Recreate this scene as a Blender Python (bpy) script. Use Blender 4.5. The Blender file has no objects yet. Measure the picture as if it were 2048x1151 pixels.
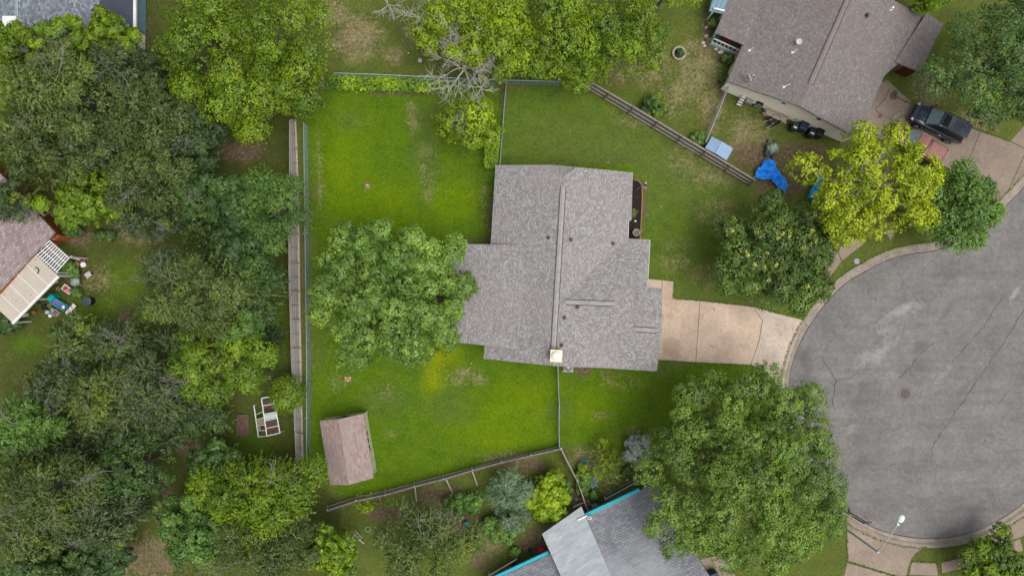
import bpy, math, random
import numpy as np
from mathutils import Vector

# ------------------------------------------------------------------ camera, sky, sun, exposure
S = 0.0425            # metres per photo pixel on the ground
H = 58.0              # height of the drone
CX, CY = 1024.0, 575.5
scene = bpy.context.scene
COL = scene.collection

cam_d = bpy.data.cameras.new("camera")
cam = bpy.data.objects.new("camera", cam_d)
COL.objects.link(cam)
cam.location = (0, 0, H)
cam.rotation_euler = (0, 0, 0)
cam_d.sensor_width = 36.0
cam_d.lens = 36.0 * H / (2048 * S)
cam_d.clip_start = 0.5
cam_d.clip_end = 3000
scene.camera = cam

world = bpy.data.worlds.new("World")
scene.world = world
world.use_nodes = True
wn = world.node_tree
wn.nodes.clear()
sky = wn.nodes.new("ShaderNodeTexSky")
sky.sky_type = 'NISHITA'
sky.sun_disc = False
SUN_EL, SUN_AZ = 70.0, 118.0
sky.sun_elevation = math.radians(SUN_EL)
sky.sun_rotation = math.radians(SUN_AZ)
sky.air_density = 1.0
sky.dust_density = 4.0
hsv = wn.nodes.new("ShaderNodeHueSaturation")      # a cloud deck greys the blue of the sky
hsv.inputs['Saturation'].default_value = 0.30
bg = wn.nodes.new("ShaderNodeBackground")
bg.inputs['Strength'].default_value = 0.105
wo = wn.nodes.new("ShaderNodeOutputWorld")
wn.links.new(sky.outputs['Color'], hsv.inputs['Color'])
wn.links.new(hsv.outputs['Color'], bg.inputs['Color'])
wn.links.new(bg.outputs[0], wo.inputs['Surface'])

sun_d = bpy.data.lights.new("sun", 'SUN')
sun_d.energy = 1.4
sun_d.angle = math.radians(44)
sun_d.color = (1.0, 0.965, 0.91)
sun = bpy.data.objects.new("sun", sun_d)
COL.objects.link(sun)
_el, _az = math.radians(SUN_EL), math.radians(SUN_AZ)
_to = Vector((math.sin(_az) * math.cos(_el), math.cos(_az) * math.cos(_el), math.sin(_el)))
sun.rotation_euler = (-_to).to_track_quat('-Z', 'Y').to_euler()
sun.location = (0, 0, 80)

scene.view_settings.view_transform = 'Standard'
scene.view_settings.look = 'None'
scene.view_settings.exposure = 0.44
scene.view_settings.gamma = 1.0
scene.view_settings.use_curve_mapping = False
scene.cycles.max_bounces = 5
scene.cycles.diffuse_bounces = 3
scene.cycles.glossy_bounces = 2
scene.cycles.transmission_bounces = 4
scene.cycles.transparent_max_bounces = 6
scene.cycles.caustics_reflective = False
scene.cycles.caustics_refractive = False
scene.cycles.use_denoising = True
scene.cycles.use_adaptive_sampling = True
scene.cycles.adaptive_threshold = 0.01

R = random.Random(7)
NR = np.random.default_rng(7)

# ------------------------------------------------------------------ coordinates
def P(px, py, z=0.0):
    k = S * (H - z) / H
    return Vector(((px - CX) * k, (CY - py) * k, z))

def plane3(a, b, c):
    a, b, c = P(*a), P(*b), P(*c)
    n = (b - a).cross(c - a).normalized()
    if n.z < 0: n = -n
    return (a, n)

def on_plane(px, py, pl):
    o = Vector((0, 0, H)); d = P(px, py, 0) - o
    a, n = pl
    t = (a - o).dot(n) / d.dot(n)
    return o + d * t

def plane_z(pl, x, y):
    a, n = pl
    return a.z - ((x - a.x) * n.x + (y - a.y) * n.y) / n.z

# ------------------------------------------------------------------ numpy value noise
def _hash(ix, iy, seed):
    h = (ix.astype(np.int64) * 374761393 + iy.astype(np.int64) * 668265263 + seed * 1442695041) & 0x7fffffff
    h = ((h ^ (h >> 13)) * 1274126177) & 0x7fffffff
    return ((h ^ (h >> 16)) & 0xffff) / 65535.0

def vnoise(x, y, seed=0):
    ix, iy = np.floor(x), np.floor(y)
    fx, fy = x - ix, y - iy
    fx = fx * fx * (3 - 2 * fx); fy = fy * fy * (3 - 2 * fy)
    a = _hash(ix, iy, seed); b = _hash(ix + 1, iy, seed)
    c = _hash(ix, iy + 1, seed); d = _hash(ix + 1, iy + 1, seed)
    return (a * (1 - fx) + b * fx) * (1 - fy) + (c * (1 - fx) + d * fx) * fy

def fbm(x, y, seed=0, octs=4):
    s, a, t = 0, 1.0, 0
    for i in range(octs):
        s = s + a * vnoise(x * 2 ** i, y * 2 ** i, seed + i * 17); t += a; a *= 0.5
    return s / t

# ------------------------------------------------------------------ materials
def lin(r, g, b):
    f = lambda c: ((c / 255 + 0.055) / 1.055) ** 2.4 if c / 255 > 0.04045 else c / 255 / 12.92
    return (f(r), f(g), f(b), 1.0)

class NT:
    def __init__(s, name):
        s.m = bpy.data.materials.new(name); s.m.use_nodes = True
        s.t = s.m.node_tree; s.t.nodes.clear()
        s.out = s.t.nodes.new("ShaderNodeOutputMaterial")
    def n(s, typ, **kw):
        nd = s.t.nodes.new(typ)
        for k, v in kw.items():
            if k.startswith('i_'):
                key = k[2:]
                key = int(key) if key.isdigit() else key.replace('_', ' ')
                nd.inputs[key].default_value = v
            else: setattr(nd, k, v)
        return nd
    def l(s, a, b): s.t.links.new(a, b)
    def obj(s): return s.n("ShaderNodeTexCoord").outputs['Object']
    def pos(s): return s.n("ShaderNodeNewGeometry").outputs['Position']
    def noise(s, vec, scale, detail=4, rough=0.55, out='Fac'):
        nd = s.n("ShaderNodeTexNoise"); nd.inputs['Scale'].default_value = scale
        nd.inputs['Detail'].default_value = detail; nd.inputs['Roughness'].default_value = rough
        s.l(vec, nd.inputs['Vector']); return nd.outputs[out]
    def ramp(s, fac, stops, interp='LINEAR'):
        nd = s.n("ShaderNodeValToRGB"); cr = nd.color_ramp; cr.interpolation = interp
        while len(cr.elements) < len(stops): cr.elements.new(0.5)
        for e, (p, c) in zip(cr.elements, stops):
            e.position = p; e.color = c if len(c) == 4 else (*c, 1)
        s.l(fac, nd.inputs['Fac']); return nd.outputs['Color']
    def mix(s, fac, a, b, mode='MIX'):
        nd = s.n("ShaderNodeMix", data_type='RGBA', blend_type=mode)
        for v, i in ((fac, 0), (a, 6), (b, 7)):
            if hasattr(v, 'is_linked') or hasattr(v, 'links'): s.l(v, nd.inputs[i])
            elif i == 0: nd.inputs[0].default_value = v
            else: nd.inputs[i].default_value = v if len(v) == 4 else (*v, 1)
        return nd.outputs[2]
    def math(s, op, a, b=0.0, clamp=False):
        nd = s.n("ShaderNodeMath", operation=op, use_clamp=clamp)
        for v, i in ((a, 0), (b, 1)):
            if hasattr(v, 'links'): s.l(v, nd.inputs[i])
            else: nd.inputs[i].default_value = v
        return nd.outputs[0]
    def mapr(s, v, a, b, c=0.0, d=1.0):
        nd = s.n("ShaderNodeMapRange", interpolation_type='SMOOTHSTEP')
        s.l(v, nd.inputs[0])
        for i, q in zip((1, 2, 3, 4), (a, b, c, d)): nd.inputs[i].default_value = q
        return nd.outputs[0]
    def attr(s, name, out='Color'):
        return s.n("ShaderNodeAttribute", attribute_name=name).outputs[out]
    def bump(s, h, strength=0.5, dist=0.02):
        nd = s.n("ShaderNodeBump"); nd.inputs['Strength'].default_value = strength
        nd.inputs['Distance'].default_value = dist; s.l(h, nd.inputs['Height']); return nd.outputs[0]
    def principled(s, col, rough=0.8, metal=0.0, normal=None, spec=0.3, **kw):
        b = s.n("ShaderNodeBsdfPrincipled")
        if hasattr(col, 'links'): s.l(col, b.inputs['Base Color'])
        else: b.inputs['Base Color'].default_value = col if len(col) == 4 else (*col, 1)
        if hasattr(rough, 'links'): s.l(rough, b.inputs['Roughness'])
        else: b.inputs['Roughness'].default_value = rough
        b.inputs['Metallic'].default_value = metal
        b.inputs['Specular IOR Level'].default_value = spec
        if normal is not None: s.l(normal, b.inputs['Normal'])
        for k, v in kw.items(): b.inputs[k.replace('_', ' ')].default_value = v
        s.l(b.outputs[0], s.out.inputs[0]); return s.m

_simple = {}
def mat(name, col, rough=0.7, metal=0.0, var=0.25, scale=3.0, spec=0.3, bump=0.0, stretch=None):
    """plain material with procedural grime and grain"""
    key = (name,)
    if key in _simple: return _simple[key]
    t = NT(name); v = t.obj()
    if stretch:
        mp = t.n("ShaderNodeMapping"); mp.inputs['Scale'].default_value = stretch; t.l(v, mp.inputs[0]); v = mp.outputs[0]
    n1 = t.noise(v, scale, 5, 0.6); n2 = t.noise(v, scale * 9, 3, 0.6)
    f = t.math('ADD', t.math('MULTIPLY', n1, 0.65), t.math('MULTIPLY', n2, 0.35))
    c = col[:3]
    lo = tuple(x * (1 - var) for x in c); hi = tuple(min(1, x * (1 + var * 0.8)) for x in c)
    cc = t.ramp(f, [(0.3, lo), (0.7, hi)])
    nm = t.bump(n2, 0.4, bump) if bump else None
    m = t.principled(cc, rough, metal, nm, spec)
    _simple[key] = m
    return m

def shingle_mat(name, stops, bw=0.30, rh=0.145, mort=0.012, mortcol=(0.05, 0.05, 0.05), blotch=0.3, blcol=None):
    t = NT(name)
    uv = t.n("ShaderNodeUVMap").outputs[0]
    br = t.n("ShaderNodeTexBrick", offset=0.5, offset_frequency=2, squash=1.0)
    t.l(uv, br.inputs['Vector'])
    br.inputs['Color1'].default_value = (0, 0, 0, 1); br.inputs['Color2'].default_value = (1, 1, 1, 1)
    br.inputs['Mortar'].default_value = (0.5, 0.5, 0.5, 1)
    br.inputs['Scale'].default_value = 1.0
    br.inputs['Mortar Size'].default_value = mort; br.inputs['Mortar Smooth'].default_value = 0.3
    br.inputs['Brick Width'].default_value = bw; br.inputs['Row Height'].default_value = rh
    n1 = t.noise(uv, 2.2, 4, 0.6); n2 = t.noise(uv, 0.22, 3, 0.5); n3 = t.noise(uv, 40, 2, 0.5)
    f = t.math('ADD', t.math('MULTIPLY', br.outputs['Color'], 0.62), t.math('MULTIPLY', n1, 0.38))
    c = t.ramp(f, stops)
    c = t.mix(t.math('MULTIPLY', br.outputs['Fac'], 0.55), c, mortcol)
    bl = t.mapr(n2, 0.40, 0.68, 0.0, blotch)
    c = t.mix(bl, c, blcol or (0.20, 0.15, 0.14))
    c = t.mix(0.35, c, t.ramp(n3, [(0.3, (0.75, 0.75, 0.75)), (0.7, (1.15, 1.15, 1.15))]), 'MULTIPLY')
    hgt = t.math('SUBTRACT', t.math('MULTIPLY', n3, 0.3), br.outputs['Fac'])
    return t.principled(c, 0.92, 0, t.bump(hgt, 0.5, 0.012), 0.15)

# ------------------------------------------------------------------ mesh builder
class MB:
    def __init__(s): s.v = []; s.f = []; s.uv = {}
    def add(s, vs, fs):
        o = len(s.v); s.v += [tuple(x) for x in vs]; s.f += [tuple(i + o for i in f) for f in fs]; return s
    def box(s, c, size, rz=0.0, taper=1.0):
        cx, cy, cz = c; a, b, h = size[0] / 2, size[1] / 2, size[2] / 2
        co, si = math.cos(rz), math.sin(rz); vs = []
        for z, k in ((-h, 1.0), (h, taper)):
            for x, y in ((-a, -b), (a, -b), (a, b), (-a, b)):
                x *= k; y *= k
                vs.append((cx + x * co - y * si, cy + x * si + y * co, cz + z))
        return s.add(vs, [(3, 2, 1, 0), (4, 5, 6, 7), (0, 1, 5, 4), (1, 2, 6, 5), (2, 3, 7, 6), (3, 0, 4, 7)])
    def bar(s, p, q, w, h):
        """box-section bar from p to q, w across, h tall"""
        p, q = Vector(p), Vector(q); d = (q - p).normalized()
        up = Vector((0, 0, 1)) if abs(d.z) < 0.9 else Vector((0, 1, 0))
        sd = d.cross(up).normalized(); u = sd.cross(d)
        vs = [e + sd * (a * w / 2) + u * (b * h / 2) for e in (p, q) for a, b in ((-1, -1), (1, -1), (1, 1), (-1, 1))]
        return s.add(vs, [(0, 1, 2, 3), (7, 6, 5, 4), (0, 4, 5, 1), (1, 5, 6, 2), (2, 6, 7, 3), (3, 7, 4, 0)])
    def prism(s, pts, z0, z1):
        """pts: plan polygon; z0/z1 numbers or lists"""
        n = len(pts); g = lambda z, i: z[i] if isinstance(z, (list, tuple)) else z
        ar = sum(pts[i][0] * pts[(i + 1) % n][1] - pts[(i + 1) % n][0] * pts[i][1] for i in range(n))
        if ar < 0:
            pts = pts[::-1]
            if isinstance(z0, (list, tuple)): z0 = z0[::-1]
            if isinstance(z1, (list, tuple)): z1 = z1[::-1]
        vs = [(p[0], p[1], g(z0, i)) for i, p in enumerate(pts)] + [(p[0], p[1], g(z1, i)) for i, p in enumerate(pts)]
        fs = [tuple(range(n - 1, -1, -1)), tuple(range(n, 2 * n))] + [(i, (i + 1) % n, n + (i + 1) % n, n + i) for i in range(n)]
        return s.add(vs, fs)
    def tube(s, pts, rad, n=8, cap=True):
        pts = [Vector(p) for p in pts]; m = len(pts)
        if not isinstance(rad, (list, tuple)): rad = [rad] * m
        vs = []
        for i, p in enumerate(pts):
            d = (pts[min(i + 1, m - 1)] - pts[max(i - 1, 0)]).normalized()
            a = d.cross(Vector((0, 0, 1)) if abs(d.z) < 0.95 else Vector((1, 0, 0))).normalized(); b = d.cross(a)
            for k in range(n):
                t = 2 * math.pi * k / n
                vs.append(p + (a * math.cos(t) + b * math.sin(t)) * rad[i])
        fs = [(i * n + k, i * n + (k + 1) % n, (i + 1) * n + (k + 1) % n, (i + 1) * n + k) for i in range(m - 1) for k in range(n)]
        if cap: fs += [tuple(range(n - 1, -1, -1)), tuple(range((m - 1) * n, m * n))]
        return s.add(vs, fs)
    def lathe(s, c, prof, n=16, sx=1.0, sy=1.0):
        """prof: (radius, z) list bottom to top"""
        vs = []
        for r, z in prof:
            for k in range(n):
                t = 2 * math.pi * k / n
                vs.append((c[0] + r * math.cos(t) * sx, c[1] + r * math.sin(t) * sy, c[2] + z))
        m = len(prof)
        fs = [(i * n + k, i * n + (k + 1) % n, (i + 1) * n + (k + 1) % n, (i + 1) * n + k) for i in range(m - 1) for k in range(n)]
        fs += [tuple(range(n - 1, -1, -1)), tuple(range((m - 1) * n, m * n))]
        return s.add(vs, fs)
    def blob(s, c, r, seed=0, n=10, m=6, rough=0.25):
        """lumpy rock"""
        rr = random.Random(seed); vs = []; fs = []
        for i in range(m + 1):
            ph = math.pi * i / m
            for k in range(n):
                t = 2 * math.pi * k / n; q = 1 + rough * (rr.random() - 0.5) * 2 * (0 < i < m)
                vs.append((c[0] + r[0] * q * math.sin(ph) * math.cos(t), c[1] + r[1] * q * math.sin(ph) * math.sin(t), c[2] - r[2] * q * math.cos(ph)))
        for i in range(m):
            for k in range(n): fs.append((i * n + k, i * n + (k + 1) % n, (i + 1) * n + (k + 1) % n, (i + 1) * n + k))
        return s.add(vs, fs)

def origin_of(o):
    v = Vector((0, 0, 0))
    while o is not None: v = v + o.location; o = o.parent
    return v

def obj(name, mb, m, parent=None, smooth=False, bevel=0.0, origin=None):
    me = bpy.data.meshes.new(name)
    vs = [Vector(v) for v in mb.v]
    if parent is not None:
        o0 = origin_of(parent)
    elif origin is not None: o0 = Vector(origin)
    else:
        xs = [v.x for v in vs]; ys = [v.y for v in vs]; zs = [v.z for v in vs]
        o0 = Vector(((min(xs) + max(xs)) / 2, (min(ys) + max(ys)) / 2, min(zs)))
    me.from_pydata([tuple(v - o0) for v in vs], [], mb.f)
    if mb.uv:
        ul = me.uv_layers.new(name="UVMap")
        for p in me.polygons:
            fu = mb.uv.get(p.index)
            if fu:
                for li, c in zip(p.loop_indices, fu): ul.data[li].uv = c
    me.materials.append(m)
    if smooth: me.polygons.foreach_set("use_smooth", [True] * len(me.polygons))
    me.update()
    o = bpy.data.objects.new(name, me); COL.objects.link(o)
    if parent is not None: o.parent = parent
    else: o.location = o0
    if bevel:
        b = o.modifiers.new("bevel", 'BEVEL'); b.width = bevel; b.segments = 2; b.limit_method = 'ANGLE'
    return o

def thing(name, label, cat, loc=(0, 0, 0), group=None):
    o = bpy.data.objects.new(name, None); COL.objects.link(o)
    o.empty_display_size = 0.2; o.location = loc
    o["label"] = label; o["category"] = cat
    if group: o["group"] = group
    return o

def tag(o, label, cat, group=None):
    o["label"] = label; o["category"] = cat
    if group: o["group"] = group
    return o

def struct(o):
    o["kind"] = "structure"; return o

def clone(o, parent=None, name=None):
    c = o.copy(); COL.objects.link(c); c.parent = parent
    if name: c.name = name
    for ch in list(o.children): clone(ch, c)
    return c

def share(name, mesh, parent, loc, rot=(0, 0, 0), scale=(1, 1, 1)):
    """a piece that shares mesh data; loc in world space"""
    o = bpy.data.objects.new(name, mesh); COL.objects.link(o)
    o.parent = parent; o.location = Vector(loc) - origin_of(parent); o.rotation_euler = rot; o.scale = scale
    return o

def mesh_of(mb, name, m):
    me = bpy.data.meshes.new(name); me.from_pydata(mb.v, [], mb.f); me.materials.append(m); me.update(); return me

def np_mesh(name, verts, quads, m, attrs=None, smooth=False):
    """fast quad mesh from arrays; attrs: {name: (domain, Nx4)}"""
    me = bpy.data.meshes.new(name)
    nv, nf = len(verts), len(quads); k = quads.shape[1]
    me.vertices.add(nv); me.vertices.foreach_set("co", verts.astype(np.float32).ravel())
    me.loops.add(nf * k); me.loops.foreach_set("vertex_index", quads.astype(np.int32).ravel())
    me.polygons.add(nf); me.polygons.foreach_set("loop_start", np.arange(0, nf * k, k, dtype=np.int32))
    if smooth: me.polygons.foreach_set("use_smooth", np.ones(nf, dtype=bool))
    me.update(calc_edges=True)
    for an, (dom, data) in (attrs or {}).items():
        a = me.attributes.new(an, 'FLOAT_COLOR', dom); a.data.foreach_set("color", data.astype(np.float32).ravel())
    me.materials.append(m)
    return me

# ================================================================== GROUND AND STREET
def catmull(pts, per=10):
    out = []
    n = len(pts)
    for i in range(n - 1):
        p0, p1, p2, p3 = pts[max(i - 1, 0)], pts[i], pts[i + 1], pts[min(i + 2, n - 1)]
        for k in range(per):
            t = k / per; t2, t3 = t * t, t * t * t
            out.append(tuple(0.5 * ((2 * b) + (-a + c) * t + (2 * a - 5 * b + 4 * c - d) * t2 + (-a + 3 * b - 3 * c + d) * t3)
                             for a, b, c, d in zip(p0, p1, p2, p3)))
    out.append(tuple(pts[-1])); return out

KERB_PX = [(2260, 150), (2150, 265), (2078, 340), (2030, 392), (1980, 440), (1925, 478), (1872, 498), (1820, 506), (1775, 518), (1730, 541),
           (1690, 566), (1652, 604), (1617, 652), (1592, 702), (1579, 750), (1576, 800), (1584, 850), (1602, 905), (1632, 958), (1668, 1000),
           (1705, 1032), (1750, 1058), (1800, 1073), (1850, 1079), (1900, 1077), (1950, 1065), (2000, 1042), (2050, 1008), (2110, 950), (2190, 860), (2330, 690)]
kerb_line = [P(*q) for q in catmull(KERB_PX, 8)]
road_poly = np.array([(p.x, p.y) for p in kerb_line] + [(75, 5), (75, 25)])

def inside(x, y, poly):
    x = np.asarray(x); y = np.asarray(y); r = np.zeros(x.shape, bool); n = len(poly); j = n - 1
    for i in range(n):
        xi, yi = poly[i]; xj, yj = poly[j]
        c = ((yi > y) != (yj > y)) & (x < (xj - xi) * (y - yi) / (yj - yi + 1e-12) + xi)
        r ^= c; j = i
    return r

def pxpoly(pts): return np.array([(P(*p).x, P(*p).y) for p in pts])

def ring(a, b, step): return np.arange(a, b + step / 2, step)
xs = np.concatenate([[-900, -400, -200, -110, -75, -60], ring(-52, 52, 0.28), [60, 75, 110, 200, 400, 900]])
ys = np.concatenate([[-900, -400, -200, -100, -60, -45], ring(-34, 34, 0.28), [45, 60, 100, 200, 400, 900]])
GX, GY = np.meshgrid(xs, ys, indexing='xy')
PX, PY = GX / S + CX, CY - GY / S

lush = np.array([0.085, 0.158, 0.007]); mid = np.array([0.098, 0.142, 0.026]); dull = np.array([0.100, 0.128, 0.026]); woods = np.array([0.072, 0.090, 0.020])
def ell(cx, cy, rx, ry, rot=0.0, soft=0.6):
    a = math.radians(rot); dx, dy = PX - cx, PY - cy
    u = (dx * math.cos(a) + dy * math.sin(a)) / rx; v = (-dx * math.sin(a) + dy * math.cos(a)) / ry
    d = np.sqrt(u * u + v * v)
    return np.clip((1 - d) / soft, 0, 1)

wob = (fbm(GX * 0.35, GY * 0.35, 3, 4) - 0.5) * 26
PX = PX + wob; PY = PY + (fbm(GX * 0.35 + 40, GY * 0.35, 9, 4) - 0.5) * 26
col = np.zeros(GX.shape + (3,)); col[:] = dull
def paint(mask, c, k=1.0):
    global col
    m = np.clip(mask * k, 0, 1)[..., None]; col = col * (1 - m) + np.array(c) * m
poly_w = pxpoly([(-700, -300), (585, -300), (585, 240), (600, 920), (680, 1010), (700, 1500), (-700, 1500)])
poly_yard = pxpoly([(612, 180), (1000, 165), (1165, 165), (1310, 240), (1510, 365), (1640, 600), (1590, 860), (1300, 900), (1120, 893), (860, 960), (690, 1000), (617, 915), (608, 240)])
poly_front = pxpoly([(1000, 160), (1170, 165), (1510, 365), (1640, 640), (1300, 760), (1290, 470), (1270, 330), (1000, 330)])
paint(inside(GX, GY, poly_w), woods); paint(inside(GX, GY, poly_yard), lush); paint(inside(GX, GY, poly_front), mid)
big = fbm(GX * 0.12, GY * 0.12, 21, 3)
paint(np.clip((big - 0.45) * 4, 0, 1) * inside(GX, GY, poly_yard), (0.082, 0.150, 0.012), 0.5)
# richer and yellower grass
for a in [(690, 330, 70, 150, 0), (760, 420, 120, 70, 0), (1000, 850, 150, 80, 0), (1180, 820, 60, 70, 0), (900, 400, 60, 60, 0), (1060, 790, 90, 50, 0)]:
    paint(ell(*a), (0.118, 0.200, 0.003), 0.75)
for a in [(888, 712, 48, 44, 0), (868, 750, 36, 70, 10)]:
    paint(ell(*a, soft=1.0), (0.215, 0.270, 0.003), 0.85)
for a in [(1330, 470, 60, 140, 0), (1420, 470, 40, 100, 0), (1190, 215, 120, 45, 0), (1340, 760, 70, 40, 0), (1230, 870, 90, 30, 0), (1060, 210, 60, 70, 0)]:
    paint(ell(*a), (0.090, 0.155, 0.014), 0.6)
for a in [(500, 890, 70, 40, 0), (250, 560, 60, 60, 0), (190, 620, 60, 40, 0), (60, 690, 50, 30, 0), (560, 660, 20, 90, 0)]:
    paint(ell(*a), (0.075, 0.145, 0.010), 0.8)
# duller greyish grass
for a in [(850, 290, 45, 130, 0), (900, 230, 80, 40, 0), (765, 800, 60, 45, 0), (900, 815, 60, 50, 0), (640, 700, 20, 60, 0), (1120, 820, 40, 30, 0), (700, 240, 40, 30, 0), (1310, 690, 80, 20, 0), (1400, 830, 60, 40, 0), (1250, 300, 60, 30, 0)]:
    paint(ell(*a), (0.085, 0.130, 0.028), 0.5)

dry = np.zeros(GX.shape); dirt = np.zeros(GX.shape)
def dr(k, *a):
    global dry
    dry = np.maximum(dry, k * ell(*a))
def di(k, *a):
    global dirt
    dirt = np.maximum(dirt, k * ell(*a))
for a in [(.95, 715, 70, 75, 75), (.8, 660, 25, 45, 35), (.75, 790, 115, 35, 25), (.7, 840, 60, 60, 50), (.6, 1290, 130, 100, 70), (.7, 1240, 150, 40, 40),
          (.75, 1400, 140, 60, 110), (.8, 1420, 215, 40, 70), (.7, 1350, 200, 60, 50), (.75, 1500, 270, 70, 70), (.55, 1400, 340, 110, 60, 30), (.6, 1260, 245, 60, 25, 20),
          (.5, 1430, 430, 70, 50), (.5, 1350, 520, 50, 60), (.55, 1420, 560, 60, 40), (.55, 820, 240, 25, 60), (.5, 855, 350, 25, 90), (.6, 935, 755, 60, 30), (.4, 680, 760, 40, 50),
          (.4, 790, 870, 40, 20), (.35, 770, 780, 60, 30), (.4, 1240, 760, 70, 22), (.5, 1200, 830, 30, 20), (.6, 1270, 870, 40, 30), (.9, 1860, 170, 60, 70), (.8, 1950, 240, 80, 40),
          (.8, 300, 1110, 110, 70), (.7, 880, 990, 60, 40), (.8, 960, 1080, 60, 50), (.7, 1010, 920, 90, 30), (.6, 1240, 980, 60, 60), (.7, 1180, 930, 50, 60),
          (.6, 280, 470, 60, 30), (.5, 190, 560, 60, 50), (.6, 660, 600, 12, 160), (.5, 640, 350, 14, 140), (.45, 970, 400, 25, 90)]:
    dr(*a)
for a in [(.9, 800, 186, 110, 9), (.8, 630, 186, 30, 9), (.85, 950, 195, 60, 8), (.7, 622, 400, 7, 200), (.75, 624, 620, 8, 300), (.7, 604, 600, 9, 300), (.9, 480, 300, 90, 35), (.8, 390, 400, 30, 30),
          (1, 250, 640, 20, 25), (.8, 380, 890, 40, 50), (.9, 330, 1010, 30, 80), (.6, 300, 1110, 90, 60), (.95, 940, 482, 60, 9), (.9, 976, 430, 9, 60), (.8, 880, 600, 22, 45),
          (1, 1163, 742, 35, 13), (.7, 1230, 745, 60, 8), (1, 735, 373, 9, 9), (.6, 1218, 832, 20, 10), (.5, 1430, 745, 30, 10), (.95, 1500, 310, 60, 45), (.9, 1600, 320, 90, 60), (.9, 1560, 370, 90, 40), (.7, 1470, 360, 40, 10, 30),
          (.95, 1415, 60, 18, 60), (.95, 1440, 105, 30, 14), (.7, 1440, 180, 14, 60, -25), (.6, 1390, 320, 160, 8, 31), (.9, 1040, 930, 80, 22), (.8, 870, 985, 70, 20), (.9, 1080, 1080, 60, 40), (.8, 930, 1040, 70, 35), (.7, 960, 1110, 50, 40),
          (1, 1150, 1000, 30, 50), (.8, 1220, 1010, 60, 22), (.8, 1200, 910, 30, 20), (.9, 1400, 1140, 60, 40), (.8, 770, 1030, 60, 30), (.6, 290, 55, 16, 60), (.8, 160, 470, 60, 25), (.8, 150, 570, 30, 40),
          (.6, 60, 770, 40, 40), (.8, 40, 1110, 40, 40), (.7, 700, 870, 8, 60), (.6, 1040, 172, 90, 8), (.5, 130, 300, 120, 150), (.5, 350, 150, 150, 120), (.5, 450, 560, 90, 100), (.5, 420, 700, 90, 70),
          (.6, 1500, 930, 120, 120), (.5, 760, 600, 80, 80), (.6, 1740, 440, 80, 50), (.8, 1010, 335, 60, 4), (.7, 1292, 420, 9, 60)]:
    di(*a)
dirt[inside(GX, GY, pxpoly([(1000, 160), (1018, 160), (1003, 330), (992, 330)]))] = .55
PXr, PYr = GX / S + CX, CY - GY / S
_ko = []
for i, p in enumerate(kerb_line):
    d = (kerb_line[min(i + 1, len(kerb_line) - 1)] - kerb_line[max(i - 1, 0)]).normalized(); n_ = Vector((d.y, -d.x, 0))
    if (p + n_ - P(1990, 700)).length < (p - P(1990, 700)).length: n_ = -n_
    _ko.append((p.x + n_.x * 0.42, p.y + n_.y * 0.42))
in_road = inside(GX, GY, np.array(_ko + [(75, 5), (75, 25)]))
# keep a one-cell margin so the drop is hidden below the kerb
GZ = np.where(in_road, -0.22, 0.0)
zone = np.stack([dry, dirt, fbm(GX * 0.6, GY * 0.6, 77, 3), np.ones_like(dry)], -1)
ny, nx = GX.shape
idx = np.arange(nx * ny).reshape(ny, nx)
quads = np.stack([idx[:-1, :-1], idx[:-1, 1:], idx[1:, 1:], idx[1:, :-1]], -1).reshape(-1, 4)
t = NT("lawn_and_soil")
v = t.pos()
base = t.attr("Col"); zn = t.n("ShaderNodeSeparateColor"); t.l(t.attr("zone"), zn.inputs[0])
n_f = t.noise(v, 7.0, 5, 0.7); n_m = t.noise(v, 1.6, 5, 0.65); n_c = t.noise(v, 22.0, 3, 0.6); n_l = t.noise(v, 0.45, 4, 0.6)
n_g = t.noise(v, 4.2, 4, 0.75); n_b = t.noise(v, 0.8, 5, 0.7)
g = t.mix(1.0, base, t.ramp(n_g, [(0.30, (0.76, 0.78, 0.76)), (0.5, (0.98, 0.98, 1.0)), (0.70, (1.24, 1.2, 1.22))]), 'MULTIPLY')
g = t.mix(0.9, g, t.ramp(n_f, [(0.32, (0.68, 0.70, 0.68)), (0.68, (1.32, 1.3, 1.3))]), 'MULTIPLY')
g = t.mix(0.8, g, t.ramp(n_c, [(0.32, (0.55, 0.58, 0.55)), (0.68, (1.45, 1.4, 1.4))]), 'MULTIPLY')
g = t.mix(0.8, g, t.ramp(n_b, [(0.30, (0.72, 0.78, 0.9)), (0.5, (1, 1, 1)), (0.70, (1.25, 1.16, 1.0))]), 'MULTIPLY')
yl = t.mapr(n_l, 0.5, 0.72, 0.0, 0.3)
g = t.mix(yl, g, t.mix(1.0, g, (1.45, 1.1, 0.9), 'MULTIPLY'))
# thin brownish scatter everywhere in the lawn
sc_ = t.math('MULTIPLY', t.mapr(n_m, 0.52, 0.70, 0, 1), t.mapr(n_g, 0.45, 0.62, 0, 0.4))
g = t.mix(sc_, g, (0.16, 0.14, 0.055))
# straw: breaks up in blades and clumps
sd = t.math('ADD', zn.outputs[0], t.math('ADD', t.math('MULTIPLY', t.math('SUBTRACT', n_g, 0.5), 3.2), t.math('MULTIPLY', t.math('SUBTRACT', n_b, 0.5), 2.2)))
fd = t.math('MULTIPLY', t.mapr(sd, 0.15, 1.25), t.mapr(zn.outputs[0], 0.02, 0.5))
n_s = t.math('ADD', t.math('MULTIPLY', n_f, 0.5), t.math('MULTIPLY', t.noise(v, 3.1, 4, 0.75), 0.5))
strawc = t.ramp(n_s, [(0.34, (0.095, 0.075, 0.036)), (0.46, (0.21, 0.165, 0.09)), (0.56, (0.33, 0.265, 0.16)), (0.68, (0.50, 0.42, 0.29))])
g = t.mix(t.math('MULTIPLY', fd, 0.88), g, strawc)
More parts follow.
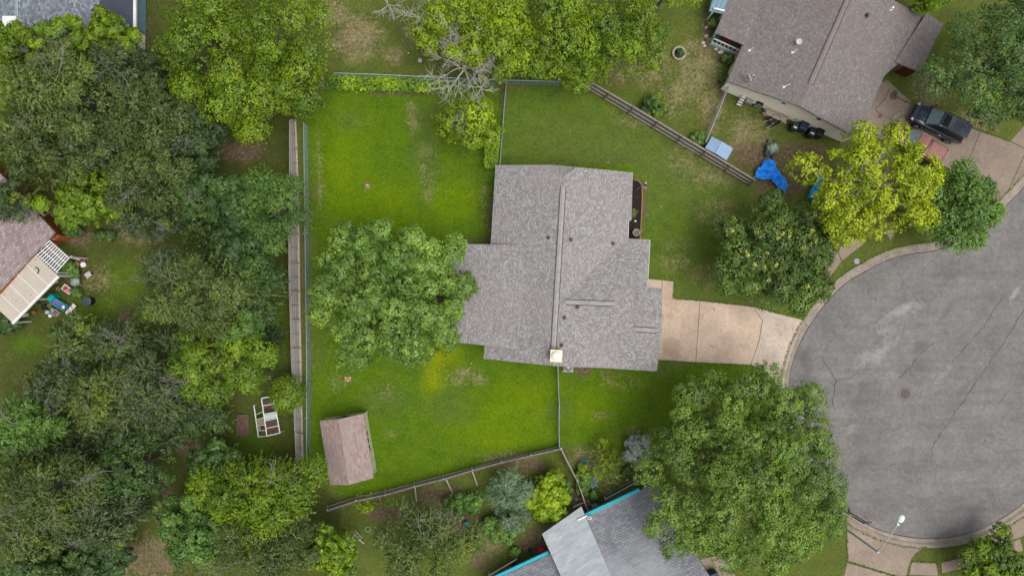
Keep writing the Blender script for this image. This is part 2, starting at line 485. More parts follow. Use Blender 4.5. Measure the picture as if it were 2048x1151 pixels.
# bare soil and leaf litter
ss = t.math('ADD', zn.outputs[1], t.math('ADD', t.math('MULTIPLY', t.math('SUBTRACT', n_b, 0.5), 1.6), t.math('MULTIPLY', t.math('SUBTRACT', n_g, 0.5), 2.0)))
fs_ = t.math('MULTIPLY', t.mapr(ss, 0.30, 0.95), t.mapr(zn.outputs[1], 0.02, 0.25))
soilc = t.ramp(t.noise(v, 3.6, 6, 0.8), [(0.30, (0.062, 0.042, 0.028)), (0.46, (0.125, 0.086, 0.058)), (0.56, (0.185, 0.135, 0.095)), (0.70, (0.32, 0.25, 0.185))])
soilc = t.mix(0.6, soilc, t.ramp(n_l, [(0.3, (0.85, 0.75, 0.65)), (0.7, (1.1, 1.1, 1.1))]), 'MULTIPLY')
g = t.mix(t.math('MULTIPLY', fs_, 0.9), g, soilc)
hh = t.math('ADD', t.math('MULTIPLY', n_c, 0.6), n_f)
t.principled(g, 0.95, 0, t.bump(hh, 0.7, 0.06), 0.1)
me = np_mesh("ground", np.stack([GX, GY, GZ], -1).reshape(-1, 3), quads, t.m,
             {"Col": ('POINT', np.concatenate([col, np.ones(col.shape[:2] + (1,))], -1).reshape(-1, 4)), "zone": ('POINT', zone.reshape(-1, 4))})
ground = bpy.data.objects.new("ground", me); COL.objects.link(ground); struct(ground)
GROUND_ARR = (dry, dirt, in_road)

# ---- asphalt: a sheet 12 cm below the lawns, seen where the ground drops inside the kerb
rx = ring(22.2, 62, 0.25); ry = ring(-23, 32, 0.25)
RX, RY = np.meshgrid(rx, ry, indexing='xy')
PX, PY = RX / S + CX, CY - RY / S
PX = PX + (fbm(RX * 0.7, RY * 0.7, 5, 4) - .5) * 30; PY = PY + (fbm(RX * 0.7, RY * 0.7, 55, 4) - .5) * 30
GX, GY = RX, RY
wear = np.zeros(RX.shape); darkm = np.zeros(RX.shape)
for k, a in [(.85, (1800, 622, 70, 14, -32)), (.6, (1830, 612, 36, 18, -35)), (.75, (1760, 705, 75, 22, -38)), (.5, (1770, 665, 60, 40, -35)), (.45, (1710, 760, 40, 25, -40)),
             (.9, (2030, 590, 40, 8, -52)), (.6, (1705, 855, 22, 12, -40)), (.4, (1890, 745, 70, 16, -55)), (.3, (1990, 880, 60, 60)), (.25, (1850, 950, 70, 40)), (.4, (1960, 730, 90, 10, -52)),
             (.35, (1930, 905, 20, 14)), (.4, (1845, 952, 14, 8)), (.35, (1900, 1010, 14, 10)), (.5, (1920, 1062, 30, 5, -12))]:
    wear = np.maximum(wear, k * ell(*a, soft=0.9))
for k, a in [(.6, (1840, 690, 40, 14, -35)), (.5, (1900, 620, 60, 12, -52)), (.5, (1615, 730, 22, 80, 10)), (.4, (1960, 640, 110, 14, -52)), (.25, (1800, 1040, 90, 22, 12)), (.2, (1930, 1040, 80, 20, -20)),
             (.35, (1930, 780, 120, 14, -55)), (.5, (1765, 540, 40, 8, -20)), (.4, (1680, 600, 50, 10, -40)), (.3, (1760, 900, 60, 60))]:
    darkm = np.maximum(darkm, k * ell(*a, soft=0.9))
_cx, _cy = P(1855, 797).x, P(1855, 797).y
_rr = np.hypot(RX - _cx, RY - _cy); _arc = fbm(_rr * 2.6 + 20, np.arctan2(RY - _cy, RX - _cx) * 0.7 + 9, 91, 3)
_band = np.exp(-((_rr - 9.3) / 2.0) ** 2) * (RY < _cy + 2)
darkm = np.maximum(darkm, np.clip((_arc - .46) * 3.2, 0, 1) * _band * .42); wear = np.maximum(wear, np.clip((.45 - _arc) * 3, 0, 1) * _band * .35)
t = NT("asphalt")
v = t.pos(); wz = t.n("ShaderNodeSeparateColor"); t.l(t.attr("wear"), wz.inputs[0])
n1 = t.noise(v, 0.35, 5, 0.6); n2 = t.noise(v, 3.0, 5, 0.65); n3 = t.noise(v, 30, 3, 0.7)
mp = t.n("ShaderNodeMapping"); mp.inputs['Rotation'].default_value = (0, 0, math.radians(-52)); mp.inputs['Scale'].default_value = (0.12, 1.5, 1); t.l(v, mp.inputs[0])
nst = t.noise(mp.outputs[0], 1.0, 4, 0.6)
a0 = t.ramp(n1, [(0.3, (0.152, 0.144, 0.140)), (0.7, (0.222, 0.211, 0.203))])
a0 = t.mix(0.6, a0, t.ramp(nst, [(0.3, (0.82, 0.82, 0.84)), (0.7, (1.15, 1.14, 1.12))]), 'MULTIPLY')
a0 = t.mix(0.9, a0, t.ramp(n2, [(0.3, (0.80, 0.80, 0.80)), (0.7, (1.18, 1.18, 1.18))]), 'MULTIPLY')
a0 = t.mix(0.7, a0, t.ramp(t.noise(v, 7, 4, 0.7), [(0.3, (0.80, 0.80, 0.80)), (0.7, (1.2, 1.2, 1.2))]), 'MULTIPLY')
a0 = t.mix(0.7, a0, t.ramp(n3, [(0.3, (0.72, 0.72, 0.72)), (0.7, (1.28, 1.28, 1.28))]), 'MULTIPLY')
fw = t.mapr(t.math('ADD', wz.outputs[0], t.math('MULTIPLY', t.math('SUBTRACT', n2, 0.5), 0.9)), 0.1, 1.1, 0, 0.85)
a0 = t.mix(t.math('MULTIPLY', fw, t.mapr(wz.outputs[0], 0.02, 0.3)), a0, (0.335, 0.34, 0.345))
fk = t.mapr(t.math('ADD', wz.outputs[1], t.math('MULTIPLY', t.math('SUBTRACT', n2, 0.5), 0.5)), 0.1, 0.7, 0, 0.55)
a0 = t.mix(t.math('MULTIPLY', fk, t.mapr(wz.outputs[1], 0.02, 0.3)), a0, (0.085, 0.083, 0.088))
# fine craze cracks
wv = t.n("ShaderNodeVectorMath", operation='MULTIPLY_ADD'); t.l(t.noise(v, 1.2, 4, 0.6, 'Color'), wv.inputs[0]); wv.inputs[1].default_value = (0.9, 0.9, 0); t.l(v, wv.inputs[2])
vo = t.n("ShaderNodeTexVoronoi", feature='DISTANCE_TO_EDGE'); vo.inputs['Scale'].default_value = 0.42; t.l(wv.outputs[0], vo.inputs['Vector'])
cr = t.math('MULTIPLY', t.mapr(vo.outputs['Distance'], 0.003, 0.011, 1, 0), t.mapr(n1, 0.46, 0.66, 0, 0.4))
a0 = t.mix(cr, a0, (0.05, 0.048, 0.05))
t.principled(a0, 0.9, 0, t.bump(n3, 0.4, 0.01), 0.2)
nyr, nxr = RX.shape; idx = np.arange(nxr * nyr).reshape(nyr, nxr)
quads = np.stack([idx[:-1, :-1], idx[:-1, 1:], idx[1:, 1:], idx[1:, :-1]], -1).reshape(-1, 4)
me = np_mesh("road", np.stack([RX, RY, np.full(RX.shape, -0.12)], -1).reshape(-1, 3), quads, t.m,
             {"wear": ('POINT', np.stack([wear, darkm, wear * 0, wear * 0 + 1], -1).reshape(-1, 4))})
road = bpy.data.objects.new("road", me); COL.objects.link(road); struct(road)

m_crack = mat("crack_filler", (0.05, 0.048, 0.05), 0.9)
CR = [[(1998, 583), (2008, 593), (2050, 604)], [(2006, 596), (1984, 628), (1974, 647), (1939, 687), (1925, 702), (1905, 725)], [(1974, 647), (2008, 682), (2050, 708)],
      [(2052, 616), (2008, 687), (1966, 746), (1917, 818), (1869, 888), (1864, 918)], [(1872, 684), (1845, 703), (1821, 735), (1797, 757)], [(1821, 735), (1825, 750), (1842, 762), (1834, 786), (1815, 810)],
      [(1644, 714), (1660, 738), (1674, 762), (1669, 778), (1666, 807), (1676, 825)], [(1698, 644), (1682, 668), (1660, 684), (1646, 711)], [(1725, 783), (1714, 807), (1706, 834), (1700, 860)], [(1674, 762), (1700, 755), (1740, 735)],
      [(1746, 942), (1765, 934), (1794, 945), (1810, 926), (1864, 918)], [(1950, 960), (1976, 977), (1990, 993), (1987, 1025)], [(1725, 820), (1770, 845), (1800, 870)],
      [(1970, 800), (1995, 812), (2010, 795), (2030, 770)], [(1760, 605), (1740, 590), (1735, 560)], [(1850, 560), (1880, 575), (1920, 540)], [(1960, 885), (2000, 905), (2048, 900)],
      [(1900, 905), (1930, 915), (1975, 880)], [(1805, 985), (1850, 1000), (1890, 985)], [(1840, 655), (1870, 668), (1905, 665)]]
for ci, c in enumerate(CR):
    pts = [P(*q) for q in c]; dense = []
    rr = random.Random(ci)
    for a, b in zip(pts, pts[1:]):
        n = max(2, int((b - a).length / 0.3))
        for k in range(n): dense.append(a.lerp(b, k / n) + Vector((rr.uniform(-.07, .07), rr.uniform(-.07, .07), 0)))
    dense.append(pts[-1])
    vs, fs = [], []
    w0 = 0.026 if ci in (3, 1, 4, 6) else 0.011
    for i, p in enumerate(dense):
        d = (dense[min(i + 1, len(dense) - 1)] - dense[max(i - 1, 0)]).normalized(); s_ = Vector((-d.y, d.x, 0))
        w = w0 * rr.uniform(0.4, 1.25)
        vs += [(p.x + s_.x * w, p.y + s_.y * w, -0.116), (p.x - s_.x * w, p.y - s_.y * w, -0.116)]
        if i: fs.append((2 * i - 2, 2 * i - 1, 2 * i + 1, 2 * i))
    mb = MB(); mb.add(vs, fs); obj("crack", mb, m_crack, road)

# ---- kerb, cast in lengths
m_kerb = mat("kerb_concrete", (0.30, 0.255, 0.21), 0.9, var=0.35, scale=1.4, bump=0.01)
m_gut = mat("gutter_concrete", (0.21, 0.19, 0.175), 0.9, var=0.4, scale=1.2, bump=0.01)
kerb = struct(bpy.data.objects.new("kerb", None)); COL.objects.link(kerb); kerb.location = kerb_line[0]
def resample(line, step):
    out = [line[0]]; acc = 0
    for a, b in zip(line, line[1:]):
        L = (b - a).length; t0 = 0
        while acc + (L - t0) >= step:
            t0 += step - acc; acc = 0; out.append(a.lerp(b, t0 / L))
        acc += L - t0
    return out
kl = resample(kerb_line, 0.5)
outn = []
for i, p in enumerate(kl):
    d = (kl[min(i + 1, len(kl) - 1)] - kl[max(i - 1, 0)]).normalized(); outn.append(Vector((d.y, -d.x, 0)))
cen = P(1855, 797)
if (kl[40] + outn[40] - cen).length < (kl[40] - cen).length: outn = [-n for n in outn]
prof = [(-0.06, -0.3), (-0.06, -0.110), (0.24, -0.100), (0.33, -0.02), (0.40, 0.028), (0.66, 0.034), (0.67, -0.3)]
for s0 in range(0, len(kl) - 1, 6):
    seg = list(range(s0, min(s0 + 7, len(kl))))
    if len(seg) < 2: continue
    mb = MB(); vs = []
    for j, i in enumerate(seg):
        p = kl[i]; sh = 0
        if j == 0: sh = 0.008
        if j == len(seg) - 1: sh = -0.008
        d = Vector((-outn[i].y, outn[i].x, 0)); d2 = (kl[seg[-1]] - kl[seg[0]]); d = d if d.dot(d2) > 0 else -d
        for o_, z in prof: q = p + outn[i] * o_ + d * sh; vs.append((q.x, q.y, z))
    k = len(prof)
    fs = [(j * k + a, j * k + (a + 1) % k, (j + 1) * k + (a + 1) % k, (j + 1) * k + a) for j in range(len(seg) - 1) for a in range(k)]
    fs += [tuple(range(k)), tuple(range(len(seg) * k - 1, len(seg) * k - k - 1, -1))]
    mb.add(vs, fs); o = obj("kerb_length", mb, m_kerb, kerb)
# dark line of tar where the asphalt meets the gutter
mb = MB(); vs = []; fs = []
for i, p in enumerate(kl):
    w = R.uniform(0.03, 0.09)
    a = p - outn[i] * 0.05; b = p - outn[i] * (0.06 + w); vs += [(a.x, a.y, -0.114), (b.x, b.y, -0.114)]
    if i: fs.append((2 * i - 2, 2 * i - 1, 2 * i + 1, 2 * i))
mb.add(vs, fs); obj("tar_joint", mb, m_crack, road)

# ---- concrete slabs
def conc(name, c, stain=(0.16, 0.10, 0.06), sc=0.8, spots=()):
    t = NT(name); v = t.pos()
    n1 = t.noise(v, sc * 0.6, 5, 0.65); n2 = t.noise(v, sc * 4, 5, 0.7); n3 = t.noise(v, 45, 3, 0.6)
    k = t.ramp(n1, [(0.28, tuple(x * 0.80 for x in c)), (0.7, tuple(min(1, x * 1.14) for x in c))])
    k = t.mix(0.8, k, t.ramp(n2, [(0.3, (0.82, 0.81, 0.80)), (0.7, (1.12, 1.12, 1.12))]), 'MULTIPLY')
    k = t.mix(0.5, k, t.ramp(n3, [(0.3, (0.8, 0.8, 0.8)), (0.7, (1.2, 1.2, 1.2))]), 'MULTIPLY')
    k = t.mix(t.mapr(t.noise(v, sc * 0.9, 6, 0.75), 0.56, 0.76, 0, 0.5), k, stain)
    for (px_, py_, r_, a_) in spots:          # oil and tyre stains, roughly round with a ragged rim
        dn = t.n("ShaderNodeVectorMath", operation='DISTANCE'); t.l(v, dn.inputs[0]); dn.inputs[1].default_value = (P(px_, py_).x, P(px_, py_).y, .03)
        f_ = t.mapr(t.math('ADD', t.math('DIVIDE', dn.outputs['Value'], r_ * S), t.math('MULTIPLY', t.math('SUBTRACT', n2, 0.5), 0.7)), 0.55, 1.05, a_, 0)
        k = t.mix(f_, k, stain)
    return t.principled(k, 0.9, 0, t.bump(n3, 0.3, 0.006), 0.2)
m_drive = conc("driveway_concrete", (0.55, 0.425, 0.33), (0.33, 0.24, 0.165), spots=[(1343, 693, 24, .5), (1339, 632, 9, .4), (1372, 664, 16, .22), (1345, 603, 26, .35), (1403, 630, 6, .3), (1460, 690, 30, .12), (1430, 640, 26, .12), (1336, 720, 30, .3)])
m_apron = conc("apron_concrete", (0.53, 0.44, 0.36), (0.33, 0.26, 0.2))
m_walk = conc("walk_concrete", (0.30, 0.24, 0.19), (0.14, 0.10, 0.075))
m_ndrive = conc("old_driveway_concrete", (0.265, 0.21, 0.17), (0.10, 0.072, 0.055), spots=[(1786, 192, 10, .8), (1760, 232, 6, .7), (1790, 186, 7, .8), (1850, 300, 30, .4)])
def slabs(name, polys, m, z=0.03):
    root = bpy.data.objects.new(name, None); COL.objects.link(root); root.location = P(*polys[0][0]); struct(root)
    for i, pl in enumerate(polys):
        mm = m[i] if isinstance(m, list) else m
        pts = [P(*q) for q in pl]; c = sum(pts, Vector()) / len(pts)
        pts = [p + (c - p).normalized() * 0.012 for p in pts]
        mb = MB(); mb.prism([(p.x, p.y) for p in pts], -0.12, z); obj("concrete_slab", mb, mm, root, bevel=0.01)
    return root
dw = slabs("driveway", [[(1312, 594), (1399.5, 601), (1391, 724), (1300, 718)], [(1400, 601), (1506, 613), (1524, 640), (1518, 680), (1501, 729), (1391.5, 724)],
                        [(1506.5, 613), (1560, 628), (1608, 640), (1600, 660), (1582, 700), (1569, 748), (1566, 790), (1530, 740), (1501.5, 729), (1518.5, 680), (1525, 640)]], [m_drive, m_drive, m_apron])
slabs("front_path", [[(1285, 556), (1324, 560), (1322, 595.5), (1285, 594)], [(1324.6, 560), (1348, 562.5), (1346, 597), (1322.6, 595.5)]], m_drive, 0.036)
slabs("sidewalk", [[(1672, 497), (1712, 473), (1726, 488), (1684, 521)], [(1640, 540), (1671, 498), (1683, 522), (1655, 560)], [(1770, 463), (1778, 448), (1789, 470), (1780, 481)]], m_walk)
slabs("neighbour_driveway", [[(1735, 175), (1775, 160), (1832, 214), (1800, 290), (1700, 262)], [(1832.5, 214), (1960, 263), (1925, 350), (1800.5, 290)], [(1960.5, 263), (2019, 283), (2052, 300), (2010, 395), (1960, 430), (1925.5, 350)],
                             [(2020, 282), (2062, 236), (2100, 262), (2053, 299)], [(2053, 300), (2100, 263), (2130, 275), (2070, 335), (2011, 395)]], m_ndrive)
slabs("street_side_paving", [[(1690, 1030), (1712, 1043), (1748, 1064), (1800, 1082), (1852, 1091), (1826, 1112), (1812, 1152), (1795, 1151), (1696, 1122)], [(1694, 1124), (1794, 1153), (1790, 1190), (1680, 1180)],
                             [(1823, 1123), (1872, 1125), (1877, 1150), (1818, 1148)], [(1882, 1124), (1985, 1097), (2040, 1075), (2046, 1100), (1905, 1140), (1884, 1145)],
                             [(1978, 1067), (2010, 1052), (2050, 1022), (2090, 985), (2110, 1015), (2041, 1074), (1990, 1092)], [(1400, 1118), (1440, 1108), (1500, 1190), (1450, 1190)]], m_walk)
GX = GY = None

# ================================================================== BUILDINGS
m_white = mat("white_paint", (0.72, 0.72, 0.70), 0.55, var=0.15)
m_dark = mat("dark_vent_metal", (0.055, 0.045, 0.045), 0.6)
m_vent = mat("vent_pipe_brown", (0.11, 0.065, 0.06), 0.6)
m_cream = mat("cream_siding", (0.80, 0.75, 0.64), 0.6, var=0.08, scale=1.0)
m_teal = mat("teal_trim", (0.022, 0.36, 0.44), 0.6, var=0.2)
m_orange = mat("orange_trim", (0.36, 0.105, 0.035), 0.7, var=0.25)
m_brick = mat("brick_wall", (0.25, 0.13, 0.09), 0.9, var=0.3, scale=4)
m_glass = mat("window_glass", (0.02, 0.026, 0.03), 0.08, var=0.1, spec=0.8)
m_wood = mat("weathered_wood", (0.44, 0.395, 0.37), 0.9, var=0.4, scale=5, bump=0.01, stretch=(1, 1, 6))
m_wood2 = mat("pale_new_wood", (0.44, 0.385, 0.32), 0.85, var=0.3, scale=5)
m_woodd = mat("dark_old_wood", (0.15, 0.118, 0.105), 0.9, var=0.4, scale=5)
m_galv = mat("galvanised_steel", (0.42, 0.45, 0.46), 0.45, 0.6, var=0.2, scale=6)
m_galvg = mat("green_grey_pipe", (0.30, 0.40, 0.39), 0.5, 0.3, var=0.2, scale=6)
m_sh_main = shingle_mat("grey_brown_shingles", [(0.15, (0.220, 0.204, 0.200)), (0.34, (0.275, 0.250, 0.242)), (0.5, (0.308, 0.303, 0.306)), (0.66, (0.350, 0.330, 0.316)), (0.85, (0.44, 0.438, 0.435))], 0.17, 0.14, 0.012, blotch=0.3, blcol=(0.31, 0.27, 0.26))
m_sh_mainA = mat("ridge_shingle", (0.335, 0.322, 0.312), 0.95, var=0.3, scale=3)
m_sh_ne = shingle_mat("mauve_brown_shingles", [(0.12, (0.165, 0.145, 0.140)), (0.4, (0.205, 0.183, 0.177)), (0.7, (0.240, 0.216, 0.208)), (0.92, (0.32, 0.298, 0.288))], 0.17, 0.14, 0.008, blotch=0.3, blcol=(0.20, 0.16, 0.15))
m_sh_neA = mat("mauve_ridge_shingle", (0.225, 0.19, 0.18), 0.95, var=0.25)
m_sh_s = shingle_mat("slate_grey_shingles", [(0.15, (0.165, 0.175, 0.195)), (0.5, (0.225, 0.235, 0.255)), (0.85, (0.285, 0.295, 0.31))], 0.34, 0.19, 0.022, mortcol=(0.06, 0.062, 0.07), blotch=0.55, blcol=(0.40, 0.42, 0.44))
m_sh_s2 = shingle_mat("silver_shingles", [(0.2, (0.32, 0.355, 0.38)), (0.55, (0.37, 0.405, 0.43)), (0.8, (0.42, 0.455, 0.475)), (0.95, (0.60, 0.63, 0.64))], 0.62, 0.2, 0.012, mortcol=(0.36, 0.38, 0.4), blotch=0.1, blcol=(0.5, 0.5, 0.5))
m_sh_nw = shingle_mat("blue_grey_shingles", [(0.12, (0.10, 0.12, 0.155)), (0.4, (0.17, 0.20, 0.24)), (0.7, (0.24, 0.275, 0.315)), (0.92, (0.46, 0.50, 0.53))], 0.24, 0.15, 0.012, blotch=0.1)
m_sh_w = shingle_mat("dusty_pink_shingles", [(0.12, (0.22, 0.165, 0.165)), (0.45, (0.31, 0.25, 0.245)), (0.75, (0.37, 0.315, 0.31)), (0.93, (0.42, 0.37, 0.36))], 0.34, 0.2, 0.02, mortcol=(0.10, 0.08, 0.085), blotch=0.12)
m_sh_shed = shingle_mat("shed_shingles", [(0.15, (0.275, 0.195, 0.170)), (0.5, (0.345, 0.255, 0.228)), (0.85, (0.42, 0.325, 0.295))], 0.31, 0.15, 0.006, mortcol=(0.16, 0.10, 0.09), blotch=0.55, blcol=(0.30, 0.255, 0.255))

class House:
    def __init__(s, name, label, base, cat="house"):
        s.root = thing(name, label, cat, P(*base)); s.planes = []
    def slope(s, pts, pl, m, thick=0.16, name="roof_slope"):
        ps = [on_plane(x, y, pl) for x, y in pts]
        s.planes.append((pl, np.array([(p.x, p.y) for p in ps])))
        return roof_slab(s.root, ps, pl[1], m, thick, name)
    def z(s, x, y, default=2.4):
        best = None
        for pl, poly in s.planes:
            if inside(np.array([x]), np.array([y]), poly)[0]:
                zz = plane_z(pl, x, y); best = zz if best is None else max(best, zz)
        return (best if best is not None else default)
    def wall(s, foot, m, name="wall", z0=0.0, drop=0.2, default=2.35):
        """foot: plan points in metres"""
        pts = []; n = len(foot)
        for i in range(n):
            a, b = Vector(foot[i]), Vector(foot[(i + 1) % n]); k = max(1, int((b - a).length / 0.4))
            pts += [a.lerp(b, j / k) for j in range(k)]
        z1 = [s.z(p.x, p.y, default) - drop for p in pts]
        mb = MB(); mb.prism([(p.x, p.y) for p in pts], z0, z1); mb.f.pop(1)      # open at the top, below the roof
        return obj(name, mb, m, s.root)

def roof_slab(root, ps, n, m, thick, name):
    u = Vector((0, 0, 1)).cross(n)
    u = u.normalized() if u.length > 1e-4 else Vector((1, 0, 0))
    v = n.cross(u); k = len(ps)
    ar = sum(ps[i].x * ps[(i + 1) % k].y - ps[(i + 1) % k].x * ps[i].y for i in range(k))
    if ar < 0: ps = ps[::-1]
    mb = MB(); vs = list(ps) + [p - Vector((0, 0, thick)) for p in ps]
    fs = [tuple(range(k)), tuple(range(2 * k - 1, k - 1, -1))] + [(k + i, k + (i + 1) % k, (i + 1) % k, i) for i in range(k)]
    mb.add(vs, fs)
    uvf = lambda p: (p.dot(u) + 100.0, p.dot(v) + 100.0)
    mb.uv = {i: [uvf(Vector(vs[j])) for j in f] for i, f in enumerate(fs)}
    return obj(name, mb, m, root)

def ridge(root, a, b, m, w=0.30, lift=0.02, dark=True, steep=0.28):
    a, b = Vector(a), Vector(b); d = (b - a); L = d.length; d.normalize(); sd = Vector((d.y, -d.x, 0)).normalized()
    if dark:
        mb = MB()
        for sgn in (-1, 1):
            e = sd * sgn * (w / 2 + 0.005); dz = Vector((0, 0, -(w / 2) * 0.333 + 0.012))
            mb.bar(a + e + dz, b + e + dz, 0.12, 0.03)
        o = obj("ridge_vent", mb, m_dark, root); o["kind"] = "stuff"
    n = max(2, int(L / 0.22)); mb = MB()
    for i in range(n):
        t0, t1 = i / n, (i + 1) / n + 0.02
        p, q = a + d * L * t0, a + d * L * min(t1, 1)
        j = R.uniform(-.006, .006); zz = Vector((0, 0, lift + 0.03 + j)); dn = Vector((0, 0, -(w / 2) * steep))
        vs = [p + zz + sd * (-w / 2) + dn, p + zz, p + zz + sd * w / 2 + dn, q + zz + sd * (-w / 2) + dn, q + zz + Vector((0, 0, .008)), q + zz + sd * w / 2 + dn]
        vs += [x - Vector((0, 0, .035)) for x in vs]
        mb.add(vs, [(0, 3, 4, 1), (1, 4, 5, 2), (6, 7, 10, 9), (7, 8, 11, 10), (0, 1, 7, 6), (1, 2, 8, 7), (3, 9, 10, 4), (4, 10, 11, 5), (0, 6, 9, 3), (2, 5, 11, 8)])
    o = obj("ridge_caps", mb, m, root); o["kind"] = "stuff"

def pipe_vent(h, px, py, m=None, r=0.07, hh=0.3):
    # find the roof below that pixel
    z = 3.0
    for _ in range(6):
        p = P(px, py, z); z = h.z(p.x, p.y, 3.0) + 0.02
    p = P(px, py, z)
    mb = MB(); mb.lathe((p.x, p.y, p.z - 0.08), [(r * 2.3, 0), (r * 2.2, 0.09), (r * 1.25, 0.12), (r * 1.1, hh), (r * 1.35, hh), (r * 1.35, hh + .06), (r * .5, hh + .09)], 12)
    o = obj("roof_vent", mb, m or m_vent, h.root, smooth=False)
    return p

def plan(pts, z=2.5): return [(P(x, y, z).x, P(x, y, z).y) for x, y in pts]
def inset(pts, d):
    n = len(pts); out = []
    ar = sum(pts[i][0] * pts[(i + 1) % n][1] - pts[(i + 1) % n][0] * pts[i][1] for i in range(n)); sg = 1 if ar > 0 else -1
    for i in range(n):
        a, b, c = Vector(pts[i - 1]), Vector(pts[i]), Vector(pts[(i + 1) % n])
        d1, d2 = (b - a).normalized(), (c - b).normalized()
        n1, n2 = Vector((-d1.y, d1.x)) * sg, Vector((-d2.y, d2.x)) * sg
        k = (n1 + n2); k = k / max(0.3, k.length_squared) * 2
        out.append(tuple(b + k * d))
    return out

def wall_panel(root, a, b, z0, z1, m, name, proud=0.05, frame=None, fm=None):
    """flat panel on a wall from plan point a to b (outside is to the right of a->b)"""
    a, b = Vector((a[0], a[1], 0)), Vector((b[0], b[1], 0)); d = (b - a).normalized(); nrm = Vector((d.y, -d.x, 0))
    mb = MB(); c = (a + b) / 2 + nrm * proud / 2
    mb.box((c.x, c.y, (z0 + z1) / 2), ((b - a).length, proud, z1 - z0), math.atan2(d.y, d.x))
    o = obj(name, mb, m, root)
    if frame:
        mb = MB(); L = (b - a).length; rz = math.atan2(d.y, d.x); c2 = (a + b) / 2 + nrm * (proud + 0.01)
        for zz in (z0, z1): mb.box((c2.x, c2.y, zz), (L + frame, 0.04, frame), rz)
        for e in (a, b):
            e2 = e + nrm * (proud + 0.01); mb.box((e2.x, e2.y, (z0 + z1) / 2), (frame, 0.044, z1 - z0 + frame * .8), rz)
        obj("frame", mb, fm or m_white, o)
    return o

def along(a, b, t0, t1):
    a, b = Vector(a), Vector(b); return tuple(a.lerp(b, t0)), tuple(a.lerp(b, t1))

# ---------------------------------------------------------------- the main house
E, RZ = 2.55, 4.45
hs = House("suburban_house", "single-storey house with grey-brown shingled gable roofs in the middle of the lawn", (1110, 560))
pw = plane3((991, 330, E), (1128, 351, RZ), (967, 717, E)); pe = plane3((1128, 351, RZ), (1266, 345, E), (1106, 729, RZ))
hs.slope([(991, 330), (1107, 329.5), (1127.5, 351), (1105.5, 731), (967, 717)], pw, m_sh_main)
hs.slope([(1127.5, 351), (1153, 334), (1266, 345), (1263, 440), (1257.5, 443), (1256, 477), (1249, 600), (1236, 700), (1222, 735.5), (1130, 733), (1105.5, 731)], pe, m_sh_main)
hs.slope([(1107, 329.5), (1153, 334), (1127.5, 351)], plane3((1107, 329.5, 3.75), (1153, 334, 3.75), (1127.5, 351, RZ - .02)), m_sh_main)
pn = plane3((1119, 604, RZ), (1225, 607, RZ), (1268, 479, 2.62)); pse = plane3((1119, 605, RZ), (1225, 608, RZ), (1314, 742, E))
hs.slope([(1113, 603.8), (1225, 607), (1268, 587), (1269, 479), (1150, 474)], pn, m_sh_main)
hs.slope([(1113, 603.8), (1225, 607), (1267, 630), (1266, 657), (1324, 660), (1314, 742), (1219, 736.3), (1140, 732)], pse, m_sh_main)
hs.slope([(1225, 607), (1268, 587), (1267, 630)], plane3((1225, 607, RZ - .03), (1268, 587, 4.05), (1267, 630, 4.05)), m_sh_main)
plow = plane3((1266, 657, 3.72), (1324, 660, 3.72), (1299, 479, 2.6))
hs.slope([(1262, 657), (1324, 660), (1324, 575), (1294, 573), (1299, 479), (1262, 477.5)], plow, m_sh_main)
ph = plane3((1052, 490, 3.52), (903, 487, 2.62), (888, 682, 2.62))
hs.slope([(1055, 490), (903, 487), (888, 682), (1036, 697)], ph, m_sh_main)
foot = inset(plan([(991, 332), (1266, 347), (1257, 443), (1256, 478), (1294, 481), (1290, 573), (1319, 576), (1311, 740), (1106, 729), (967, 716)]), 0.42)
hs.wall(foot, m_brick, drop=0.16)
hs.wall(inset(plan([(1010, 492), (905, 489), (890, 681), (1000, 690)]), 0.35), m_brick, drop=0.16, name="rear_wall")
ridge(hs.root, P(1126.5, 372, RZ), P(1106.8, 699, RZ), m_sh_mainA, 0.36)
ridge(hs.root, P(1131, 603.5, RZ), P(1226, 607, RZ), m_sh_mainA, 0.33)
ridge(hs.root, P(1267, 657.5, 3.73), P(1314, 660.5, 3.73), m_sh_mainA, 0.33)
for a in [(1097, 475), (1142, 479), (1226, 487), (1155, 613), (1129, 635), (1123, 690)]: pipe_vent(hs, *a)
mb = MB()
for a, b in [((1257, 443, 2.58), (1256, 477, 2.58)), ((1256, 478.5, 2.56), (1299, 480, 2.56)), ((1300, 480, 2.55), (1295, 572, 2.9)), ((1294, 574, 3.1), (1323, 576, 3.1))]:
    mb.bar(P(*a), P(*b), 0.055, 0.09)
o = obj("gutter", mb, mat('gutter_grey_white', (.55, .54, .52), .5), hs.root)
# chimney
cb = P(1113, 712, 0)
chx = on_plane(1111, 709, pw)
m_ccap = mat("cream_chimney_cap", (0.78, 0.70, 0.52), 0.5, var=0.12)
mb = MB(); mb.box((chx.x, chx.y, 4.65), (0.82, 0.84, 1.3), -0.06); ch = obj("chimney", mb, m_brick, hs.root)
mb = MB(); mb.box((chx.x, chx.y, 5.34), (0.93, 0.95, 0.08), -0.06); obj("chimney_cap", mb, m_ccap, ch, bevel=0.015)
mb = MB(); mb.lathe((chx.x, chx.y, 5.38), [(0.24, 0), (0.24, .14), (0.33, .15), (0.33, .19), (0.2, .24), (0.03, .26)], 20); obj("flue_cover", mb, mat("pale_metal", (0.80, 0.77, 0.66), 0.4, 0.2), ch)
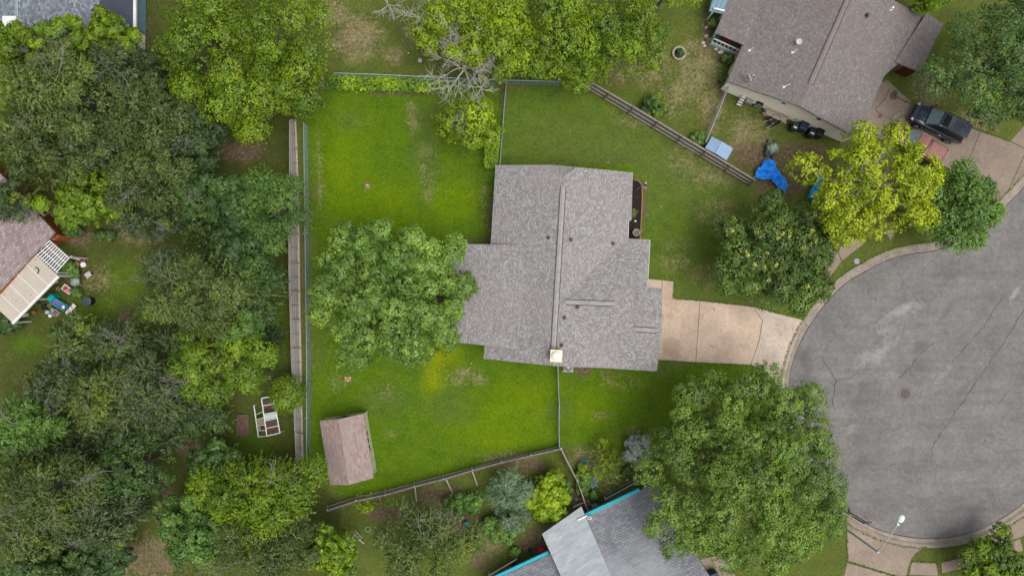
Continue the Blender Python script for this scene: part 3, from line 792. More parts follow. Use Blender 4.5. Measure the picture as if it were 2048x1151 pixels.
# openings on the walls
gd = plan([(1311, 600), (1306, 716)]); gd = inset(plan([(1319, 576), (1311, 740), (1100, 730), (1100, 576)]), 0.42)
wd = along(gd[1], gd[0], 0.12, 0.88); g_ = wall_panel(hs.root, wd[0], wd[1], 0.04, 2.2, m_white, "garage_door")
mb = MB()
for k in range(1, 4):
    a, b = Vector((*wd[0], .04 + 2.16 * k / 4)), Vector((*wd[1], .04 + 2.16 * k / 4)); off = Vector((0.062, 0, 0)); mb.bar(a + off, b + off, 0.02, 0.03)
o = obj("panel_joint", mb, mat("door_joint_grey", (0.4, 0.4, 0.39)), g_); o["kind"] = "stuff"
for (i, t0, t1) in [(0, .12, .32), (0, .6, .8), (9, .08, .2), (9, .8, .92), (8, .2, .35)]:
    a, b = foot[i], foot[(i + 1) % len(foot)]
    ar = sum(foot[k][0] * foot[(k + 1) % len(foot)][1] - foot[(k + 1) % len(foot)][0] * foot[k][1] for k in range(len(foot)))
    p, q = along(a, b, t0, t1)
    if ar < 0: p, q = q, p
    wall_panel(hs.root, p, q, 0.95, 2.1, m_glass, "window", 0.03, 0.08)

# ---------------------------------------------------------------- house north-east
hn = House("brown_roofed_house", "house with mauve-brown shingled gable roof and cream end wall at the upper right", (1600, 150))
pwn = plane3((1455, 163, 2.5), (1601, 212, 4.5), (1526, 0, 2.5)); pen = plane3((1714, 276, 2.5), (1601, 212, 4.5), (1769, 151, 2.5))
hn.slope([(1455, 163), (1601, 213), (1714, -42), (1549, -52), (1484, 92)], pwn, m_sh_ne)
hn.slope([(1601, 213), (1714, 276), (1769, 151), (1797, 127), (1849, 36), (1714, -42)], pen, m_sh_ne)
prn = plane3((1486, 90, 2.62), (1430, 66, 2.15), (1458, 0, 2.15))
hn.slope([(1490, 91), (1430, 66), (1478, -46), (1552, -52)], prn, m_sh_ne, 0.12)
pln = plane3((1797, 127, 2.38), (1849, 34, 2.38), (1840, 144, 2.12))
hn.slope([(1790, 124), (1840, 144), (1887, 48), (1853, 26)], pln, m_sh_ne, 0.12)
footn = inset(plan([(1455, 163), (1714, 276), (1769, 151), (1797, 127), (1849, 36), (1714, -40), (1549, -52)]), 0.14)
hn.wall(footn, m_cream, drop=0.14)
# lap siding: shadow lines on the end wall
a, b = Vector(footn[0]), Vector(footn[1]); d = (b - a).normalized(); nr = Vector((d.y, -d.x))
if nr.dot(Vector((0, 0)) - a) < 0: nr = -nr
mb = MB()
for k in range(1, 22):
    z = k * 0.19
    ts = [j / 60 for j in range(61) if hn.z(*(a.lerp(b, j / 60)), 2.4) - 0.16 > z + .05]
    if len(ts) < 2: continue
    p, q = a.lerp(b, ts[0]) + nr * .02, a.lerp(b, ts[-1]) + nr * .02
    mb.bar((p.x, p.y, z), (q.x, q.y, z), 0.035, 0.025)
o = obj("siding_lap", mb, m_cream, hn.root); o["kind"] = "stuff"
for tt, z in ((0.42, 2.75), (0.70, 2.6)):
    p = a.lerp(b, tt) + nr * .03; mb = MB(); mb.box((p.x, p.y, z), (0.3, 0.06, 0.22), math.atan2(d.y, d.x)); obj("wall_vent", mb, m_dark, hn.root)
ridge(hn.root, P(1621, 168, 4.5), P(1712, -38, 4.5), m_sh_neA, 0.36)
pipe_vent(hn, 1733, 31, m_dark, 0.09, 0.25); pipe_vent(hn, 1782, 18, m_white, 0.07, 0.35)
# entrance below the low roof
pd = plan([(1800, 133), (1838, 147)], 1.2)
mb = MB(); c = P(1817, 141, 1.2); mb.box((c.x, c.y, 1.05), (0.95, 0.06, 2.05), -0.4); dd = obj("door", mb, mat("dark_red_door", (0.10, 0.014, 0.016), 0.5), hn.root)
mb = MB(); c2 = P(1815.5, 143, 1.0); mb.lathe((c2.x, c2.y, 1.0), [(.03, 0), (.035, .03), (.02, .06)], 8); obj("handle", mb, m_galv, dd)
mb = MB(); mb.prism(inset(plan([(1795, 126), (1840, 145), (1887, 48), (1850, 34)], 2.2), .45), 0, 1.95); obj("entry_wall", mb, m_brick, hn.root)
# west porch: deck, rail, posts
pt = plan([(1432, 76), (1482, 97), (1540, -40), (1480, -60)], 0.4)
mb = MB(); mb.prism(pt, 0.05, 0.35); obj("deck", mb, m_woodd, hn.root)
m_paleblue = mat("pale_blue_paint", (0.36, 0.50, 0.55), 0.6, var=0.2)
r0, r1 = P(1428, 78, 1.2), P(1483, 103, 1.2)
for z in (1.25, 0.5):
    mb = MB(); mb.bar((r0.x, r0.y, z), (r1.x, r1.y, z), 0.10, 0.09); obj("rail", mb, m_white, hn.root)
for k in range(8):
    p = r0.lerp(r1, k / 7); mb = MB(); mb.box((p.x, p.y, 0.87), (0.07, 0.07, 0.66)); obj("baluster", mb, m_white, hn.root)
mb = MB(); mb.bar((r0.x - .03, r0.y - .06, .2), (r1.x - .03, r1.y - .06, .2), 0.06, 0.35); obj("skirt_board", mb, m_paleblue, hn.root)
s0, s1 = P(1427, 76, 1.0), P(1462, -6, 1.0)
mb = MB(); mb.bar((s0.x, s0.y, 0.75), (s1.x, s1.y, 0.75), 0.08, 1.1); obj("side_skirt", mb, m_paleblue, hn.root)
for k in range(9):
    p = s0.lerp(s1, (k + .5) / 9); mb = MB(); mb.box((p.x, p.y, 1.35), (0.09, 0.09, 0.12)); obj("finial", mb, m_white, hn.root)
m_red = mat("red_plastic", (0.42, 0.02, 0.03), 0.45, var=0.15)
def chair(px, py, rz, label, z=0.36):
    c = P(px, py, z); r = thing("porch_chair", label, "chair", c)
    co, si = math.cos(rz), math.sin(rz); W = lambda x, y, zz: (c.x + x * co - y * si, c.y + x * si + y * co, c.z + zz)
    mb = MB(); mb.box(W(0, 0, .42), (.5, .5, .06), rz); obj("seat", mb, m_red, r, bevel=.02)
    mb = MB(); mb.bar(W(-.25, 0, .45), W(-.36, 0, 1.0), 0.5, .05); mb2 = MB(); mb2.box(W(-.3, 0, .72), (.07, .5, .6), rz); obj("backrest", mb2, m_red, r, bevel=.02)
    for x in (-.2, .2):
        for y in (-.2, .2): mb = MB(); mb.box(W(x, y, .2), (.05, .05, .4), rz); obj("leg", mb, m_red, r)
    for y in (-.25, .25): mb = MB(); mb.box(W(0, y, .64), (.45, .06, .04), rz); obj("armrest", mb, m_red, r)
chair(1452, 80, -1.9, "red porch chair nearest the corner of the white-railed porch")
chair(1482, 93, 1.2, "red porch chair against the roof end of the white-railed porch")
mb = MB(); c = P(1434, 73, .4); mb.lathe((c.x, c.y, .36), [(.16, 0), (.24, .3), (.26, .34), (.2, .34), (.05, .3)], 14); tag(obj("flower_pot", mb, mat("teal_glaze", (0.02, .30, .26), .3), None, True), "teal glazed pot on the porch corner behind the white rail", "pot")
# small blue metal lean-to at the top
hb = House("metal_lean_to", "blue ribbed metal lean-to roof beside the brown-roofed house at the top edge", (1430, 5), "shelter")
pb = plane3((1404, 22, 1.9), (1456, 24, 2.1), (1430, -30, 1.9))
m_bmet = mat("blue_grey_metal", (0.20, 0.31, 0.37), 0.5, 0.1, var=0.2)
hb.slope([(1418, 22), (1446, 28), (1470, -30), (1440, -45)], pb, m_bmet, 0.05, "roof_sheet")
pb2 = plane3((1404, 20, 1.5), (1419, 26, 1.55), (1428, -30, 1.5)); hb.slope([(1418, 24), (1424, 27), (1450, -40), (1428, -42)], pb2, m_bmet, .05, "side_sheet")
for k in range(4):
    t0 = k / 3; a = on_plane(1420 + 26 * t0, 22 + 5 * t0, pb); b = on_plane(1444 + 26 * t0, -40 + 6 * t0, pb)
    mb = MB(); mb.bar(a + Vector((0, 0, .03)), b + Vector((0, 0, .03)), 0.05, 0.05); obj("rib", mb, m_bmet, hb.root)
mb = MB(); mb.bar(P(1428, 17, 2.2), P(1449, 22, 2.2), 0.14, 0.1); obj("beam", mb, m_white, hb.root)
mb = MB(); mb.bar(P(1424, 27, 1.6), P(1429, 17, 2.15), 0.12, 0.08); obj("brace", mb, m_white, hb.root)
for q in ((1424, 26), (1446, 28), (1450, -30)):
    p = P(*q, 1.5); mb = MB(); mb.box((p.x, p.y, .75), (.09, .09, 1.5)); obj("post", mb, m_white, hb.root)

# ---------------------------------------------------------------- house south
hz = House("teal_trimmed_house", "house with grey shingled roof and bright teal eaves at the bottom edge", (1230, 1110))
ps_ = plane3((1168, 1033, 2.6), (1312, 966, 2.6), (1260, 1190, 4.4))
hz.slope([(1166, 1034), (1313, 965), (1345, 1035), (1424, 1158), (1440, 1200), (1230, 1250)], ps_, m_sh_s)
psl = plane3((1086, 1066, 2.9), (1163, 1012, 2.9), (1200, 1200, 4.2))
hz.slope([(1084, 1067), (1163, 1012), (1171, 1032), (1250, 1215), (1150, 1215)], psl, m_sh_s2, 0.14)
pl3 = plane3((985, 1160, 2.5), (1101, 1107, 2.5), (1080, 1240, 3.6))
hz.slope([(960, 1172), (1101, 1107), (1145, 1210), (1010, 1260)], pl3, m_sh_s)
pg = plane3((1390, 1112, 3.5), (1355, 1152, 3.9), (1425, 1152, 3.3))
hz.slope([(1384, 1108), (1345, 1165), (1430, 1165)], pg, m_sh_s2, 0.1)
hz.wall(inset(plan([(1166, 1034), (1313, 965), (1440, 1200), (1230, 1250)]), 0.75), m_teal, drop=0.15)
hz.wall(inset(plan([(960, 1172), (1101, 1107), (1145, 1210), (1010, 1260)]), 0.75), m_teal, drop=0.15, name="wing_wall")
for a, b, w in (((1172, 1033, 2.5), (1281, 982, 2.5), 0.16), ((985, 1160, 2.4), (1099, 1107, 2.4), .16)):
    mb = MB(); mb.bar(P(*a) + Vector((-.08, .17, 0)), P(*b) + Vector((-.08, .17, 0)), .26, 0.24); obj("fascia", mb, m_teal, hz.root)
mb = MB(); mb.bar(P(1155, 1039, 3.1), P(1174, 1030, 3.1), 0.12, 0.12); obj("downspout", mb, m_white, hz.root)
q = P(1179, 1035, 2.95); mb = MB()
for dx, dy, sx, sy in ((0, .1, .3, .06), (0, -.1, .3, .06), (.14, 0, .06, .26), (-.14, 0, .06, .26)): mb.box((q.x + dx, q.y + dy, q.z), (sx, sy, .08), 0)
obj("gutter_outlet", mb, m_white, hz.root)

# ---------------------------------------------------------------- house north-west
hw = House("blue_grey_roofed_house", "house with blue-grey shingles, white chimney and flat dark addition at top left", (110, 10))
p1 = plane3((33, 0, 4.6), (33, 60, 4.6), (200, 30, 2.7)); p2 = plane3((33, 0, 4.6), (33, 60, 4.6), (-120, 30, 2.9))
hw.slope([(33, -120), (200, -120), (199, 95), (33, 90)], p1, m_sh_nw); hw.slope([(33, -120), (33, 90), (-140, 95), (-140, -120)], p2, m_sh_nw)
ridge(hw.root, P(33, -118, 4.6), P(33, 88, 4.6), mat("blue_ridge", (.27, .31, .34), .9), 0.3, dark=False)
p3 = plane3((198, 0, 2.6), (198, 80, 2.6), (270, 40, 2.5)); m_flat = mat("flat_roof_felt", (0.050, 0.060, 0.082), 0.75, var=0.12, scale=1.2)
hw.slope([(197, -120), (268, -120), (267, 92), (196, 92)], p3, m_flat, 0.14, "flat_roof")
mb = MB(); mb.bar(P(271, -120, 2.5), P(270, 92, 2.5), 0.22, 0.2); obj("edge_beam", mb, m_white, hw.root)
mb = MB(); mb.bar(P(279, -120, 1.0), P(279, 62, 1.0), 0.3, 1.5); obj("porch_screen", mb, mat("slate_blue_paint", (.16, .26, .31), .6), hw.root)
mb = MB(); mb.bar(P(283, -120, .5), P(283, 62, .5), 0.10, 0.5); obj("porch_sill", mb, mat("pale_grey_blue", (.36, .43, .45), .6), hw.root)
hw.wall(inset(plan([(-138, 93), (-138, -118), (268, -118), (267, 90)]), 0.4), m_cream, drop=0.16)
q = P(24, 46, 5.0); mb = MB(); mb.box((q.x, q.y, 4.4), (0.95, 0.75, 1.7), .0); c_ = obj("chimney", mb, m_white, hw.root)
mb = MB(); mb.box((q.x, q.y, 5.28), (1.03, 0.83, .07), 0); obj("chimney_cap", mb, m_white, c_)

# ---------------------------------------------------------------- house west
ho = House("pink_roofed_house", "house with dusty pink shingles and orange trim at the left edge", (10, 480))
po = plane3((110, 465, 2.6), (0, 580, 2.6), (20, 370, 4.0))
ho.slope([(110, 465), (-40, 622), (-140, 540), (-60, 290), (20, 366)], po, m_sh_w)
ho.wall(inset(plan([(112, 466), (-38, 622), (-140, 540), (-60, 290), (22, 366)]), 0.5), m_orange, drop=0.2)
for a, b in (((112, 463, 2.35), (78, 428, 2.8)), ((108, 470, 2.3), (-30, 615, 2.3))):
    mb = MB(); mb.bar(P(*a), P(*b), 0.06, 0.3); obj("fascia", mb, m_orange, ho.root)
# side extension visible at the corner
mb = MB(); mb.prism(plan([(106, 466), (118, 470), (110, 480), (100, 474)], 1.8), 0, 1.7); obj("side_wall", mb, m_orange, ho.root)
# orange skirt between roof and patio cover
mb = MB(); mb.prism(plan([(60, 504), (69, 512), (-14, 604), (-30, 590)], 2.3), 2.1, 2.28); obj("trim_board", mb, m_orange, ho.root)

# patio cover of flat panels
pc = thing("patio_cover", "cream flat-panelled patio cover with white gutter beside the pink-roofed house", "patio cover", P(50, 580))
m_panel = mat("cream_roof_panel", (0.49, 0.44, 0.365), 0.5, var=0.10, scale=0.8)
A, B, C_, D = P(66, 505, 2.3), P(116, 551, 2.3), P(24, 645, 2.2), P(-28, 596, 2.2)
for k in range(5):
    a, b = A.lerp(D, k / 5 + (.004 if k else 0)), A.lerp(D, (k + 1) / 5 - .004); c, d_ = B.lerp(C_, (k + 1) / 5 - .004), B.lerp(C_, k / 5 + (.004 if k else 0))
    mb = MB(); mb.prism([(q.x, q.y) for q in (a, b, c, d_)], [q.z - .06 for q in (a, b, c, d_)], [q.z for q in (a, b, c, d_)]); obj("roof_panel", mb, m_panel, pc)
    if k:
        mb = MB(); mb.bar(A.lerp(D, k / 5) + Vector((0, 0, .02)), B.lerp(C_, k / 5) + Vector((0, 0, .02)), 0.06, 0.04); obj("seam", mb, m_white, pc)
off = (B - A).normalized() * 0.09
mb = MB(); mb.bar(B + off, C_ + off, 0.2, 0.16); obj("gutter", mb, m_white, pc)
for q in (B, C_, B.lerp(C_, .5)):
    mb = MB(); mb.box((q.x, q.y, 1.08), (.1, .1, 2.15), .7); obj("post", mb, m_white, pc)
for i, (px, py, a0) in enumerate(((33, 540, 0.3), (76, 541, -1.0))):
    c = P(px, py, 2.33); mb = MB(); pts = [c + Vector((math.cos(a0 + t * .45) * .26 - .2, math.sin(a0 + t * .45) * .26, 0)) for t in range(7)]
    mb.tube(pts, 0.045, 7); tag(obj("bent_pipe", mb, m_dark), ("curved dark pipe lying on the patio cover near the orange trim", "curved dark pipe lying mid-way on the cream patio cover")[i], "pipe")
for i in range(16):
    u, v_ = R.random(), R.random(); q = A.lerp(D, u).lerp(B.lerp(C_, u), v_); s_ = R.uniform(.03, .08)
    mb = MB(); mb.box((q.x, q.y, q.z + .012), (s_ * 1.6, s_, .012), R.uniform(0, 3)); o = obj("fallen_leaf", mb, mat("brown_leaf", (.14, .08, .04), .9), pc)

# pergola: slats over cross beams
pr = thing("pergola", "white slatted pergola joined to the cream patio cover", "pergola", P(103, 512))
A, B, C_, D = P(66, 504, 2.35), P(98, 477, 2.35), P(140, 514, 2.3), P(113, 545, 2.3)
for k in range(12):
    t_ = k / 11; mb = MB(); mb.bar(A.lerp(B, 0).lerp(D, t_) if False else A.lerp(D, t_) + Vector((0, 0, .06)), B.lerp(C_, t_) + Vector((0, 0, .06)), 0.085, 0.06); obj("slat", mb, m_white, pr)
for k in range(4):
    t_ = (0.06, .36, .66, .94)[k]; mb = MB(); mb.bar(A.lerp(B, t_), D.lerp(C_, t_), 0.045, 0.08); obj("beam", mb, m_white, pr)
for q in (C_, B, D): mb = MB(); mb.box((q.x, q.y, 1.1), (.09, .09, 2.2), .7); obj("post", mb, m_white, pr)

# ---------------------------------------------------------------- garden shed
m_shw = mat("pale_yellow_siding", (0.60, 0.57, 0.40), 0.7, var=0.12, scale=1.5)
sh = House("garden_shed", "small cream garden shed with reddish-brown shingled gable roof on the lawn", (700, 890), "shed")
SE_, NE_, NW_ = P(752.6, 938.5), P(734, 822), P(657, 834); SW_ = SE_ + (NW_ - NE_)
sq = [SE_, NE_, NW_, SW_]
ez, rz_ = 2.15, 3.05
mid_n, mid_s = (NE_ + NW_) / 2, (SE_ + SW_) / 2
ov = 0.16; dL = (NE_ - SE_).normalized(); dW = (NE_ - NW_).normalized()
rn, rs = mid_n + dL * ov, mid_s - dL * ov
def shp(p, z): return Vector((p.x, p.y, z))
drop_ = (rz_ - ez) / ((NE_ - NW_).length / 2) * ov
for sg, e0, e1 in ((1, NE_, SE_), (-1, NW_, SW_)):
    ps = [shp(rn, rz_), shp(e0 + dL * ov + dW * sg * ov, ez - drop_), shp(e1 - dL * ov + dW * sg * ov, ez - drop_), shp(rs, rz_)]
    n_ = (ps[1] - ps[0]).cross(ps[3] - ps[0]).normalized(); n_ = n_ if n_.z > 0 else -n_
    roof_slab(sh.root, ps, n_, m_sh_shed, 0.09, "roof_slope")
mb = MB(); mb.add([shp(q, 0) for q in sq] + [shp(q, ez) for q in sq] + [shp(mid_n, rz_ - .03), shp(mid_s, rz_ - .03)],
                  [(0, 1, 5, 4), (2, 3, 7, 6), (1, 2, 6, 8, 5), (3, 0, 4, 9, 7), (0, 3, 2, 1)]); obj("wall", mb, m_shw, sh.root)
for q in sq: mb = MB(); mb.box((q.x, q.y, ez / 2 - .14), (.12, .12, ez - .28), math.atan2(dL.y, dL.x)); obj("corner_board", mb, m_shw, sh.root)
for t_ in (.30, .42, .54):
    c = NE_.lerp(SE_, t_ + .02) + dW * .02; mb = MB(); mb.box((c.x, c.y, 1.32), (.36, .06, .36), math.atan2(dL.y, dL.x)); w_ = obj("window", mb, m_glass, sh.root)
c = NE_.lerp(SE_, .78) + dW * .03; mb = MB(); mb.box((c.x, c.y, 1.0), (1.5, .05, 1.9), math.atan2(dL.y, dL.x)); dr_ = obj("door", mb, m_shw, sh.root)
mb = MB(); mb.bar(shp(c, .05) + dW * .035, shp(c, 1.95) + dW * .035, .02, .02); obj("door_gap", mb, m_dark, dr_)
# bird-shaped wall ornament: spread wings, head and tail
c = mid_n + dL * .05; mb = MB(); X = dW
def wp(u, z): q = c + X * u + dL * .02; return (q.x, q.y, z - .45)
outl = [(-.62, 1.95), (-.35, 1.80), (-.12, 1.85), (0, 1.98), (.10, 1.86), (.35, 1.92), (.66, 2.08), (.42, 1.74), (.16, 1.62), (.10, 1.40), (0, 1.45), (-.10, 1.38), (-.14, 1.60), (-.40, 1.66)]
f0 = [wp(u, z) for u, z in outl]; f1 = [tuple(Vector(q) + dL * .04) for q in f0]; k = len(outl)
mb.add(f0 + f1, [tuple(range(k)), tuple(range(2 * k - 1, k - 1, -1))] + [(i, (i + 1) % k, k + (i + 1) % k, k + i) for i in range(k)]); obj("wall_ornament", mb, mat("dark_iron", (.012, .022, .026), .5, .3), sh.root)

# small blue metal box shed beside the diagonal fence
bs = House("metal_box_shed", "low blue-grey ribbed metal garden box against the diagonal wooden fence", (1440, 297), "storage box")
m_bm2 = mat("sky_blue_metal", (0.25, 0.36, 0.52), 0.5, 0.1, var=0.2, scale=1.5)
a_, b_, c_, d_ = P(1424, 273, 1.45), P(1466, 297, 1.45), P(1453, 321, 1.4), P(1410, 296, 1.4)
m1, m2 = (a_ + b_) / 2 + Vector((0, 0, .14)), (c_ + d_) / 2 + Vector((0, 0, .14))
for ps in ([a_, m1, m2, d_], [m1, b_, c_, m2]):
    n_ = (ps[1] - ps[0]).cross(ps[3] - ps[0]).normalized(); n_ = n_ if n_.z > 0 else -n_
    roof_slab(bs.root, [Vector(q) for q in ps], n_, m_bm2, .03, "roof_sheet")
for k in range(9):
    for (u0, u1, w0, w1) in ((a_, d_, m1, m2), (m1, m2, b_, c_)):
        mb = MB(); mb.bar(u0.lerp(u1, (k + .5) / 9) + Vector((0, 0, .012)), w0.lerp(w1, (k + .5) / 9) + Vector((0, 0, .012)), .025, .03); obj("rib", mb, m_bm2, bs.root)
mb = MB(); mb.bar(m1 + Vector((0, 0, .02)), m2 + Vector((0, 0, .02)), .22, .03); obj("ridge_strip", mb, m_bm2, bs.root)
mb = MB(); mb.prism(inset([(q.x, q.y) for q in (a_, b_, c_, d_)], .06), 0, 1.4); obj("wall", mb, m_bm2, bs.root)

# ================================================================== TREES AND SHRUBS
def leaf_material():
    t = NT("leaves"); c = t.attr("Col")
    d = t.n("ShaderNodeBsdfDiffuse"); tr = t.n("ShaderNodeBsdfTranslucent"); gl = t.n("ShaderNodeBsdfGlossy"); gl.inputs['Roughness'].default_value = 0.45
    gl.inputs['Color'].default_value = (0.7, 0.75, 0.7, 1)
    t.l(c, d.inputs[0]); t.l(t.mix(1.0, c, (1.25, 1.3, 0.55), 'MULTIPLY'), tr.inputs[0])
    m1 = t.n("ShaderNodeMixShader"); m1.inputs[0].default_value = 0.18; t.l(d.outputs[0], m1.inputs[1]); t.l(tr.outputs[0], m1.inputs[2])
    m2 = t.n("ShaderNodeMixShader"); m2.inputs[0].default_value = 0.035; t.l(m1.outputs[0], m2.inputs[1]); t.l(gl.outputs[0], m2.inputs[2])
    t.l(m2.outputs[0], t.out.inputs[0]); return t.m
m_leaf = leaf_material()
m_bark = mat("grey_bark", (0.19, 0.165, 0.14), 0.95, var=0.4, scale=6)
m_barkp = mat("pale_bark", (0.56, 0.53, 0.47), 0.9, var=0.3, scale=5)
m_barkm = mat("mid_grey_bark", (0.30, 0.275, 0.24), 0.9, var=0.35, scale=5)
m_barkd = mat("brown_bark", (0.10, 0.078, 0.06), 0.95, var=0.4, scale=6)

def rdir(n, rng, zmin=-1.0):
    z = rng.uniform(zmin, 1, n); a = rng.uniform(0, 2 * np.pi, n); r = np.sqrt(np.clip(1 - z * z, 0, 1))
    return np.stack([r * np.cos(a), r * np.sin(a), z], -1)
def unit(v): return v / np.maximum(np.linalg.norm(v, axis=-1, keepdims=True), 1e-9)

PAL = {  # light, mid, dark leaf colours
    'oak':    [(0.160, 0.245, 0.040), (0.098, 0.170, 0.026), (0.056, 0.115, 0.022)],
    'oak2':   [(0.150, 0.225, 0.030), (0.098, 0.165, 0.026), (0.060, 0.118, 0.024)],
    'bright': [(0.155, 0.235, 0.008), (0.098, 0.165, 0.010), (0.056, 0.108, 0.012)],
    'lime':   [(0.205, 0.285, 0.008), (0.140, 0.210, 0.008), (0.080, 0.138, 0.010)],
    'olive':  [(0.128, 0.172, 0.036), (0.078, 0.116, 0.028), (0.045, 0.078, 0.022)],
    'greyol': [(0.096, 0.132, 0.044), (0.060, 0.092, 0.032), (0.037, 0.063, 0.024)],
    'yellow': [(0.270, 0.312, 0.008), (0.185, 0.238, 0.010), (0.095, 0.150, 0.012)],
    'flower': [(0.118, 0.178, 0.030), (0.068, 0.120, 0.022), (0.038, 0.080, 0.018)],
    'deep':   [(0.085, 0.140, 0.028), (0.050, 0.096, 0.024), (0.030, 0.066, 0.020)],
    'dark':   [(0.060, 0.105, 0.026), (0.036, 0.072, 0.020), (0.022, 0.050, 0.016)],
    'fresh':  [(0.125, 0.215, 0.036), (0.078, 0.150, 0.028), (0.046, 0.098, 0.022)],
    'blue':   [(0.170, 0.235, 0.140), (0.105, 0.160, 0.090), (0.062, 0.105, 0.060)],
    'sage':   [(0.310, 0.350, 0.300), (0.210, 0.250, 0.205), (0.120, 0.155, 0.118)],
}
TRIS = [0]

def leaves(cent, crad, ccol, per, L, W, rng, style, up=0.55, squash=0.75, dome=None):
    """quads of leaves filling every clump; returns verts, quads, colours"""
    nC = len(cent); n = nC * per
    ci = np.repeat(np.arange(nC), per)
    if style == 'feather':
        # every clump is one arching twig (its direction comes in as crad) with thin leaves along it
        k = per; out = unit(crad); ln = np.linalg.norm(crad, axis=1)
        s_ = (np.arange(k) + rng.uniform(0, 1, (nC, k))) / k
        p = cent[:, None, :] + out[:, None, :] * (s_ * ln[:, None])[..., None]
        p[..., 2] += (0.10 * s_ - 0.38 * s_ * s_) * ln[:, None]
        p = p.reshape(-1, 3) + rng.normal(0, 0.045, (nC * k, 3)); n = len(p)
        tdir = unit(np.repeat(out, k, 0) + rng.normal(0, 0.42, (n, 3)))
        nrm = unit(rng.normal(0, 0.40, (n, 3)) + np.array([0, 0, .45]) + (0 if dome is None else np.repeat(dome, k, 0) * .75))
    else:
        d = rdir(n, rng, -0.35)
        rr = rng.uniform(0.15, 1.0, n) ** 0.55
        p = cent[ci] + d * (crad[ci] * rr)[:, None] * np.array([1, 1, squash])
        if style == 'tuft':
            tdir = unit(d * np.array([1, 1, 0.55]) + rng.normal(0, 0.35, (n, 3)))
            nrm = unit(np.array([0, 0, 1.0]) * up + d * 0.5 + rng.normal(0, 0.35, (n, 3)))
        else:
            tdir = unit(rng.normal(0, 1, (n, 3)) + d * 0.4)
            nrm = unit(d * 0.55 + np.array([0, 0, 1.0]) * up + rng.normal(0, 0.5, (n, 3)))
    if dome is not None and style != 'feather': nrm = unit(nrm * .75 + dome[ci] * .8)
    b = unit(np.cross(nrm, tdir)); tdir = np.cross(b, nrm)
    sc = rng.uniform(0.65, 1.25, n)[:, None]
    hl, hw = tdir * L * 0.5 * sc, b * W * 0.5 * sc
    v = np.stack([p - hl, p - hl * 0.1 + hw, p + hl, p - hl * 0.1 - hw], 1).reshape(-1, 3)
    q = np.arange(n * 4).reshape(n, 4)
    c = ccol[ci] * rng.uniform(0.72, 1.28, (n, 1)) * rng.normal(1, 0.07, (n, 3))
    return v, q, np.clip(c, 0.003, 0.9)

def tubes_np(paths, sides=5):
    """paths: list of (pts Nx3, radii N)"""
    V, Q = [], []; o = 0
    ang = np.arange(sides) * 2 * np.pi / sides
    for pts, rad in paths:
        pts = np.asarray(pts, float); m = len(pts)
        d = unit(np.gradient(pts, axis=0)); ref = np.where(np.abs(d[:, 2:3]) > 0.9, np.array([[1.0, 0, 0]]), np.array([[0, 0, 1.0]]))
        a = unit(np.cross(d, ref)); b = np.cross(d, a)
        ring_ = pts[:, None, :] + (a[:, None, :] * np.cos(ang)[None, :, None] + b[:, None, :] * np.sin(ang)[None, :, None]) * np.asarray(rad)[:, None, None]
        V.append(ring_.reshape(-1, 3))
        i = np.arange(m - 1)[:, None] * sides; k = np.arange(sides)[None, :]
        Q.append((np.stack([i + k, i + (k + 1) % sides, i + sides + (k + 1) % sides, i + sides + k], -1) + o).reshape(-1, 4)); o += m * sides
    return np.concatenate(V), np.concatenate(Q)

def grow(p, d, L, r, depth, rng, out, spread=0.6, lift=0.06, kids=(2, 4)):
    n = 4; pts = [p]; rad = [r]; q = p.copy(); dd = d.copy()
    for i in range(n):
        dd = unit(dd + rng.normal(0, 0.16, 3) + np.array([0, 0, lift])); q = q + dd * L / n; pts.append(q); rad.append(r * (1 - 0.62 * (i + 1) / n))
    out.append((np.array(pts), np.array(rad)))
    if depth <= 0: return
    for _ in range(rng.integers(kids[0], kids[1] + 1)):
        t_ = rng.uniform(0.35, 1.0); i = int(t_ * n); i = min(i, n)
        nd = unit(dd + rng.normal(0, spread, 3)); grow(pts[i], nd, L * rng.uniform(0.5, 0.8), max(rad[i] * 0.75, 0.010), depth - 1, rng, out, spread, lift, kids)

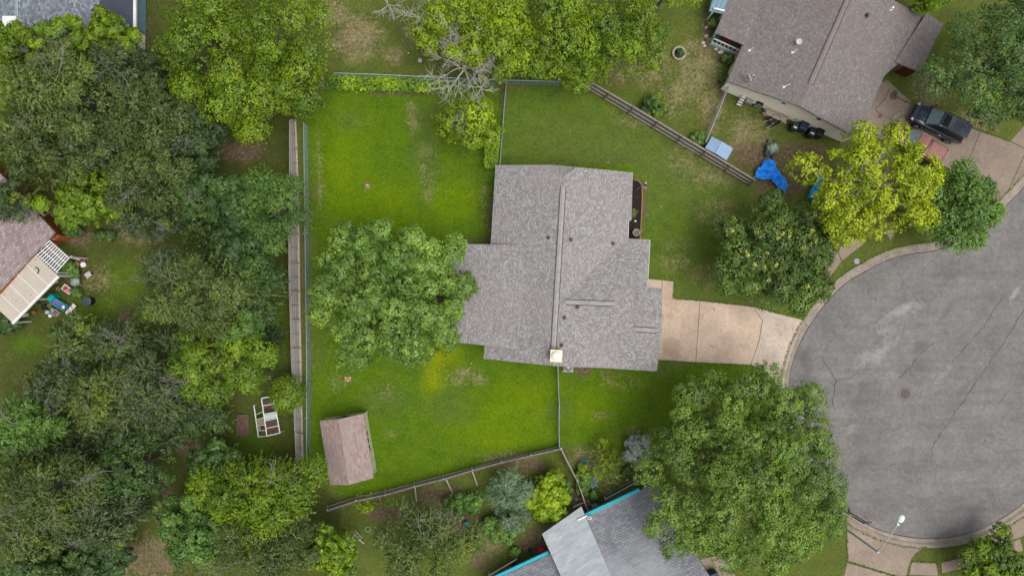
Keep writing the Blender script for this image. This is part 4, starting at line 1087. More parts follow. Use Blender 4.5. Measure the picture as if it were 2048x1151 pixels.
GAIN = 1.55
def tree(name, label, px, py, rpx, h, pal, style='round', cat="tree", ry=None, n=None, per=None, L=0.26, W=0.15, cr=None, seed=0, sparse=0.0,
         bark=None, bare=0, group=None, lobes=0.16, low=0.30, flowers=None, limbvis=1.0, lean=(0, 0), mixp=None, trunk_r=None, zlook=0.68, br=None, nb=None, tufts=None, lpt=None, gain=1.0, dens=1.0):
    rng = np.random.default_rng(seed * 7919 + 13)
    lv = np.random.default_rng(seed + 500).uniform(.86, 1.18); L *= lv; W *= lv
    zc = h * zlook
    c0 = P(px, py, zc); base = Vector((c0.x + lean[0], c0.y + lean[1], 0))
    k = S * (H - zc) / H; Rx = rpx * k; Ry = (ry or rpx) * k; Rz = h * (1 - low) / 2; cz = h - Rz
    pa = np.array(PAL[pal]) * GAIN * gain * np.array([[1.12], [.96], [.74]])  # wider tone spread, so leaf colour itself imitates sunlit tops and darker gaps
    rl = br or min(1.75, max(.28, .36 * min(Rx, Ry)))
    nl = nb or max(4, int(Rx * Ry / (rl * rl) * 1.5))
    # lobes of the crown: a dome covered evenly as seen from the sky, heights uneven so that deep gaps stay between them
    i = np.arange(nl); r = np.sqrt((i + .5) / nl); th = i * 2.39996 + rng.normal(0, .22, nl) + seed; r = np.clip(r + rng.normal(0, .05, nl), 0, 1); r = np.where((rng.random(nl) < .12) & (r > .6), r * 1.12, r)
    ph = rng.uniform(0, 6.28, 4); lob = 1 + lobes * (np.sin(3 * th + ph[0]) * 0.6 + np.sin(5 * th + ph[1]) * 0.5)
    z = np.sqrt(np.clip(1 - r * r, 0.02, 1)) * rng.uniform(.28, 1.0, nl) - .2 * r
    LC = np.stack([r * np.cos(th) * lob * max(Rx - rl * .55, .1), r * np.sin(th) * lob * max(Ry - rl * .55, .1), z * max(Rz - rl * .5, .1)], -1)
    LR = rl * rng.uniform(.72, 1.10, nl); lu = rng.random(nl)
    def thin(c):
        return fbm(c[:, 0] * 0.6 + seed, c[:, 1] * 0.6 + c[:, 2] * 0.2, seed + 5, 3) > sparse if sparse else np.ones(len(c), bool)
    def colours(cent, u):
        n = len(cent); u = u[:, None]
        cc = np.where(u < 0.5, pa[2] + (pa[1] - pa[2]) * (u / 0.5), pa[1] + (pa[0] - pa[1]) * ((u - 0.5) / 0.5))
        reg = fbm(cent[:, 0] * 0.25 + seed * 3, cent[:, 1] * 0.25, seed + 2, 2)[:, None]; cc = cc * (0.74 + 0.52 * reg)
        if mixp:
            pb_ = np.array(PAL[mixp[0]]) * GAIN * gain; s_ = fbm(cent[:, 0] * .9 + 3, cent[:, 1] * .9 + cent[:, 2] * .5, seed + 31, 2) > .95 - .7 * mixp[1] ** .5; cc[s_] = cc[s_] * .45 + .55 * pb_[0] * rng.uniform(.6, 1.0, (s_.sum(), 1))
        return cc
    if style == 'feather':
        nt = tufts or int(205 * (rl / 1.5) ** 2 * dens) + 8
        bi = np.repeat(np.arange(nl), nt); d = rdir(len(bi), rng, -0.35); q_ = rng.random(len(bi))
        cent = LC[bi] + d * (LR[bi] * np.where(q_ < .8, rng.uniform(.45, .8, len(bi)), rng.uniform(.1, .5, len(bi))))[:, None] * np.array([1, 1, .75])
        tw = unit(d * np.array([1, 1, .55]) + rng.normal(0, .28, (len(bi), 3)) + unit(LC[bi] * np.array([1, 1, 0]) + 1e-4) * .25) * (LR[bi] * rng.uniform(.35, .75, len(bi)))[:, None]
        nu = int(Rx * Ry * 22 * dens); a_ = rng.uniform(0, 6.283, nu); ru = np.sqrt(rng.random(nu)) * .86; ud = np.stack([np.cos(a_), np.sin(a_), np.full(nu, .25)], -1)
        cent = np.concatenate([cent, np.stack([ru * np.cos(a_) * Rx, ru * np.sin(a_) * Ry, rng.uniform(-.45, .1, nu) * Rz], -1)]); tw = np.concatenate([tw, unit(ud + rng.normal(0, .5, (nu, 3))) * rng.uniform(.4, .8, (nu, 1))])
        bi = np.concatenate([bi, rng.integers(0, nl, nu)]); d = np.concatenate([d, unit(ud + np.array([0, 0, .6]))])
        ok = thin(cent); cent, tw, bi, d = cent[ok], tw[ok], bi[ok], d[ok]
        ub = np.clip(lu[bi] * .45 + .5 * rng.random(len(bi)) + .15 * d[:, 2], 0, 1)  # upward twigs lighter: young tips, and some top light put into the colour
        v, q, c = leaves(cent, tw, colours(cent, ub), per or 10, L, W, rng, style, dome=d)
    else:
        tr_ = cr or max(.12, min(.34, rl * .24)); nt = tufts or int(3.1 * (rl / tr_) ** 2 * dens) + 5
        bi = np.repeat(np.arange(nl), nt); d = rdir(len(bi), rng, -0.3); q_ = rng.random(len(bi))
        cent = LC[bi] + d * (LR[bi] * np.where(q_ < .72, rng.uniform(.78, 1.05, len(bi)), rng.uniform(.15, .75, len(bi))))[:, None] * np.array([1, 1, .8])
        nu = int(Rx * Ry * .75 / (tr_ * tr_) * dens); a_ = rng.uniform(0, 6.283, nu); ru = np.sqrt(rng.random(nu)) * .86
        cent = np.concatenate([cent, np.stack([ru * np.cos(a_) * Rx, ru * np.sin(a_) * Ry, rng.uniform(-.45, .1, nu) * Rz], -1)]); bi = np.concatenate([bi, rng.integers(0, nl, nu)]); d = np.concatenate([d, unit(rng.normal(0, .4, (nu, 3)) + np.array([0, 0, 1.0]))])
        ok = thin(cent); cent, bi, d = cent[ok], bi[ok], d[ok]
        ub = np.clip(lu[bi] * .45 + .45 * rng.random(len(bi)) + .18 * d[:, 2], 0, 1)  # lobe tops lighter, sides darker: young tips plus shading painted into leaf colour
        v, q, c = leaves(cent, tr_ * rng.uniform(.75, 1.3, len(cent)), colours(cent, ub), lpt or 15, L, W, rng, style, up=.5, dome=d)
    limb_to = LC
    n = len(limb_to)
    v[:, 2] = np.maximum(v[:, 2] + cz, 0.05); v[:, 0] -= lean[0]; v[:, 1] -= lean[1]
    root = thing(name, label, cat, base, group)
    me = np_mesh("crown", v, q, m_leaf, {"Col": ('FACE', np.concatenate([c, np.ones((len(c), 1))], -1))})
    o = bpy.data.objects.new("crown", me); COL.objects.link(o); o.parent = root; o["kind"] = "stuff"; TRIS[0] += len(q) * 2
    # trunk and limbs
    paths = []; tr = trunk_r or max(0.05, 0.030 * h * (0.6 + Rx / 10)); fork = np.array([-lean[0] * .4, -lean[1] * .4, cz - Rz * 0.75])
    fork[2] = max(fork[2], h * 0.18)
    top = np.array([-lean[0], -lean[1], cz + Rz * 0.35])
    paths.append((np.array([[0, 0, -0.1], [0.03 * h * .2, 0, fork[2] * .5], fork, (fork + top) / 2 + rng.normal(0, .15, 3), top]), np.array([tr * 1.35, tr * 1.05, tr * .9, tr * .6, tr * .2])))
    sel = rng.choice(n, min(n, int(26 * limbvis) + 4), replace=False)
    for i in sel:
        e = limb_to[i] + np.array([-lean[0], -lean[1], cz]); s0 = fork + (top - fork) * rng.uniform(0, .55)
        m_ = (s0 + e) / 2 + np.array([0, 0, -0.12 * np.linalg.norm(e - s0)]) + rng.normal(0, .18, 3); m2_ = s0 * .2 + e * .8 + rng.normal(0, .12, 3)
        paths.append((np.array([s0, m_, m2_, e]), np.array([tr * .42, tr * .28, tr * .14, .015])))
    V, Q = tubes_np(paths, 5); mt = np_mesh("trunk", V, Q, bark or m_bark, smooth=True)
    o = bpy.data.objects.new("trunk", mt); COL.objects.link(o); o.parent = root
    if bare:
        out = []
        for _ in range((bare + 1) // 2):
            a = rng.uniform(0, 6.28); d = unit(np.array([math.cos(a), math.sin(a), rng.uniform(.15, .8)]))
            st = top * .6 + fork * .4 + np.array([math.cos(a) * Rx * .15, math.sin(a) * Ry * .15, 0]); st[2] = cz + Rz * .45
            grow(st, d, Rx * rng.uniform(.45, .75), .032, 3, rng, out)
        V, Q = tubes_np(out, 3); mt = np_mesh("bare_branches", V, Q, m_barkm if bark is None else bark)
        o = bpy.data.objects.new("bare_branches", mt); COL.objects.link(o); o.parent = root; o["kind"] = "stuff"
    if flowers:
        nf, colf, pts_ = flowers; up_ = np.argsort(-(cent[:, 2] + rng.normal(0, .5, len(cent))))[:nf * 9]; fsel = rng.choice(up_, min(nf, len(up_)), replace=False)
        fc = cent[fsel] + np.array([0, 0, .2]); vv, qq, cc = leaves(fc, np.full(len(fc), .16), np.tile(np.array(colf), (len(fc), 1)), 12, .16, .10, rng, 'round', up=.9)
        vv[:, 2] += cz; me = np_mesh("blossom", vv, qq, m_leaf, {"Col": ('FACE', np.concatenate([cc, np.ones((len(cc), 1))], -1))})
        o = bpy.data.objects.new("blossom", me); COL.objects.link(o); o.parent = root; o["kind"] = "stuff"
    return root

def dead(name, label, px, py, rpx, h, seed, n=7, depth=4, bark=None, spread=.55, group=None):
    rng = np.random.default_rng(seed); zc = h * .8; c0 = P(px, py, zc); k = S * (H - zc) / H; Rx = rpx * k
    root = thing(name, label, "tree", (c0.x, c0.y, 0), group); out = [(np.array([[0, 0, -.1], [0.1, 0, h * .3], [0, .1, h * .55]]), np.array([.14, .10, .06]))]
    V, Q = tubes_np(out, 7); mt = np_mesh("trunk", V, Q, bark or m_barkp, smooth=True); o = bpy.data.objects.new("trunk", mt); COL.objects.link(o); o.parent = root
    out = []
    for i in range(n):
        a = 6.283 * (i + rng.uniform(-.3, .3)) / n; d = unit(np.array([math.cos(a), math.sin(a), rng.uniform(.2, .7)])); grow(np.array([0, .1, h * .5 + rng.uniform(0, .1) * h]), d, Rx * rng.uniform(.6, .9), .034, depth - 1, rng, out, spread, .03, (3, 5))
    V, Q = tubes_np(out, 4); mt = np_mesh("branches", V, Q, bark or m_barkp); o = bpy.data.objects.new("branches", mt); COL.objects.link(o); o.parent = root
    o["kind"] = "stuff"
    return root

F = dict(style='feather', L=0.30, W=0.075, cr=0.72, per=54)
# -- trees of the lot and its street
tree("oak_tree", "large round green tree leaning over the rear of the grey-roofed house", 783, 588, 166, 9.5, 'oak', 'tuft', L=.20, W=.11, cr=.27, lpt=15, br=1.05, nb=74, seed=1, ry=156, lobes=.12, sparse=.10)
tree("oak_tree", "largest green tree, standing at the bottom beside the curved street", 1498, 946, 208, 11, 'oak2', 'tuft', L=.20, W=.11, cr=.27, lpt=14, br=1.25, nb=90, gain=.88, seed=2, ry=220, lobes=.10, sparse=.06, low=.25)
tree("flowering_tree", "dark green tree dotted with pale yellow blossom beside the driveway apron", 1557, 512, 125, 7.0, 'flower', 'round', L=.22, W=.13, br=1.2, nb=36, seed=3, ry=122, lobes=.12, gain=.80, flowers=(30, (.50, .47, .10), 0))
tree("yellow_tree", "bright yellow-green sparse tree with pale branches by the parked vehicles", 1752, 367, 142, 9.0, 'yellow', 'round', L=.24, W=.16, br=1.3, cr=.32, lpt=14, seed=4, ry=136, lobes=.25, sparse=.29, bark=m_barkp, bare=2, limbvis=1.0)
tree("street_tree", "mid green tree reaching over the kerb right of the yellow tree", 1922, 415, 84, 6.5, 'fresh', 'feather', L=.22, W=.08, seed=5, dens=1.2, ry=88, lobes=.15)
tree("corner_tree", "dark green tree with light tufts at the top right corner", 2000, 122, 135, 9, 'deep', 'round', L=.20, W=.12, seed=6, ry=148, mixp=('lime', .05))
tree("corner_tree", "dark green tree cut by the bottom right corner beyond the grass island", 1985, 1128, 72, 3.8, 'bright', 'round', L=.22, W=.13, br=.8, seed=7, ry=62, mixp=('dark', .4))
tree("corner_tree", "small green tree crown peeping in above the low porch roof at the top right", 1868, -18, 40, 6, 'bright', 'round', seed=8)
# -- top centre
G = "bright trees along the top fence"
for i, (px, py, r, ry_, h, pal, sp, lb) in enumerate([
        (905, 35, 95, 78, 8.5, 'lime', .25, "lime green tree at the top edge with bare grey twigs, left of the group"),
        (1000, 80, 100, 90, 8, 'lime', .28, "lime green loose tree above the end of the top wire fence"),
        (1120, 60, 105, 100, 8.5, 'bright', .22, "bright green tree at the top, in the middle of the dense group"),
        (1240, 70, 102, 98, 8, 'bright', .22, "bright green tree at the top, nearest the stone ring planter"),
        (1160, 128, 76, 52, 6.0, 'bright', .22, "bright green tree hanging over the upper end of the diagonal wooden fence"),
        (940, 240, 66, 60, 6.5, 'lime', .36, "yellowish tree inside the yard corner beside the clipped hedge"),
        (1330, -15, 70, 40, 7, 'bright', .3, "green tree mostly cut off by the top edge above the stone ring")]):
    tree("lime_tree", lb, px, py, r, h, pal, 'round', L=.21, W=.13, br=1.2, lpt=14, seed=20 + i, ry=ry_, sparse=sp, lobes=.22, gain=.92, bare=(3 if i in (0, 1, 5) else 0), bark=m_barkp if i in (0, 1, 5) else None, group=G, mixp=('lime', .2) if pal == 'bright' else None)
dead("dead_tree", "leafless grey twiggy tree over the top wire fence", 925, 120, 84, 8.6, 31, 11, 4)
dead("dead_tree", "leafless grey branches at the top edge left of the lime trees", 870, 10, 66, 9.2, 32, 7, 4)
dead("dead_tree", "leafless twigs hanging over the yard side of the top wire fence", 960, 165, 40, 7.6, 33, 7, 3)
dead("dead_tree", "few bare grey twigs poking into the dry lawn at the top edge", 770, -2, 34, 5, 34, 5, 3)
# -- upper left
G = "broad bright trees at the upper left"
for i, (px, py, r, ry_, h, lb) in enumerate([
        (560, 80, 112, 90, 10, "broad bright green tree beside the dry lawn at the top"),
        (420, 70, 110, 90, 10, "broad bright green tree right of the dark flat roof"),
        (585, 165, 82, 75, 8.5, "bright green tree touching the left end of the top wire fence"),
        (480, 195, 92, 80, 9, "bright green tree above the reddish bare soil by the board fence"),
        (380, 185, 40, 40, 6.5, "small bright green tree squeezed between the two broad upper left trees")]):
    tree("broad_tree", lb, px, py, r, h, 'bright', 'round', L=.20, W=.12, br=1.5, lpt=16, seed=40 + i, ry=ry_, lobes=.14, sparse=.12, gain=.80, group=G, mixp=('lime', .12))
# -- far left
for i, (px, py, r, ry_, h, pal, st, sp, bare, lb) in enumerate([
        (35, 105, 60, 62, 7.5, 'bright', 'round', .25, 0, "bright green tree below the white chimney at the top left"),
        (130, 75, 66, 45, 7.5, 'bright', 'round', .34, 1, "bright green open tree in front of the blue-grey shingles"),
        (218, 70, 55, 50, 7.5, 'bright', 'round', .32, 0, "bright green tree overlapping the flat dark roof"),
        (15, 230, 40, 90, 6.5, 'bright', 'round', .28, 0, "bright green tree on the left edge below the chimney tree"),
        (125, 185, 112, 100, 9.5, 'olive', 'feather', .2, 3, "feathery olive tree with grey limbs at the upper left"),
        (245, 135, 70, 60, 8, 'greyol', 'feather', .25, 2, "dim greyish tree behind the olive trees below the flat roof"),
        (292, 238, 92, 82, 9.5, 'olive', 'feather', .16, 1, "feathery olive tree in the middle of the upper left grove"),
        (75, 300, 90, 75, 8.5, 'olive', 'feather', .22, 3, "feathery olive tree near the left edge above the pink roof"),
        (185, 290, 70, 60, 7.5, 'greyol', 'feather', .25, 2, "greyish feathery tree between two olive trees on the left"),
        (385, 265, 75, 70, 7, 'dark', 'round', .22, 1, "dark green tree in the gap below the broad bright trees"),
        (288, 352, 88, 72, 9.5, 'olive', 'feather', .14, 2, "pale olive feathery tree left of the fresh green fence tree"),
        (165, 405, 82, 60, 7.0, 'bright', 'round', .30, 1, "bright green tree just right of the pink roof's top corner"),
        (25, 400, 52, 45, 7.5, 'greyol', 'feather', .1, 0, "grey-green tree overhanging the pink shingled roof"),
        (385, 380, 70, 65, 6.5, 'deep', 'round', .26, 1, "dark tree with thin white branches left of the fence tree"),
        (300, 440, 70, 38, 5.5, 'greyol', 'feather', .36, 3, "sparse greyish tree at the top of the left neighbour's lawn"),
        (550, 418, 72, 84, 7.0, 'fresh', 'feather', .12, 0, "fresh green tree reaching across the board fence"),
        (470, 400, 62, 62, 6, 'deep', 'round', .2, 0, "deep green tree left of the fence tree"),
        (485, 500, 70, 60, 5.5, 'dark', 'round', .2, 0, "dark bluish shrub-like tree beside the middle of the board fence"),
        (395, 590, 100, 88, 9, 'olive', 'feather', .08, 2, "wide soft olive tree at the right of the left neighbour's lawn"),
        (505, 575, 66, 70, 7, 'deep', 'feather', .12, 0, "deep green soft tree against the board fence"),
        (330, 540, 60, 55, 6, 'greyol', 'feather', .34, 3, "sparse tree with twisted white branches over the left lawn"),
        (475, 660, 60, 50, 6.5, 'fresh', 'round', .25, 0, "green tree just above the brightest tree of the left woods"),
        (445, 725, 108, 92, 8, 'bright', 'tuft', .24, 1, "brightest spiky-leaved tree of the left woods above the white frame"),
        (575, 790, 24, 34, 3.4, 'bright', 'tuft', .0, 0, "small bright green sapling leaning on the board fence by the white frame"),
        (145, 675, 52, 52, 5.5, 'olive', 'feather', .22, 2, "pale olive small tree below the patio clutter"),
        (235, 690, 62, 60, 5.5, 'greyol', 'feather', .52, 6, "nearly bare tree with silvery forked limbs on the left lawn"),
        (330, 790, 100, 80, 7.5, 'greyol', 'feather', .14, 4, "grey-green feathery tree in the middle of the lower left woods"),
        (225, 800, 92, 70, 7, 'olive', 'feather', .30, 4, "loose olive tree with yellow leaf tufts in the lower left woods"),
        (120, 760, 70, 50, 5.5, 'greyol', 'feather', .34, 2, "thin grey-green tree over the teal objects on the left"),
        (55, 850, 66, 62, 6, 'fresh', 'feather', .26, 2, "green loose tree on the left edge of the lower woods"),
        (35, 905, 58, 60, 5, 'deep', 'round', .2, 0, "deep green bush around the stump on the left edge"),
        (105, 985, 120, 78, 9, 'olive', 'feather', .12, 3, "wide feathery olive tree on the lower left edge"),
        (270, 935, 80, 78, 7.5, 'deep', 'round', .24, 1, "dark green tree with light leaf tufts in the lower left"),
        (205, 1045, 82, 62, 8, 'greyol', 'feather', .12, 3, "dim feathery tree with silvery twigs near the bottom left"),
        (55, 1075, 70, 60, 7.0, 'olive', 'feather', .24, 2, "olive feathery tree at the bottom left edge"),
        (90, 1130, 95, 40, 6, 'deep', 'round', .15, 0, "dark green bush along the bottom edge at the far left"),
        (200, 1120, 60, 40, 5, 'dark', 'round', .2, 0, "darkest bush at the bottom edge left of the dry clearing"),
        (435, 930, 58, 52, 5.5, 'deep', 'round', .18, 0, "deep green round tree below the white frame"),
        (375, 1060, 74, 80, 7.5, 'fresh', 'round', .18, 0, "light fresh green tree at the right of the dry clearing"),
        (520, 995, 122, 88, 8.0, 'bright', 'feather', .10, 2, "broad fine-leaved green tree below the shed"),
        (530, 1090, 130, 75, 8.0, 'olive', 'feather', .12, 3, "broad olive tree at the bottom edge below the shed"),
        (665, 1105, 52, 58, 6.5, 'bright', 'round', .22, 0, "green tree left of the small white lattice frame at the bottom"),
        (855, 1085, 122, 75, 6.5, 'olive', 'feather', .30, 4, "thin open olive tree with long bare twigs at the bottom centre")]):
    m = dict(L=.21, W=.13) if st == 'round' else (dict(L=.32, W=.10, br=1.2, cr=.34, lpt=14) if st == 'tuft' else dict(L=.22, W=.075))
    tree("olive_tree" if pal in ('olive', 'greyol') else "green_tree", lb, px, py, r, h, pal, st, ry=ry_, seed=60 + i, sparse=sp * .8, bare=bare, lobes=.24, mixp=('lime', .05) if pal in ('greyol', 'deep', 'olive') else None, gain=.80 if pal in ('greyol', 'olive') else .86, **m)

# -- understorey filling the woods
for i, (px, py, r, ry_, pal, lb) in enumerate([
        (425, 485, 60, 48, 'deep', "low dark thicket left of the bluish shrub by the board fence"),
        (335, 690, 62, 48, 'greyol', "low thicket between the bright spiky tree and the bare silver tree"), (400, 840, 66, 46, 'deep', "low dark thicket left of the timber-edged bed"),
        (175, 905, 74, 50, 'greyol', "low grey-green thicket right of the stump bush"), (325, 860, 60, 42, 'greyol', "low thicket above the small dry path in the lower left"),
        (150, 1090, 66, 48, 'deep', "dark low thicket near the bottom left corner"), (30, 975, 52, 44, 'olive', "olive thicket on the left edge above the bottom corner"),
        (215, 355, 62, 50, 'deep', "dark thicket between the olive trees right of the pink roof"), (345, 320, 66, 52, 'deep', "dark thicket in the gap of the upper left grove"),
        (60, 175, 62, 54, 'greyol', "greyish thicket below the trees at the white chimney"), (330, 135, 50, 50, 'deep', "dark thicket between the flat roof and the broad trees"),
        (520, 680, 40, 60, 'dark', "darkest thicket against the lower half of the board fence"), (255, 1000, 60, 44, 'greyol', "dim thicket left of the light green tree by the clearing"), (450, 1010, 50, 50, 'deep', "deep green thicket between the two bottom left trees")]):
    tree("thicket", lb, px, py, r, 4.2, pal, 'feather', cat="thicket", ry=ry_, seed=150 + i, low=.15, lobes=.3, sparse=.18, L=.22, W=.085, br=1.1, dens=.8, gain=.72, limbvis=.4, group="understorey of the left woods")
# -- shrubs
def shrub(lb, px, py, r, h, pal, style='round', ry=None, seed=0, name="shrub", **kw):
    a = dict(L=.16, W=.10, low=.05, lobes=.15, limbvis=.3, trunk_r=.04)
    a.update(kw)
    a.pop('n', 0); a.pop('per', 0)
    return tree(name, lb, px, py, r, h, pal, style, cat="shrub", ry=ry, seed=seed, **a)
shrub("bright yellow-green round bush beside the silver shingles", 1098, 1000, 46, 3.2, 'lime', 'tuft', 58, 201, L=.2, W=.12)
shrub("bluish feathery juniper left of the bright round bush", 1022, 985, 50, 4.0, 'blue', 'feather', 50, 202, L=.2, W=.04, dens=1.3)
shrub("pale bluish feathery juniper below the other one", 1030, 1035, 38, 3.6, 'blue', 'feather', 34, 203, L=.2, W=.04, dens=1.3)
shrub("silver-grey sage bush at the edge of the largest tree", 1277, 900, 32, 2.0, 'sage', 'tuft', 32, 204, L=.17, W=.08)
shrub("wispy pale green shrub between the agaves and the sage bush", 1212, 925, 36, 2.4, 'lime', 'feather', 42, 205, L=.22, W=.035, dens=.5, mixp=('olive', .6))
shrub("deep green bush with lime edge in the upper right lawn", 1312, 207, 25, 2.0, 'deep', 'round', 26, 206, mixp=('lime', .3))
shrub("small green bush at the lower end of the wire side fence", 1397, 276, 16, 1.2, 'fresh', 'round', 16, 207)
shrub("green bush by the corner of the porch rail", 1456, 116, 14, 1.0, 'deep', 'round', 8, 208)
shrub("green bush against the cream wall corner of the brown-roofed house", 1452, 160, 8, 1.1, 'dark', 'round', 14, 209)
shrub("small bush in the stone-edged bed beside the porch", 1427, 45, 8, .9, 'olive', 'round', 8, 210)
shrub("green shrub on the yard side of the bottom wooden fence", 925, 1010, 42, 2.0, 'fresh', 'round', 24, 211)
shrub("bushy green shrub at the left foot of the bright round bush", 1000, 1060, 40, 1.8, 'fresh', 'round', 30, 212, mixp=('olive', .4))
shrub("small green plant among pots near the red barrel", 1030, 1105, 10, .8, 'fresh', 'round', 12, 213)
shrub("yellow-green shrub behind the slanting post of the bottom fence", 730, 1008, 22, 1.5, 'lime', 'feather', 16, 214, L=.18, W=.05)
shrub("green vine mound right of the thin plank fence", 1168, 960, 18, 1.2, 'fresh', 'round', 30, 215, mixp=('lime', .3))
shrub("pale mounded herb in the dark mulch bed by the house", 1267, 426, 7, .6, 'olive', 'tuft', 9, 216, L=.12, W=.05, cr=.12)
shrub("green clump of leaves by the dark mulch below the flag bed", 1188, 990, 9, .6, 'fresh', 'round', 9, 217)
shrub("dark green low plant among white stones near the white pipe", 1255, 945, 16, .7, 'deep', 'round', 12, 218)
shrub("dark bush at the lower left corner of the patio cover", 12, 645, 22, 1.8, 'dark', 'round', 24, 219)
shrub("deep green plants along the right end of the pink-roofed house", 145, 462, 22, 1.2, 'deep', 'round', 12, 220)
shrub("bluish green plants at the top of the left neighbour's lawn", 205, 470, 26, 1.0, 'deep', 'tuft', 10, 221)
shrub("leafy plants crowded between patio posts and pots", 138, 540, 18, 1.0, 'fresh', 'round', 18, 222, mixp=('olive', .4))
shrub("green low plants behind the pale garden bench", 152, 585, 14, .8, 'fresh', 'round', 10, 223)
shrub("green weeds growing under the right end of the bottom wood fence", 1130, 975, 14, .9, 'fresh', 'round', 18, 224)
shrub("leafy green plant inside the stone ring planter", 1360, 105, 7, .7, 'dark', 'round', 7, 225, cr=.12, L=.14, W=.08)
shrub("low green shrub below the reddish soil beside the left trees", 390, 330, 30, 2.0, 'fresh', 'round', 24, 226)

# vine-covered strip and clipped hedge
def hedge(name, lb, poly, h, pal, seed, L=.16, W=.10, dens=120, cat="hedge", fuzz=.12):
    rng = np.random.default_rng(seed); pts = np.array([(P(x, y, h * .7).x, P(x, y, h * .7).y) for x, y in poly]); mn, mx = pts.min(0), pts.max(0); c = (mn + mx) / 2
    nn = int(np.prod(mx - mn) * dens); q = rng.uniform(mn, mx, (nn, 2)); q = q[inside(q[:, 0], q[:, 1], pts)]; n = len(q)
    hh = h * (0.80 + .35 * fbm(q[:, 0] * 1.2, q[:, 1] * 1.2, seed, 3))
    z = np.where(rng.random(n) < .6, hh + rng.normal(0, fuzz * .4, n), rng.uniform(.05, 1, n) * hh)
    p = np.stack([q[:, 0] - c[0], q[:, 1] - c[1], np.maximum(z, .05)], -1); pa = np.array(PAL[pal]); u = fbm(q[:, 0] * .8, q[:, 1] * .8, seed + 3, 3)[:, None]
    pa = pa * GAIN * 1.25; colr = pa[1] + (pa[0] - pa[1]) * np.clip((u - .45) * 4, -.8, 1)
    nrm = unit(rng.normal(0, .45, (n, 3)) + np.array([0, 0, .9])); tdir = unit(rng.normal(0, 1, (n, 3))); b = unit(np.cross(nrm, tdir)); tdir = np.cross(b, nrm); sc = rng.uniform(.7, 1.3, (n, 1))
    v = np.stack([p - tdir * L * .5 * sc, p + b * W * .5 * sc, p + tdir * L * .5 * sc, p - b * W * .5 * sc], 1).reshape(-1, 3)
    cc = np.clip(colr * rng.uniform(.7, 1.3, (n, 1)), .003, .9)
    r = thing(name, lb, cat, (c[0], c[1], 0))
    me = np_mesh("foliage", v, np.arange(n * 4).reshape(n, 4), m_leaf, {"Col": ('FACE', np.concatenate([cc, np.ones((n, 1))], -1))}); o = bpy.data.objects.new("foliage", me); COL.objects.link(o); o.parent = r; o["kind"] = "stuff"
    paths = []
    for _ in range(max(4, n // 400)):
        i = rng.integers(n); paths.append((np.array([[p[i, 0], p[i, 1], 0], [p[i, 0] + .05, p[i, 1], p[i, 2] * .5], [p[i, 0], p[i, 1] + .04, p[i, 2]]]), np.array([.025, .018, .008])))
    V, Q = tubes_np(paths, 4); mt = np_mesh("stems", V, Q, m_barkd); o = bpy.data.objects.new("stems", mt); COL.objects.link(o); o.parent = r; o["kind"] = "stuff"
    TRIS[0] += 2 * n
hedge("vine_bank", "low bright vine bank along the inside of the top wire fence", [(655, 150), (760, 153), (885, 158), (890, 188), (760, 183), (655, 180)], .8, 'bright', 301, L=.2, W=.14, dens=150, cat="vine")
hedge("clipped_hedge", "clipped square green hedge at the corner of the house and wire fence", [(975, 272), (1000, 272), (995, 330), (990, 338), (970, 336), (968, 325)], 1.3, 'bright', 302, dens=330)
hedge("fence_vine", "dark green growth on the board end of the top fence behind the trees", [(985, 140), (1120, 150), (1160, 165), (1110, 168), (990, 158)], .9, 'deep', 303, dens=90, cat="vine")
hedge("fence_vine", "leafy growth hanging on the bottom wooden fence near the bright bush", [(905, 995), (1000, 965), (1010, 985), (920, 1020)], 1.3, 'fresh', 304, dens=110, cat="vine")
def rosette(lb, px, py, r, c1, seed, name="agave", nl=22, h=.55):
    rng = random.Random(seed); c = P(px, py, .2); root = thing(name, lb, "agave", (c.x, c.y, 0)); mt_ = mat("agave_" + str(seed), c1, .6, var=.25)
    for i in range(nl):
        a = i * 2.399; el = .25 + .9 * (i / nl); ln = r * rng.uniform(.8, 1.1); w = .055 * r / .5 * rng.uniform(.8, 1.2)
        d = Vector((math.cos(a), math.sin(a), 0)); s_ = Vector((-d.y, d.x, 0)); vs = []; fs = []
        for k in range(5):
            t_ = k / 4; q = Vector((c.x, c.y, .06)) + d * ln * t_ * math.cos(el) + Vector((0, 0, ln * t_ * math.sin(el) * (1 - .25 * t_))); ww = w * (1 - t_ ** 2) + .004
            vs += [q + s_ * ww + Vector((0, 0, ww * .5)), q - Vector((0, 0, .01)), q - s_ * ww + Vector((0, 0, ww * .5))]
            if k: b = 3 * k; fs += [(b - 3, b - 2, b + 1, b), (b - 2, b - 1, b + 2, b + 1)]
        mb = MB(); mb.add(vs, fs); obj("leaf", mb, mt_, root, smooth=True)
rosette("large blue-grey agave with broad pointed leaves beside the plank fence", 1184, 964, .75, (.20, .30, .36), 1, h=.7)
rosette("small blue-green agave above the large one", 1168, 922, .5, (.12, .25, .24), 2)
rosette("pale spiky plant by the porch's stone edging", 1419, 82, .5, (.32, .38, .22), 3, nl=16)

# ================================================================== FENCES
def poly_at(pts, t):
    """pts list of Vector; t in metres along"""
    for a, b in zip(pts, pts[1:]):
        L = (b - a).length
        if t <= L: return a.lerp(b, t / L), (b - a).normalized()
        t -= L
    return pts[-1].copy(), (pts[-1] - pts[-2]).normalized()
def plen(pts): return sum((b - a).length for a, b in zip(pts, pts[1:]))

